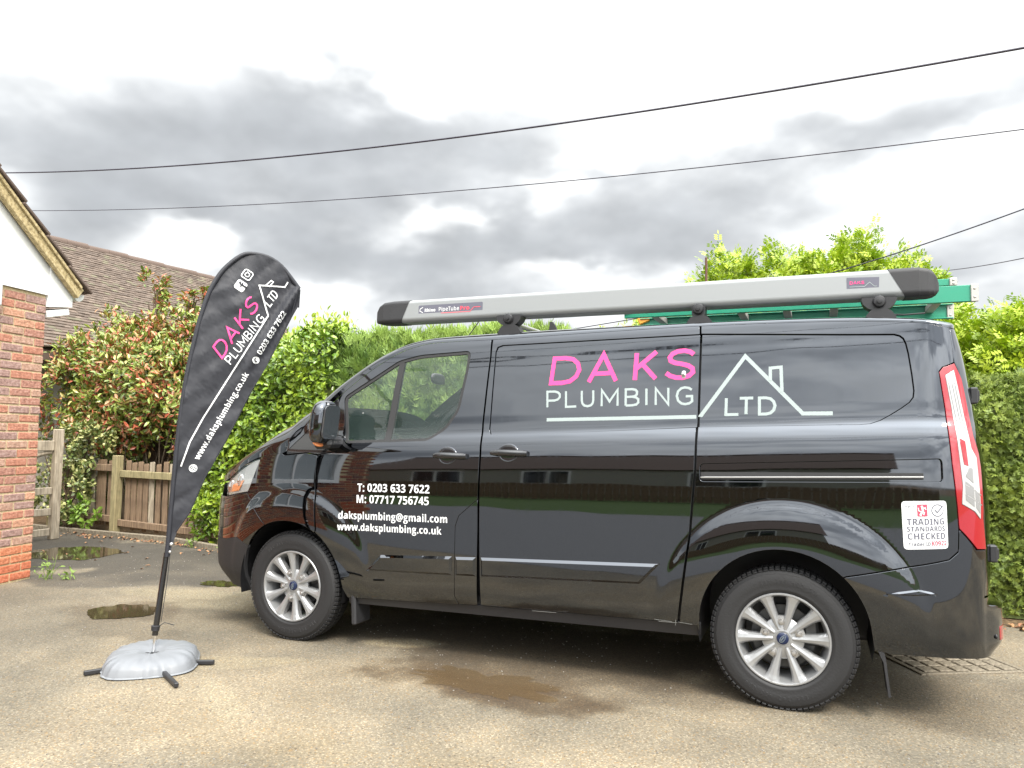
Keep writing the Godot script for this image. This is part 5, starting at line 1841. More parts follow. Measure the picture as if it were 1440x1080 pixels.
func build_van_inside(van: Node3D) -> void:
	var u := MB.new()
	box(u, T(Vector3(-1.45, 0.34, -0.986)), Vector3(4.3, 0.16, 0.96), 0.02)
	for q in [[-1.44, 1.96, 1.82], [0.64, 0.34, 1.62], [-3.55, 0.34, 1.30]]:
		box(u, T(Vector3(q[0], 0.37, -0.986)), Vector3(q[1], 0.10, q[2]), 0.02)
	put("underbody", u.mesh(), M["black_plastic"], van)
	var fl := MB.new()
	box(fl, T(Vector3(-2.2, 0.60, -0.986)), Vector3(1.5, 0.06, 1.8))
	box(fl, T(Vector3(-1.52, 0.90, -0.986)), Vector3(0.04, 0.80, 1.80))
	box(fl, T(Vector3(-1.52, 1.56, -0.986)), Vector3(0.04, 0.52, 1.66))
	put("bulkhead", fl.mesh(), M["upholstery"], van)
	var d := MB.new()
	box(d, T(Vector3(-2.62, 1.08, -0.986), 0, 0, -0.06), Vector3(0.55, 0.30, 1.74), 0.05)
	box(d, T(Vector3(-2.70, 1.235, -0.50)), Vector3(0.40, 0.05, 0.55), 0.02)
	var dash := put("dashboard", d.mesh(), M["black_plastic"], van)
	var vent := MB.new()
	var ring := rounded(pv([-0.055, -0.075, 0.055, -0.075, 0.055, 0.075, -0.055, 0.075]), 0.02)
	for i in ring.size():
		var a := ring[i]
		var b := ring[(i + 1) % ring.size()]
		tube(vent, [Vector3(0, a.y, a.x), Vector3(0, b.y, b.x)], [0.007], 6, false)
	put("air_vent", vent.mesh(), M["chrome"], dash, T(Vector3(-2.335, 1.17, -0.24), 0, -0.5, 0.1))
	var sw := MB.new()
	var wp := []
	for i in 25:
		wp.append(Vector3(0, cos(TAU * i / 24) * 0.19, sin(TAU * i / 24) * 0.19))
	tube(sw, wp, [0.016], 8, false)
	for a in [0.5, 2.6, 4.7]:
		tube(sw, [Vector3.ZERO, Vector3(0, cos(a) * 0.19, sin(a) * 0.19)], [0.018], 6)
	put("steering_wheel", sw.mesh(), M["rubber"], van, T(Vector3(-2.22, 1.20, -1.42), 0, 0, -0.5))
	for z in [-0.48, -0.92, -1.42]:
		var s := MB.new()
		blob(s, T(Vector3(-1.83, 0.84, z)), Vector3(0.25, 0.10, 0.20), 4.0)
		blob(s, T(Vector3(-1.62, 1.17, z), 0, 0, -0.18), Vector3(0.08, 0.33, 0.205), 4.0)
		var st := put("seat", s.mesh(), M["upholstery"], van)
		var hr := MB.new()
		blob(hr, T(Vector3(-1.56, 1.58, z), 0, 0, -0.15), Vector3(0.05, 0.10, 0.13), 3.5)
		put("headrest", hr.mesh(), M["upholstery"], st)
	var rv := MB.new()
	blob(rv, T(Vector3(-2.42, 1.72, -0.986), 0, 0.1, 0), Vector3(0.02, 0.04, 0.12), 3.0)
	put("rear_view_mirror", rv.mesh(), M["black_plastic"], van)
	# aerial and the fin behind it
	var ae := MB.new()
	tube(ae, [Vector3(-2.19, 1.93, -0.80), Vector3(-2.10, 1.985, -0.80)], [0.011, 0.006], 8)
	tube(ae, [Vector3(-2.10, 1.985, -0.80), Vector3(-1.99, 2.125, -0.80)], [0.004, 0.003], 6)
	put("aerial", ae.mesh(), M["rubber"], van)
	var f := MB.new()
	prism(f, T(Vector3(-1.53, 1.94, -1.0)), pv([0.055, 0.0, 0.05, 0.05, 0.02, 0.14, 0.0, 0.165, -0.02, 0.165, -0.035, 0.0]), -0.012, 0.012)
	put("roof_bar_end", f.mesh(), M["black_plastic"], van)

func build_wheels(van: Node3D) -> void:
	# built about the axle: x along the van, y up, z out of the wheel
	var tyre := MB.new()
	var ax := Transform3D(Basis(Vector3(1, 0, 0), Vector3(0, 0, 1), Vector3(0, -1, 0)), Vector3.ZERO)
	lathe(tyre, ax, [[0.210, -0.20], [0.265, -0.212], [0.310, -0.200], [0.332, -0.178], [0.337, -0.15], [0.338, -0.06], [0.3365, -0.038], [0.331, -0.022], [0.322, -0.010], [0.315, -0.0075], [0.312, -0.003], [0.290, 0.0025], [0.262, 0.003], [0.244, -0.002], [0.240, -0.001], [0.232, -0.004], [0.222, -0.012], [0.214, -0.016]], 96)
	# tread: blocks round the shoulder with gaps between
	for i in 76:
		var a := TAU * i / 76.0
		var b := Basis(Vector3(0, 0, 1), a)
		box(tyre, Transform3D(b * Basis(Vector3(0, 1, 0), 0.0), b * Vector3(0.3395, 0, -0.0465)), Vector3(0.012, 0.0215, 0.040), 0.002)
		box(tyre, Transform3D(b * Basis(Vector3(0, 0, 1), 0.0) * Basis(Vector3(0, 1, 0), -0.62), b * Vector3(0.3325, 0, -0.0205)), Vector3(0.010, 0.0205, 0.016), 0.0015)
		box(tyre, Transform3D(b, b * Vector3(0.3395, 0, -0.108)), Vector3(0.012, 0.0235, 0.055), 0.002)
	var raised := MB.new()     # raised marks on the sidewall
	for q in [[0.9, 2.0], [4.0, 5.2]]:
		var k := 16
		for i in k:
			var a: float = lerpf(q[0], q[1], float(i) / k)
			var b := Basis(Vector3(0, 0, 1), a)
			if i % 4 != 3:
				box(tyre, Transform3D(b, b * Vector3(0.278, 0, 0.0022)), Vector3(0.022 if i % 3 else 0.014, 0.010, 0.003), 0.001)
	var tm := tyre.mesh()
	var rim := MB.new()
	lathe(rim, ax, [[0.219, -0.020], [0.221, -0.008], [0.218, -0.004], [0.212, -0.004], [0.207, -0.010], [0.205, -0.022], [0.196, -0.05], [0.190, -0.10], [0.19, -0.18]], 72)
	for i in 10:
		var a := PI / 2 + TAU * (i + 0.5) / 10.0
		var b := Basis(Vector3(0, 0, 1), a)
		# x: outwards along the spoke, y: across it
		var w0 := 0.019
		var w1 := 0.034
		var st := [[0.045, 0.012, -0.025], [0.085, 0.0165, -0.023], [0.12, 0.0195, -0.020], [0.155, 0.0225, -0.016], [0.182, 0.0275, -0.013], [0.198, 0.034, -0.010], [0.210, 0.046, -0.008]]
		for j in st.size() - 1:
			var p: Array = st[j]
			var q: Array = st[j + 1]
			var g := func(r: float, y: float, z: float) -> Vector3: return b * Vector3(r, y, z)
			var up: Vector3 = b * Vector3(-0.1, 0, 1)
			# a ridged top face, bevels and sides
			rim.flat4(g.call(p[0], -p[1] * 0.62, p[2]), g.call(q[0], -q[1] * 0.62, q[2]), g.call(q[0], 0.0, q[2] + 0.0035), g.call(p[0], 0.0, p[2] + 0.0035), up)
			rim.flat4(g.call(p[0], p[1] * 0.62, p[2]), g.call(q[0], q[1] * 0.62, q[2]), g.call(q[0], 0.0, q[2] + 0.0035), g.call(p[0], 0.0, p[2] + 0.0035), up)
			for s in [-1.0, 1.0]:
				rim.flat4(g.call(p[0], s * p[1] * 0.62, p[2]), g.call(q[0], s * q[1] * 0.62, q[2]), g.call(q[0], s * q[1], q[2] - 0.012), g.call(p[0], s * p[1], p[2] - 0.012), b * Vector3(0, s, 1))
				rim.flat4(g.call(p[0], s * p[1], p[2] - 0.012), g.call(q[0], s * q[1], q[2] - 0.012), g.call(q[0], s * q[1] * 1.02, q[2] - 0.045), g.call(p[0], s * p[1] * 1.02, p[2] - 0.045), b * Vector3(0, s, 0))
	lathe(rim, ax, [[0.100, -0.055], [0.100, -0.042], [0.095, -0.037], [0.060, -0.030], [0.036, -0.0245], [0.034, -0.027], [0.0, -0.027]], 60)
	# webs that close every second gap near the hub, with the nuts in them
	for i in 5:
		var a := PI / 2 + TAU * i / 5.0
		var b := Basis(Vector3(0, 0, 1), a)
		prism(rim, Transform3D(b, Vector3.ZERO), pv([0.04, -0.03, 0.092, -0.028, 0.106, -0.016, 0.106, 0.016, 0.092, 0.028, 0.04, 0.03]), -0.06, -0.034)
	var rm := rim.mesh()
	var nut := MB.new()
	lathe(nut, ax, [[0.012, -0.036], [0.012, -0.015], [0.0095, -0.010], [0.0, -0.009]], 6)
	lathe(nut, ax, [[0.0175, -0.036], [0.0175, -0.0255], [0.012, -0.025]], 16)
	var nm := nut.mesh()
	var capm := MB.new()
	lathe(capm, ax, [[0.029, -0.026], [0.028, -0.0195], [0.024, -0.0165], [0.0, -0.0155]], 32)
	var cm := capm.mesh()
	var em := MB.new()
	var flatp := func(p: Vector2, lift: float) -> Vector3: return Vector3(p.x, p.y, -0.0148 + lift)
	var ov := PackedVector2Array()
	for i in 25:
		ov.append(Vector2(cos(TAU * i / 24) * 0.019, sin(TAU * i / 24) * 0.0095).rotated(0.9))
	stroke(em, ov, 0.0012, flatp, 0.0, Vector3.BACK)
	typeset(em, "Ford", Vector2(-0.011, -0.003).rotated(0.9), Vector2(0.011, -0.003).rotated(0.9), 1.0, flatp, Vector3.BACK, false, 0.0)
	var emm := em.mesh()
	var disc := MB.new()
	lathe(disc, ax, [[0.0, -0.075], [0.08, -0.075], [0.082, -0.09], [0.15, -0.09], [0.15, -0.115]], 48)
	box(disc, T(Vector3(0.13, 0.03, -0.09)), Vector3(0.07, 0.14, 0.05), 0.012)
	lathe(disc, ax, [[0.185, -0.185], [0.0, -0.185]], 32)
	var dm := disc.mesh()
	for q in [[0.0, -0.03, 0.1], [-2.933, -0.03, 1.0], [0.0, -1.942, 0.4], [-2.933, -1.942, 0.7]]:
		var near: bool = q[1] > -1.0
		var w := Node3D.new()
		w.name = "wheel"
		var k := 0
		while van.has_node(NodePath(String(w.name))):
			k += 1
			w.name = "wheel_%03d" % k
		van.add_child(w, true)
		w.transform = Transform3D((Basis() if near else Basis(Vector3.UP, PI)) * Basis(Vector3.BACK, 0.06 if q[0] == 0.0 else 0.42), Vector3(q[0], 0.338, q[1]))
		put("tyre", tm, M["tyre"], w)
		put("rim", rm, M["alloy"], w)
		put("hub_cap", cm, M["blue_enamel"], w)
		put("hub_emblem", emm, M["grey_vinyl"], w)
		put("brake", dm, M["alloy_dark"], w)
		for i in 5:
			var a := PI / 2 + TAU * i / 5.0
			put("wheel_nut", nm, M["steel"], w, Transform3D(Basis(), Vector3(cos(a) * 0.081, sin(a) * 0.081, 0)))

func build_van_lettering(van: Node3D) -> void:
	var on := func(p: Vector2, lift: float) -> Vector3: return on_skin(p, lift)
	var sunk := func(p: Vector2, lift: float) -> Vector3: return on_skin(p, lift - 0.010)
	var Z := Vector3.BACK
	var pink := MB.new()
	var w := 0.024
	for q in [["D", -1.222, 1.609, -1.062, 1.611, -1.208, 1.751], ["A", -1.000, 1.612, -0.846, 1.616, -0.997, 1.764], ["K", -0.741, 1.619, -0.628, 1.624, -0.734, 1.768], ["S", -0.578, 1.624, -0.425, 1.628, -0.573, 1.772]]:
		pink = MB.new()
		glyph(pink, q[0], Vector2(q[1], q[2]), Vector2(q[3], q[4]), Vector2(q[5], q[6]), w, sunk, Z)
		put("letter", pink.mesh(), M["pink_vinyl"], van)
	var grey := MB.new()
	w = 0.0125
	for q in [["P", -1.236, 1.472, -1.158, -1.241, 1.560], ["L", -1.126, 1.474, -1.066, -1.130, 1.562], ["U", -1.034, 1.476, -0.968, -1.038, 1.563], ["M", -0.921, 1.477, -0.832, -0.923, 1.566], ["B", -0.787, 1.480, -0.718, -0.789, 1.568], ["I", -0.674, 1.482, -0.620, -0.676, 1.571], ["N", -0.624, 1.483, -0.557, -0.626, 1.572], ["G", -0.512, 1.485, -0.430, -0.514, 1.574]]:
		grey = MB.new()
		glyph(grey, q[0], Vector2(q[1], q[2]), Vector2(q[3], q[2] + 0.002), Vector2(q[4], q[5]), w, sunk, Z)
		put("letter", grey.mesh(), M["grey_vinyl"], van)
	var house := MB.new()
	stroke(house, pv([-1.237, 1.401, -0.411, 1.4195]), 0.019, sunk, 0.0015, Z)
	put("logo_line", house.mesh(), M["grey_vinyl"], van)
	var roofline := MB.new()
	stroke(roofline, pv([-0.391, 1.4205, -0.391, 1.4206, -0.167, 1.734, 0.106, 1.437, 0.242, 1.438]), 0.019, sunk, 0.0015, Z)
	stroke(roofline, pv([-0.045, 1.605, -0.045, 1.668, 0.006, 1.672, 0.010, 1.545]), 0.016, sunk, 0.0022, Z)
	put("logo_roofline", roofline.mesh(), M["grey_vinyl"], van)
	var ltd := MB.new()
	for q in [["L", -0.262, 1.431, -0.200, -0.260, 1.516], ["T", -0.196, 1.433, -0.130, -0.194, 1.515], ["D", -0.098, 1.434, -0.022, -0.098, 1.516]]:
		ltd = MB.new()
		glyph(ltd, q[0], Vector2(q[1], q[2]), Vector2(q[3], q[2] + 0.001), Vector2(q[4], q[5]), 0.0145, sunk, Z)
		put("letter", ltd.mesh(), M["grey_vinyl"], van)
	var wl := MB.new()
	typeset(wl, "T: 0203 633 7622", Vector2(-2.434, 0.957), Vector2(-1.936, 0.965), 1.02, on, Z)
	typeset(wl, "M: 07717 756745", Vector2(-2.437, 0.888), Vector2(-1.939, 0.897), 1.02, on, Z)
	typeset(wl, "daksplumbing@gmail.com", Vector2(-2.563, 0.787), Vector2(-1.817, 0.800), 1.02, on, Z)
	typeset(wl, "www.daksplumbing.co.uk", Vector2(-2.563, 0.718), Vector2(-1.854, 0.731), 1.02, on, Z)
	put("white_lettering", wl.mesh(), M["white_vinyl"], van)
	for q in [[-0.62, 0.372, -0.53, 0.370], [-0.60, 0.364, -0.505, 0.367], [-0.50, 0.372, -0.43, 0.368], [-0.515, 0.352, -0.512, 0.382], [-1.30, 0.3465, -1.16, 0.350]]:
		var scuff := MB.new()
		stroke(scuff, pv(q), 0.0022, on, 0.0022, Z)
		put("scuff_mark", scuff.mesh(), M["scraped_paint"], van)
	# lock in the sliding door
	var lk := MB.new()
	blob(lk, T(on_skin(Vector2(-0.479, 1.643), -0.009)), Vector3(0.013, 0.021, 0.007), 2.6, 16, 8)
	put("door_lock", lk.mesh(), M["chrome"], van)
	# sticker on the rear quarter
	var sk := MB.new()
	var sp := rounded(pv([0.531, 0.810, 0.733, 0.826, 0.728, 1.040, 0.524, 1.030]), 0.018)
	skin_patch(sk, sp, [], 0.0012, 0.02)
	var stick := put("sticker", sk.mesh(), M["white_vinyl"], van)
	# sticker frame: u to the right, v up, both 0..1
	var st := func(p: Vector2, lift: float) -> Vector3:
		var a := Vector2(0.531, 0.810).lerp(Vector2(0.733, 0.826), p.x)
		var b := Vector2(0.524, 1.030).lerp(Vector2(0.728, 1.040), p.x)
		return on_skin(a.lerp(b, p.y), lift + 0.0012)
	var ink := MB.new()
	typeset(ink, "TRADING", Vector2(0.09, 0.505), Vector2(0.92, 0.505), 0.95, st, Z, true, 0.001)
	typeset(ink, "STANDARDS", Vector2(0.085, 0.37), Vector2(0.93, 0.37), 0.95, st, Z, true, 0.001)
	typeset(ink, "CHECKED", Vector2(0.09, 0.205), Vector2(0.93, 0.205), 0.92, st, Z, true, 0.001)
	typeset(ink, "Trader ID", Vector2(0.10, 0.07), Vector2(0.57, 0.07), 1.0, st, Z, true, 0.001)
	var ring := PackedVector2Array()
	for i in 24:
		ring.append(Vector2(0.77, 0.80) + Vector2(cos(0.75 + TAU * 0.92 * i / 23.0), sin(0.75 + TAU * 0.92 * i / 23.0)) * Vector2(0.138, 0.12))
	stroke(ink, ring, 0.022, st, 0.001, Z)
	stroke(ink, pv([0.70, 0.815, 0.76, 0.755, 0.90, 0.895]), 0.026, st, 0.0014, Z)
	typeset(ink, "Kent", Vector2(0.08, 0.86), Vector2(0.26, 0.86), 0.9, st, Z, false, 0.001)
	typeset(ink, "County", Vector2(0.08, 0.79), Vector2(0.26, 0.79), 0.9, st, Z, false, 0.001)
	typeset(ink, "Council", Vector2(0.08, 0.72), Vector2(0.26, 0.72), 0.9, st, Z, false, 0.001)
	put("sticker_print", ink.mesh(), M["slate_ink"], stick)
	var red := MB.new()
	typeset(red, "K0922", Vector2(0.60, 0.07), Vector2(0.96, 0.07), 1.0, st, Z, true, 0.001)
	for i in 1:
		var q := [Vector2(0.31, 0.68), Vector2(0.53, 0.68), Vector2(0.53, 0.93), Vector2(0.31, 0.93)]
		red.flat4(st.call(q[0], 0.001), st.call(q[1], 0.001), st.call(q[2], 0.001), st.call(q[3], 0.001), Z)
	put("sticker_print", red.mesh(), M["red_ink"], stick)
	var em := MB.new()     # a white rearing horse
	stroke(em, pv([0.37, 0.70, 0.40, 0.76, 0.43, 0.80, 0.42, 0.87, 0.40, 0.90]), 0.045, st, 0.0016, Z)
	stroke(em, pv([0.42, 0.83, 0.48, 0.86, 0.50, 0.82]), 0.022, st, 0.0019, Z)
	stroke(em, pv([0.41, 0.79, 0.46, 0.76, 0.44, 0.71]), 0.022, st, 0.0022, Z)
	stroke(em, pv([0.39, 0.78, 0.34, 0.80, 0.335, 0.86]), 0.018, st, 0.0025, Z)
	put("sticker_print", em.mesh(), M["white_vinyl"], stick)

# ---------------------------------------------------------------- what the van carries
func build_roof_load() -> void:
	var van := get_node("panel_van")
	# three roof bars with their feet belong to the van
	for q in [[-1.515, 1.925], [-0.408, 1.922], [0.468, 1.912]]:
		var bm := MB.new()
		tube(bm, [Vector3(q[0], q[1] + 0.055, -0.22), Vector3(q[0], q[1] + 0.062, -0.6), Vector3(q[0], q[1] + 0.064, -0.986), Vector3(q[0], q[1] + 0.062, -1.37), Vector3(q[0], q[1] + 0.055, -1.75)], [0.016], 10)
		var bar := put("roof_bar", bm.mesh(), M["steel"], van)
		for z in [-0.20, -1.772]:
			var f := MB.new()
			prism(f, T(Vector3(q[0], q[1] - 0.008, z)), rounded(pv([-0.075, -0.012, 0.075, -0.012, 0.070, 0.012, 0.048, 0.042, 0.030, 0.052, -0.030, 0.052, -0.048, 0.042, -0.070, 0.012]), 0.008), -0.035, 0.035)
			put("bar_foot", f.mesh(), M["black_plastic"], bar)
		var cl := MB.new()
		var cy: float = 1.925 + 0.070 if q[0] < -1.0 else q[1] + 0.072
		var up := rounded(pv([-0.082, 0.030, 0.082, 0.030, 0.072, -0.004, 0.045, -0.028, 0.0, -0.036, -0.045, -0.028, -0.072, -0.004]), 0.012)
		if absf(q[0] + 0.408) < 0.01:
			up = rounded(pv([-0.035, 0.030, 0.035, 0.030, 0.035, -0.03, -0.035, -0.03]), 0.012)
		prism(cl, T(Vector3(q[0] - 0.005, cy, -0.20)), up, -0.05, 0.03)
		lathe(cl, Transform3D(Basis(Vector3(1, 0, 0), Vector3(0, 0, 1), Vector3(0, -1, 0)), Vector3(q[0] - 0.005, cy + 0.008, -0.165)), [[0.030, -0.01], [0.030, 0.006], [0.024, 0.014], [0.012, 0.016], [0.011, 0.024], [0.0, 0.025]], 20)
		put("tube_clamp", cl.mesh(), M["black_plastic"], bar)
	# ---- a jacket over the passenger seat
	var jk := thing("work_jacket", "grey and yellow high-visibility jacket over the seat, seen through the cab window", "jacket", T(Vector3(-1.72, 1.06, -0.46)))
	var jm := MB.new()
	blob(jm, T(Vector3(0.02, 0.20, 0.0), 0, 0, -0.2), Vector3(0.125, 0.24, 0.235), 2.6, 24, 16)
	blob(jm, T(Vector3(-0.10, -0.02, 0.06), 0.3, 0.2, 0.5), Vector3(0.17, 0.07, 0.10), 2.4, 18, 10)
	put("cloth", jm.mesh(), M["hi_vis_grey"], jk)
	for y in [0.11, 0.25]:
		var bd := MB.new()
		blob(bd, T(Vector3(0.02 + (y - 0.2) * 0.2, y, 0.0), 0, 0, -0.2), Vector3(0.128, 0.028, 0.239), 3.0, 24, 8)
		put("yellow_band", bd.mesh(), M["hi_vis"], jk)
	# ---- the pipe tube
	var t := thing("pipe_tube", "long silver pipe carrier tube with black end caps strapped along the roof edge", "pipe carrier")
	var y0 := 2.089
	var zc := -0.275
	var sec := rounded(pv([-0.075, -0.052, -0.060, -0.070, 0.060, -0.070, 0.075, -0.052, 0.070, 0.058, 0.055, 0.072, -0.055, 0.072, -0.070, 0.058]), 0.012, 3)
	var body := MB.new()
	var across := Basis(Vector3(0, 0, -1), Vector3(0, 1, 0), Vector3(1, 0, 0))   # section x -> -z, y -> y, length -> x
	var x0 := -2.28
	var x1 := 0.585
	# slanted ends: the cut leans with height
	var ring := func(x: float, lean: float, k: float, drop: float) -> Array:
		var o := []
		for p in sec:
			o.append(Vector3(x + lean * (p.y + 0.07), y0 + p.y * k + drop, zc - p.x * k))
		return o
	var skin_rings := func(mb: MB, a: Array, b: Array) -> void:
		var ca := Vector3.ZERO
		for p in a:
			ca += p
		ca /= a.size()
		for i in a.size():
			var j := (i + 1) % a.size()
			var na: Vector3 = (a[i] - ca) * Vector3(0, 1, 1)
			var nb: Vector3 = (a[j] - ca) * Vector3(0, 1, 1)
			mb.flat4(a[i], a[j], b[j], b[i], na + nb)
	for i in 14:
		var xa := lerpf(x0, x1, i / 14.0)
		var xb := lerpf(x0, x1, (i + 1) / 14.0)
		var la := lerpf(0.42, -0.54, i / 14.0)
		var lb := lerpf(0.42, -0.54, (i + 1) / 14.0)
		skin_rings.call(body, ring.call(xa, la, 1.0, 0.0), ring.call(xb, lb, 1.0, 0.0))
	put("tube_body", body.mesh(), M["tube_silver"], t)
	for e in [-1.0, 1.0]:
		var c := MB.new()
		var prev: Array = ring.call(x0 + 0.004 if e < 0 else x1 - 0.004, 0.42 if e < 0 else -0.54, 1.03, 0.0)
		var prof := [[0.00, 1.03, 0.0], [0.075, 1.03, 0.0], [0.135, 0.98, -0.002], [0.175, 0.82, -0.010], [0.20, 0.58, -0.022], [0.212, 0.30, -0.034], [0.215, 0.02, -0.040]]
		if e > 0:
			prof = [[0.0, 1.03, 0.0], [0.055, 1.03, 0.0], [0.058, 1.015, 0.0], [0.095, 0.96, -0.004], [0.120, 0.82, -0.010], [0.136, 0.58, -0.018], [0.145, 0.30, -0.024], [0.148, 0.02, -0.028]]
		for q in prof:
			var lean: float = (0.42 if e < 0 else -0.54) * clampf(1.0 - q[0] / (0.10 if e < 0 else 0.055), 0.0, 1.0) if q[0] > 0.0 else (0.42 if e < 0 else -0.54)
			var r: Array = ring.call((x0 + 0.004 if e < 0 else x1 + 0.004) + e * q[0], lean, q[1], q[2])
			for i in r.size():
				var j := (i + 1) % r.size()
				var cc := Vector3(0, y0, zc)
				var nn: Vector3 = (r[i] + r[j]) * 0.5 - cc
				mb_quad_out(c, prev[i], prev[j], r[j], r[i], Vector3(e * 0.02, nn.y, nn.z))
			prev = r
		put("end_cap", c.mesh(), M["grained_plastic"], t)
	# name plates on the tube
	var pl_ := func(p: Vector2, lift: float) -> Vector3: return Vector3(p.x, p.y, -0.2025 + lift)
	var np := MB.new()
	prism(np, T(Vector3(0, 0, -0.2045)), rounded(pv([-2.150, 2.058, -1.706, 2.058, -1.706, 2.121, -2.150, 2.121]), 0.008), 0.0, 0.003)
	var plate := put("name_plate", np.mesh(), M["slate_ink"], t)
	var wt := MB.new()
	typeset(wt, "Rhino", Vector2(-2.105, 2.078), Vector2(-2.03, 2.078), 1.0, pl_, Vector3.BACK, true, 0.0025)
	typeset(wt, "PipeTube", Vector2(-2.005, 2.078), Vector2(-1.865, 2.078), 1.0, pl_, Vector3.BACK, false, 0.0025)
	stroke(wt, pv([-2.118, 2.108, -2.138, 2.098, -2.140, 2.085, -2.118, 2.074]), 0.004, pl_, 0.0025, Vector3.BACK)
	put("plate_print", wt.mesh(), M["white_vinyl"], plate)
	var rt := MB.new()
	typeset(rt, "Pro", Vector2(-1.857, 2.078), Vector2(-1.795, 2.078), 0.8, pl_, Vector3.BACK, true, 0.0025)
	stroke(rt, pv([-1.99, 2.066, -1.79, 2.066, -1.765, 2.092, -1.72, 2.092]), 0.003, pl_, 0.0025, Vector3.BACK)
	put("plate_print", rt.mesh(), M["red_ink"], plate)
	var bp := MB.new()
	prism(bp, T(Vector3(0, 0, -0.2045)), pv([0.318, 2.044, 0.465, 2.040, 0.468, 2.122, 0.320, 2.128]), 0.0, 0.003)
	var badge := put("name_plate", bp.mesh(), M["slate_ink"], t)
	var pk := MB.new()
	for q in [["D", 0.335], ["A", 0.352], ["K", 0.370], ["S", 0.387]]:
		glyph(pk, q[0], Vector2(q[1], 2.092), Vector2(q[1] + 0.012, 2.092), Vector2(q[1], 2.106), 0.0028, pl_, Vector3.BACK, 0.0025)
	put("plate_print", pk.mesh(), M["pink_vinyl"], badge)
	var gl := MB.new()
	stroke(gl, pv([0.332, 2.079, 0.401, 2.078, 0.424, 2.099, 0.446, 2.077, 0.457, 2.077]), 0.0025, pl_, 0.0025, Vector3.BACK)
	put("plate_print", gl.mesh(), M["grey_vinyl"], badge)
	# ---- the ladder: two sections, lying on the bars
	var l := thing("extension_ladder", "green two-section ladder lying on the roof bars behind the silver tube", "ladder")
	var chan := func(mb: MB, a: Vector3, b: Vector3, high: float, inward: float) -> void:   # a channel rail
		var d := b - a
		var xf := Transform3D(Basis(d.normalized(), Vector3.UP, d.normalized().cross(Vector3.UP)), (a + b) / 2)
		box(mb, xf, Vector3(d.length(), high, 0.006), 0.002)
		for s in [-1.0, 1.0]:
			box(mb, Transform3D(xf.basis, xf * Vector3(0, s * (high / 2 - 0.003), inward * 0.016)), Vector3(d.length(), 0.006, 0.026), 0.002)
	for q in [[-0.91, 0.945, 2.076, 0.086, -0.545, -1.0], [-0.75, 0.865, 2.158, 0.036, -0.64, -0.93]]:
		for side_ in 2:
			var z: float = q[4 + side_]
			var m := MB.new()
			chan.call(m, Vector3(q[0], q[2] - 0.022 * side_, z), Vector3(q[1] - 0.045 * side_, q[2] - 0.022 * side_, z), q[3], -1.0 if side_ == 0 else 1.0)
			var st := put("stile", m.mesh(), M["ladder_green"], l)
			var cap := MB.new()
			box(cap, T(Vector3(q[1] - 0.012 - 0.045 * side_, q[2] - 0.022 * side_, z + 0.006)), Vector3(0.035, q[3] + 0.006, 0.014), 0.003)
			for yy in [-0.022, 0.022]:
				blob(cap, T(Vector3(q[1] - 0.012 - 0.045 * side_, q[2] + yy * (q[3] / 0.086) - 0.022 * side_, z + 0.013)), Vector3(0.007, 0.007, 0.004), 2.0, 10, 6)
			put("end_plate", cap.mesh(), M["ladder_alloy"], st)
			if q[0] < -0.9:
				var foot := MB.new()
				box(foot, T(Vector3(q[0] + 0.02, q[2] + 0.02, z + 0.006), 0, 0, 0.35), Vector3(0.075, 0.06, 0.03), 0.006)
				put("end_bracket", foot.mesh(), M["ladder_amber"], st)
		for i in 8:
			var x: float = q[0] + 0.16 + i * 0.255
			if x > q[1] - 0.05:
				break
			var r := MB.new()
			prism(r, Transform3D(Basis(Vector3(1, 0, 0), Vector3(0, 1, 0), Vector3(0, 0, 1)), Vector3(x, q[2], 0)), rounded(pv([-0.022, -0.026, 0.022, -0.026, 0.020, 0.012, 0.0, 0.016, -0.020, 0.012]), 0.005), q[5] + 0.004, q[4] - 0.004)
			put("rung", r.mesh(), M["ladder_alloy"], l)
	# dark strap holding it
	var sp := MB.new()
	tube(sp, [Vector3(0.70, 1.975, -0.5), Vector3(0.60, 1.965, -0.46), Vector3(0.45, 1.972, -0.44)], [0.005], 6)
	var strap := put("strap", sp.mesh(), M["rubber"], l)

func mb_quad_out(mb: MB, a: Vector3, b: Vector3, c: Vector3, d: Vector3, out: Vector3) -> void:
	mb.flat4(a, b, c, d, out)

# ---------------------------------------------------------------- the feather flag
var crease_noise := FastNoiseLite.new()

func flag_z(p: Vector2) -> float:
	var t := clampf((p.y - 0.6) / 1.7, 0.0, 1.0)
	var z := 0.016 * sin(p.x * 9.0 - p.y * 4.0) * t
	z += 0.012 * crease_noise.get_noise_2d(p.x * 2.2 + p.y * 1.0, p.y * 0.9 - p.x) * (0.3 + t)
	z += 0.0012 * crease_noise.get_noise_2d(p.x * 9.0, p.y * 9.0)
	# tension folds that run off the pole towards the free corner
	var along := (p.x - 0.1) * 0.78 + (p.y - 1.2) * 0.62
	var across := (p.x - 0.1) * 0.62 - (p.y - 1.2) * 0.78
	z += 0.0045 * sin(across * 46.0 + 3.0 * crease_noise.get_noise_2d(p.x, p.y)) * clampf(0.5 + crease_noise.get_noise_2d(along * 2.0 + 9.0, across * 6.0), 0.0, 1.0)
	z += 0.035 * ss(0.05, 0.0, absf((p.x - 0.62) - (p.y - 2.02) * 0.55)) * ss(1.5, 2.0, p.y)    # the fold down the leech
	return z + 0.012

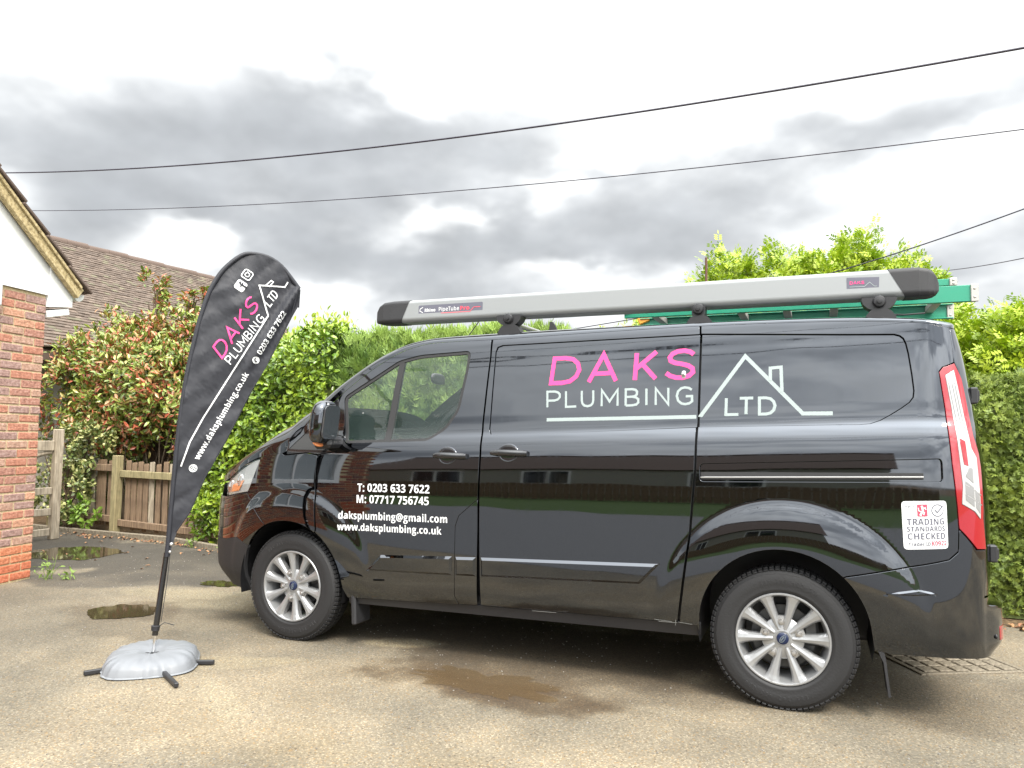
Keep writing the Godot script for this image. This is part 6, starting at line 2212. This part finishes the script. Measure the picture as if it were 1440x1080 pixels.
func build_flag() -> void:
	crease_noise.seed = 77
	crease_noise.frequency = 1.5
	crease_noise.fractal_octaves = 3
	var right := Vector3(0.67818, 0, -0.73490).normalized()
	var f := thing("feather_flag", "black feather flag with pink and white plumbing lettering, leaning on a ground spike", "flag", Transform3D(Basis(right, Vector3.UP, right.cross(Vector3.UP)), Vector3(-3.290, 0, 0.690)))
	# pole: lower tube, then inside the sleeve round the leading edge
	var lead := [[0.046, 0.60], [0.052, 0.74], [0.062, 1.0], [0.078, 1.3], [0.102, 1.58], [0.138, 1.82], [0.165, 1.96], [0.20, 2.10], [0.248, 2.215], [0.303, 2.297], [0.378, 2.368], [0.438, 2.388], [0.532, 2.378], [0.613, 2.332], [0.682, 2.254], [0.725, 2.20]]
	var pm := MB.new()
	tube(pm, [Vector3(0.003, 0.165, 0), Vector3(0.028, 0.45, 0), Vector3(0.044, 0.62, 0)], [0.0165, 0.0155, 0.0145], 14)
	put("pole", pm.mesh(), M["gloss_black"], f)
	var sp := MB.new()
	tube(sp, [Vector3(-0.003, 0.045, 0), Vector3(0.001, 0.10, 0), Vector3(0.006, 0.20, 0)], [0.011, 0.009, 0.009], 12)
	put("spindle", sp.mesh(), M["chrome"], f)
	var sl := MB.new()
	var lp := []
	for q in lead:
		lp.append(Vector3(q[0], q[1], 0.008))
	var smooth := []
	for i in lp.size() - 1:
		for j in 3:
			smooth.append((lp[i] as Vector3).cubic_interpolate(lp[i + 1], lp[maxi(i - 1, 0)], lp[mini(i + 2, lp.size() - 1)], j / 3.0))
	smooth.append(lp[-1])
	tube(sl, smooth, [0.0135], 12)
	put("sleeve", sl.mesh(), M["flag_cloth"], f)
	# cloth
	var outline := PackedVector2Array()
	for q in smooth:
		outline.append(Vector2(q.x + 0.004, q.y - 0.004))
	for q in [[0.730, 2.10], [0.690, 2.02], [0.582, 1.777], [0.466, 1.543], [0.345, 1.269], [0.236, 1.048], [0.157, 0.841], [0.093, 0.738], [0.068, 0.647], [0.060, 0.60]]:
		outline.append(Vector2(q[0], q[1]))
	var cm := MB.new()
	flag_patch(cm, outline)
	var cloth := put("cloth", cm.mesh(), M["flag_cloth"], f)
	# loose corner that hangs behind
	var tail := MB.new()
	var tp := [Vector2(0.737, 2.199), Vector2(0.736, 2.088), Vector2(0.700, 2.090), Vector2(0.66, 2.02), Vector2(0.70, 2.2)]
	for i in range(1, 4):
		tail.flat3(Vector3(tp[0].x, tp[0].y, -0.01), Vector3(tp[i].x, tp[i].y, -0.02 - 0.01 * i), Vector3(tp[i + 1].x, tp[i + 1].y, -0.02), Vector3.BACK)
	put("loose_corner", tail.mesh(), M["flag_cloth"], f)
	# hem along the trailing edge
	var hem := MB.new()
	var hp := []
	for q in [[0.722, 2.19], [0.690, 2.02], [0.582, 1.777], [0.466, 1.543], [0.345, 1.269], [0.236, 1.048], [0.157, 0.841], [0.093, 0.738]]:
		hp.append(Vector3(q[0] - 0.006, q[1], flag_z(Vector2(q[0], q[1])) + 0.001))
	tube(hem, hp, [0.004], 6)
	put("hem", hem.mesh(), M["flag_cloth"], cloth)
	# print
	var on := func(p: Vector2, lift: float) -> Vector3: return Vector3(p.x, p.y, flag_z(p) + lift + 0.002)
	var Z := Vector3.BACK
	var pink := MB.new()
	var u := Vector2(0.490 - 0.294, 2.068 - 1.743)      # along DAKS
	var o := Vector2(0.294, 1.743)
	var v := Vector2(-0.050, 0.064)                       # cap height
	for q in [["D", 0.0, 0.20], ["A", 0.27, 0.47], ["K", 0.56, 0.73], ["S", 0.80, 1.0]]:
		glyph(pink, q[0], o + u * q[1], o + u * q[2], o + u * q[1] + v, 0.011, on, Z)
	put("pink_lettering", pink.mesh(), M["pink_vinyl"], cloth)
	var wm := MB.new()
	u = Vector2(0.534 - 0.345, 2.003 - 1.708)
	o = Vector2(0.345, 1.708)
	v = Vector2(-0.036, 0.030)
	var k := 0
	for q in [["P", 0.0, 0.09], ["L", 0.13, 0.20], ["U", 0.24, 0.33], ["M", 0.37, 0.49], ["B", 0.53, 0.61], ["I", 0.655, 0.70], ["N", 0.71, 0.80], ["G", 0.86, 0.97]]:
		glyph(wm, q[0], o + u * q[1], o + u * q[2], o + u * q[1] + v, 0.0065, on, Z)
	u = Vector2(0.602 - 0.556, 2.151 - 2.073)
	o = Vector2(0.556, 2.073)
	v = Vector2(-0.034, 0.028)
	for q in [["L", 0.0, 0.24], ["T", 0.34, 0.60], ["D", 0.70, 0.98]]:
		glyph(wm, q[0], o + u * q[1], o + u * q[2], o + u * q[1] + v, 0.0075, on, Z)
	stroke(wm, pv([0.098, 1.107, 0.139, 1.247, 0.204, 1.386, 0.547, 2.017, 0.488, 2.196, 0.639, 2.202, 0.656, 2.235]), 0.0085, on, 0.0018, Z)
	stroke(wm, pv([0.520, 2.194, 0.556, 2.232, 0.568, 2.224, 0.545, 2.192]), 0.007, on, 0.0024, Z)
	typeset(wm, "www.daksplumbing.co.uk", Vector2(0.192, 1.142), Vector2(0.450, 1.655), 1.0, on, Z)
	typeset(wm, "0203 633 7622", Vector2(0.513, 1.772), Vector2(0.652, 2.038), 0.95, on, Z)
	# globe
	var c := Vector2(0.163, 1.097)
	for r in [[0.021, 0.021], [0.010, 0.021]]:
		var pts := PackedVector2Array()
		for i in 21:
			pts.append(c + Vector2(cos(TAU * i / 20) * r[0], sin(TAU * i / 20) * r[1]).rotated(-0.5))
		stroke(wm, pts, 0.0028, on, 0.0015, Z)
	for a in [-0.5, PI / 2 - 0.5]:
		stroke(wm, PackedVector2Array([c - Vector2(0.021, 0).rotated(a), c + Vector2(0.021, 0).rotated(a)]), 0.0026, on, 0.0019, Z)
	for s in [-1.0, 1.0]:
		var off := Vector2(0, 0.010 * s).rotated(-0.5)
		stroke(wm, PackedVector2Array([c + off - Vector2(0.018, 0).rotated(-0.5), c + off + Vector2(0.018, 0).rotated(-0.5)]), 0.0024, on, 0.0021, Z)
	# telephone disc
	c = Vector2(0.485, 1.741)
	var disc := PackedVector2Array()
	for i in 20:
		disc.append(c + Vector2(cos(TAU * i / 20), sin(TAU * i / 20)) * 0.0215)
	var ids := Geometry2D.triangulate_polygon(disc)
	for i in range(0, ids.size(), 3):
		wm.flat3(on.call(disc[ids[i]], 0.001), on.call(disc[ids[i + 1]], 0.001), on.call(disc[ids[i + 2]], 0.001), Z)
	# the two round-cornered badges
	var sq := func(centre: Vector2, e: float) -> PackedVector2Array:
		var p := rounded(pv([-e, -e, e, -e, e, e, -e, e]), e * 0.5)
		var r := PackedVector2Array()
		for q in p:
			r.append(centre + q.rotated(deg_to_rad(59.0)))
		return r
	var fbp: PackedVector2Array = sq.call(Vector2(0.382, 2.183), 0.031)
	ids = Geometry2D.triangulate_polygon(fbp)
	for i in range(0, ids.size(), 3):
		wm.flat3(on.call(fbp[ids[i]], 0.001), on.call(fbp[ids[i + 1]], 0.001), on.call(fbp[ids[i + 2]], 0.001), Z)
	var igp: PackedVector2Array = sq.call(Vector2(0.417, 2.253), 0.027)
	igp.append(igp[0])
	stroke(wm, igp, 0.0065, on, 0.0015, Z)
	var ring := PackedVector2Array()
	for i in 21:
		ring.append(Vector2(0.417, 2.253) + Vector2(cos(TAU * i / 20), sin(TAU * i / 20)) * 0.0125)
	stroke(wm, ring, 0.0055, on, 0.0015, Z)
	stroke(wm, PackedVector2Array([Vector2(0.4165, 2.2735), Vector2(0.4205, 2.2735)]), 0.004, on, 0.0015, Z)
	put("white_lettering", wm.mesh(), M["white_vinyl"], cloth)
	var dm := MB.new()      # what is knocked out of the discs
	var loc := func(a: float, b: float) -> Vector2: return Vector2(0.382, 2.183) + Vector2(a, b).rotated(deg_to_rad(59.0))
	stroke(dm, PackedVector2Array([loc.call(0.008, -0.031), loc.call(0.008, 0.006), loc.call(0.012, 0.014), loc.call(0.021, 0.015)]), 0.0105, on, 0.0050, Z)
	stroke(dm, PackedVector2Array([loc.call(-0.006, -0.002), loc.call(0.021, -0.002)]), 0.008, on, 0.0054, Z)
	stroke(dm, PackedVector2Array([c + Vector2(-0.004, 0.011), c + Vector2(-0.009, 0.002), c + Vector2(-0.003, -0.008), c + Vector2(0.008, -0.010)]), 0.0065, on, 0.0050, Z)
	put("dark_print", dm.mesh(), M["flag_cloth"], cloth)
	# tension cord with its toggles
	var cd := MB.new()
	tube(cd, [Vector3(0.063, 0.63, 0.01), Vector3(0.052, 0.45, 0.012), Vector3(0.030, 0.235, 0.016)], [0.0022], 6)
	tube(cd, [Vector3(-0.014, 0.215, 0.014), Vector3(0.018, 0.215, 0.02), Vector3(0.05, 0.235, 0.02), Vector3(0.10, 0.218, 0.03)], [0.0025], 6)
	put("cord", cd.mesh(), M["rubber"], f)
	var tg := MB.new()
	blob(tg, T(Vector3(0.066, 0.668, 0.014)), Vector3(0.012, 0.012, 0.012))
	blob(tg, T(Vector3(0.060, 0.625, 0.014)), Vector3(0.009, 0.009, 0.009))
	put("toggle", tg.mesh(), M["steel"], f)
	var ca := MB.new()
	lathe(ca, T(Vector3(0.004, 0.205, 0), 0, 0, -0.085), [[0.0, -0.014], [0.022, -0.014], [0.023, 0.012], [0.017, 0.016], [0.0, 0.016]], 16)
	put("collar", ca.mesh(), M["black_plastic"], f)
	# folding cross foot
	for q in [Vector3(-3.462, 0, 0.985), Vector3(-2.985, 0, 0.548), Vector3(-2.868, 0, 0.925), Vector3(-3.63, 0, 0.46)]:
		var w: Vector3 = q - f.position
		var a := Vector3(right.dot(w), 0, f.basis.z.dot(w))
		var m := MB.new()
		var d := a.normalized()
		box(m, Transform3D(Basis(d, Vector3.UP, d.cross(Vector3.UP)), a * 0.5 + Vector3(0, 0.017, 0)), Vector3(a.length(), 0.024, 0.022), 0.004)
		put("foot", m.mesh(), M["black_plastic"], f)
	# ---- weight bag lying on the cross foot
	var b := MB.new()
	var nu := 96
	var nv := 22
	var rows := []
	for i in nu + 1:
		var a := TAU * i / nu
		var sqr := pow(pow(absf(cos(a)), 4.0) + pow(absf(sin(a)), 4.0), -1.0 / 4.0)
		var pucker := pow(0.5 + 0.5 * sin(a * 23.0 + 2.6 * sin(a * 3.0)), 5.0) * (0.5 + 0.5 * sin(a * 5.0 + 1.0))
		var col := []
		for j in nv + 1:
			var t := float(j) / nv                      # 0 middle of the top ... 1 the seam at the rim
			var r: float = (0.012 + 0.228 * t) * (1.0 + (sqr - 1.0) * 0.8 * t)
			var y := 0.066 * pow(maxf(0.0, 1.0 - pow(t, 7.0)), 0.6) * (0.72 + 0.28 * ss(0.0, 0.30, t)) + 0.012
			y -= pucker * 0.020 * ss(0.68, 0.95, t) * (1.0 - 0.5 * ss(0.97, 1.0, t))
			y += 0.0018 * ss(0.15, 0.4, t) * (1.0 - ss(0.7, 0.98, t)) * sin(a * 11.0 + 5.0 * t + 2.0 * sin(a * 4.0))
			y += 0.0022 * ss(0.45, 0.8, t) * (1.0 - ss(0.92, 1.0, t)) * sin(a * 31.0 + 3.0 * sin(a * 5.0))
			y += 0.006 * ss(0.2, 0.7, t) * (1.0 - ss(0.85, 1.0, t)) * sin(a * 3.0 + 0.5)
			r -= 0.012 * pucker * ss(0.75, 1.0, t)
			col.append(Vector3(cos(a) * r, y, sin(a) * r))
		rows.append(col)
	for i in nu:
		for j in nv:
			var n := []
			for q in [[i, j], [i + 1, j], [i + 1, j + 1], [i, j + 1]]:
				var i0: int = posmod(q[0] - 1, nu)
				var i1: int = posmod(q[0] + 1, nu)
				var j0 := maxi(q[1] - 1, 0)
				var j1 := mini(q[1] + 1, nv)
				var g: Vector3 = (rows[i1][q[1]] - rows[i0][q[1]]).cross(rows[q[0]][j1] - rows[q[0]][j0])
				n.append(-g.normalized() if g.y < 0.0 or (g.y == 0.0) else g.normalized())
			b.quad(rows[i][j], rows[i + 1][j], rows[i + 1][j + 1], rows[i][j + 1], n[0], n[1], n[2], n[3])
		b.flat4(rows[i][nv], rows[i + 1][nv], rows[i + 1][nv] * Vector3(1.03, 0.5, 1.03), rows[i][nv] * Vector3(1.03, 0.5, 1.03), Vector3.UP)
		b.flat3(rows[i][nv] * Vector3(1.03, 0.5, 1.03), rows[i + 1][nv] * Vector3(1.03, 0.5, 1.03), Vector3(0, 0.004, 0), Vector3.DOWN)
	var bag := thing("weight_bag", "silver grey water weight bag lying on the feather flag's cross foot", "weight bag", T(Vector3(-3.288, 0.012, 0.700), 0.05, 0.72, 0))
	put("bag_skin", b.mesh(), M["bag_vinyl"], bag)
	var slit := MB.new()
	blob(slit, T(Vector3(0.035, 0.062, 0.0)), Vector3(0.022, 0.003, 0.006))
	blob(slit, T(Vector3(-0.035, 0.062, 0.0)), Vector3(0.022, 0.003, 0.006))
	put("slot", slit.mesh(), M["rubber"], bag)

func flag_patch(mb: MB, poly: PackedVector2Array) -> void:
	var step := 0.018
	var nrm := func(p: Vector2) -> Vector3:
		var e := 0.004
		return Vector3(-(flag_z(p + Vector2(e, 0)) - flag_z(p - Vector2(e, 0))) / (2 * e), -(flag_z(p + Vector2(0, e)) - flag_z(p - Vector2(0, e))) / (2 * e), 1).normalized()
	for i in range(0, 46):
		for j in range(28, 140):
			var cell := PackedVector2Array([Vector2(i, j) * step, Vector2(i + 1, j) * step, Vector2(i + 1, j + 1) * step, Vector2(i, j + 1) * step])
			for q in Geometry2D.intersect_polygons(cell, poly):
				var ids := Geometry2D.triangulate_polygon(q)
				for k in range(0, ids.size(), 3):
					var a: Vector2 = q[ids[k]]
					var b: Vector2 = q[ids[k + 1]]
					var c: Vector2 = q[ids[k + 2]]
					if absf((b - a).cross(c - a)) > 1e-8:
						mb.tri(v3(a, flag_z(a)), v3(b, flag_z(b)), v3(c, flag_z(c)), nrm.call(a), nrm.call(b), nrm.call(c))

# ---------------------------------------------------------------- cables and their poles
func build_cables() -> void:
	var lines := [
		["thick black overhead cable, uppermost of the four across the sky", Vector3(-22.05, 8.86, -10.24), Vector3(3.07, 7.12, -8.78), 0.45, 0.018],
		["thin grey overhead cable crossing the sky below the thick one", Vector3(-25.66, 8.93, -13.09), Vector3(3.83, 7.18, -12.34), 0.425, 0.011],
		["low cable rising steeply to the right in front of the lime tree", Vector3(-1.80, 2.75, -4.95), Vector3(1.86, 3.34, -3.70), 0.10, 0.006],
		["short thin overhead cable at the right edge, lowest of the four", Vector3(3.82, 6.36, -21.07), Vector3(4.57, 5.51, -16.02), 0.025, 0.011]]
	for q in lines:
		var m := MB.new()
		var pts := []
		var a: Vector3 = q[1]
		var b: Vector3 = q[2]
		for i in 61:
			var t := -0.6 + 1.95 * i / 60.0
			pts.append(a + (b - a) * t - Vector3(0, q[3] * 4.0 * (t * (1.0 - t) if t > 0.0 else t), 0))
		tube(m, pts, [q[4]], 6)
		var o := put("overhead_cable", m.mesh(), M["cable"])
		tag(o, q[0], "cable", "overhead cables")
	# two more pass behind the photographer and show in the paint
	for q in [[Vector3(-14, 6.6, 9), Vector3(9, 8.4, 12), 0.5], [Vector3(-14, 6.0, 9.3), Vector3(9, 7.9, 12.4), 0.5]]:
		var m := MB.new()
		var pts := []
		for i in 41:
			var t := i / 40.0
			pts.append((q[0] as Vector3).lerp(q[1], t) - Vector3(0, q[2] * 4.0 * t * (1.0 - t), 0))
		tube(m, pts, [0.018], 6)
		tag(put("overhead_cable", m.mesh(), M["cable"]), "%s of the two cables mirrored as thin dark lines in the van's upper panel" % ("higher" if q[0].y > 6.3 else "lower"), "cable", "overhead cables mirrored in the paint")

func build_small_things() -> void:
	# rusty rod standing behind the hedge
	var r := MB.new()
	tube(r, [Vector3(0, 0, 0), Vector3(0.0, 3.44, 0)], [0.02, 0.014], 8)
	tag(put("metal_rod", r.mesh(), M["rust"], null, T(Vector3(-1.02, 0, -5.0))), "thin rusty upright rod in front of the lime-green tree", "rod")
	# manhole cover by the rear bumper: studded tiles in a frame
	var mh := thing("manhole_cover", "rectangular ribbed iron cover in the tarmac below the rear bumper", "manhole cover", Transform3D(Basis(Vector3.UP, 0.50), Vector3(0.87, 0.0, -1.30)))
	var fm := MB.new()
	for s in [-1.0, 1.0]:
		box(fm, T(Vector3(s * 0.315, 0.003, 0)), Vector3(0.03, 0.012, 0.46), 0.003)
		box(fm, T(Vector3(0, 0.003, s * 0.215)), Vector3(0.60, 0.012, 0.03), 0.003)
	put("frame", fm.mesh(), M["cast_iron"], mh)
	var bk := MB.new()
	box(bk, T(Vector3(0, -0.001, 0)), Vector3(0.60, 0.008, 0.40))
	put("plate", bk.mesh(), M["cast_iron"], mh)
	var st := MB.new()
	box(st, Transform3D(), Vector3(0.082, 0.010, 0.080), 0.006)
	var sm := st.mesh()
	for i in 6:
		for j in 4:
			put("stud", sm, M["cast_iron"], mh, T(Vector3(-0.245 + i * 0.098, 0.006 + rng.randf_range(-0.001, 0.001), -0.147 + j * 0.098)))
	# dead leaves along the kerb and under the hedge, and a few strays
	var lf := leaf_mesh(0.055, 0.028, 0.5, 0.015)
	mat("dead_leaf", Color.WHITE, 0.8, 0.0, {"vertex_color_use_as_albedo": true})
	var heaps := [["fallen_leaves", "drift of dead brown leaves along the kerb by the picket fence", [], []], ["fallen_leaves", "drift of dead brown leaves at the foot of the clipped hedge", [], []]]
	for i in 420:
		var x := rng.randf_range(-8.7, -4.2) if i < 240 else rng.randf_range(0.7, 3.2)
		var z := -2.80 + rng.randf_range(-0.12, 0.10) * (1.0 + rng.randf()) + (0.25 if x > -6.2 else 0.0)
		if i >= 240:
			z = -2.48 + rng.randf_range(-0.15, 0.20)
		var q: Array = heaps[0 if i < 240 else 1]
		q[2].append(Transform3D(Basis.from_euler(Vector3(-PI / 2 + rng.randf_range(-0.4, 0.4), rng.randf_range(0, TAU), 0)), Vector3(x, 0.012, z)).scaled_local(Vector3.ONE * rng.randf_range(0.7, 1.3)))
		q[3].append(Color(0.24, 0.10, 0.055).lerp(Color(0.34, 0.20, 0.09), rng.randf()) * rng.randf_range(0.6, 1.3))
	for q in heaps:
		tag(mass(q[0], null, lf, M["dead_leaf"], q[2], q[3]), q[1], "leaf litter")
	mat("stray_leaf", lin(0.28, 0.15, 0.07), 0.8)
	for i in 14:
		var o := put("fallen_leaf", lf, M["stray_leaf"], null, Transform3D(Basis.from_euler(Vector3(-PI / 2 + rng.randf_range(-0.4, 0.4), rng.randf_range(0, TAU), 0)), Vector3(rng.randf_range(-8.0, -5.0), 0.010, rng.randf_range(-2.5, -1.4))))
		tag(o, "stray dead leaf on the tarmac before the picket fence", "leaf", "stray dead leaves on the tarmac")
	# weeds at the corner of the house
	var wm := leaf_mesh(0.07, 0.025, 0.3, 0.02)
	for q in [[Vector3(-6.10, 0, -0.72), 0.24, 26, "leafy green weed growing at the corner of the brick house"], [Vector3(-5.95, 0, -0.80), 0.10, 18, "low tuft of weed on the tarmac beside the taller one"], [Vector3(-6.42, 0, -2.66), 0.12, 20, "small green weed at the kerb left of the laurel hedge"], [Vector3(-5.75, 0, -2.5), 0.12, 18, "little weed in front of the laurel beside the van's bumper"]]:
		var w := thing("weed", q[3], "weed", Transform3D(Basis(), q[0]))
		var stm := MB.new()
		var lfm := MB.new()
		for i in q[2]:
			var d := Vector3(rng.randfn() * 0.4, 1.0, rng.randfn() * 0.4).normalized()
			var b := Vector3(rng.randfn() * 0.02, 0, rng.randfn() * 0.02)
			var tip: Vector3 = b + d * q[1] * rng.randf_range(0.4, 1.0)
			if i % 3 == 0:
				tube(stm, [b, tip], [0.003, 0.0015], 5)
			var x := leaf_at(b.lerp(tip, rng.randf_range(0.4, 1.0)), Vector3.UP + rvec() * 0.5, rvec() + Vector3.UP * 0.5, rng.randf_range(0.5, 1.0))
			var arr := wm.surface_get_arrays(0)
			var vs: PackedVector3Array = arr[Mesh.ARRAY_VERTEX]
			for t in range(0, vs.size(), 3):
				lfm.flat3(x * vs[t], x * vs[t + 1], x * vs[t + 2], x.basis.z)
		put("stem", stm.mesh(), M["weed_green"] if M.has("weed_green") else mat("weed_green", lin(0.14, 0.21, 0.04), 0.6, 0.0, {"backlight_enabled": true, "backlight": Color(0.4, 0.5, 0.2)}), w)
		put("leaves", lfm.mesh(), M["weed_green"], w)
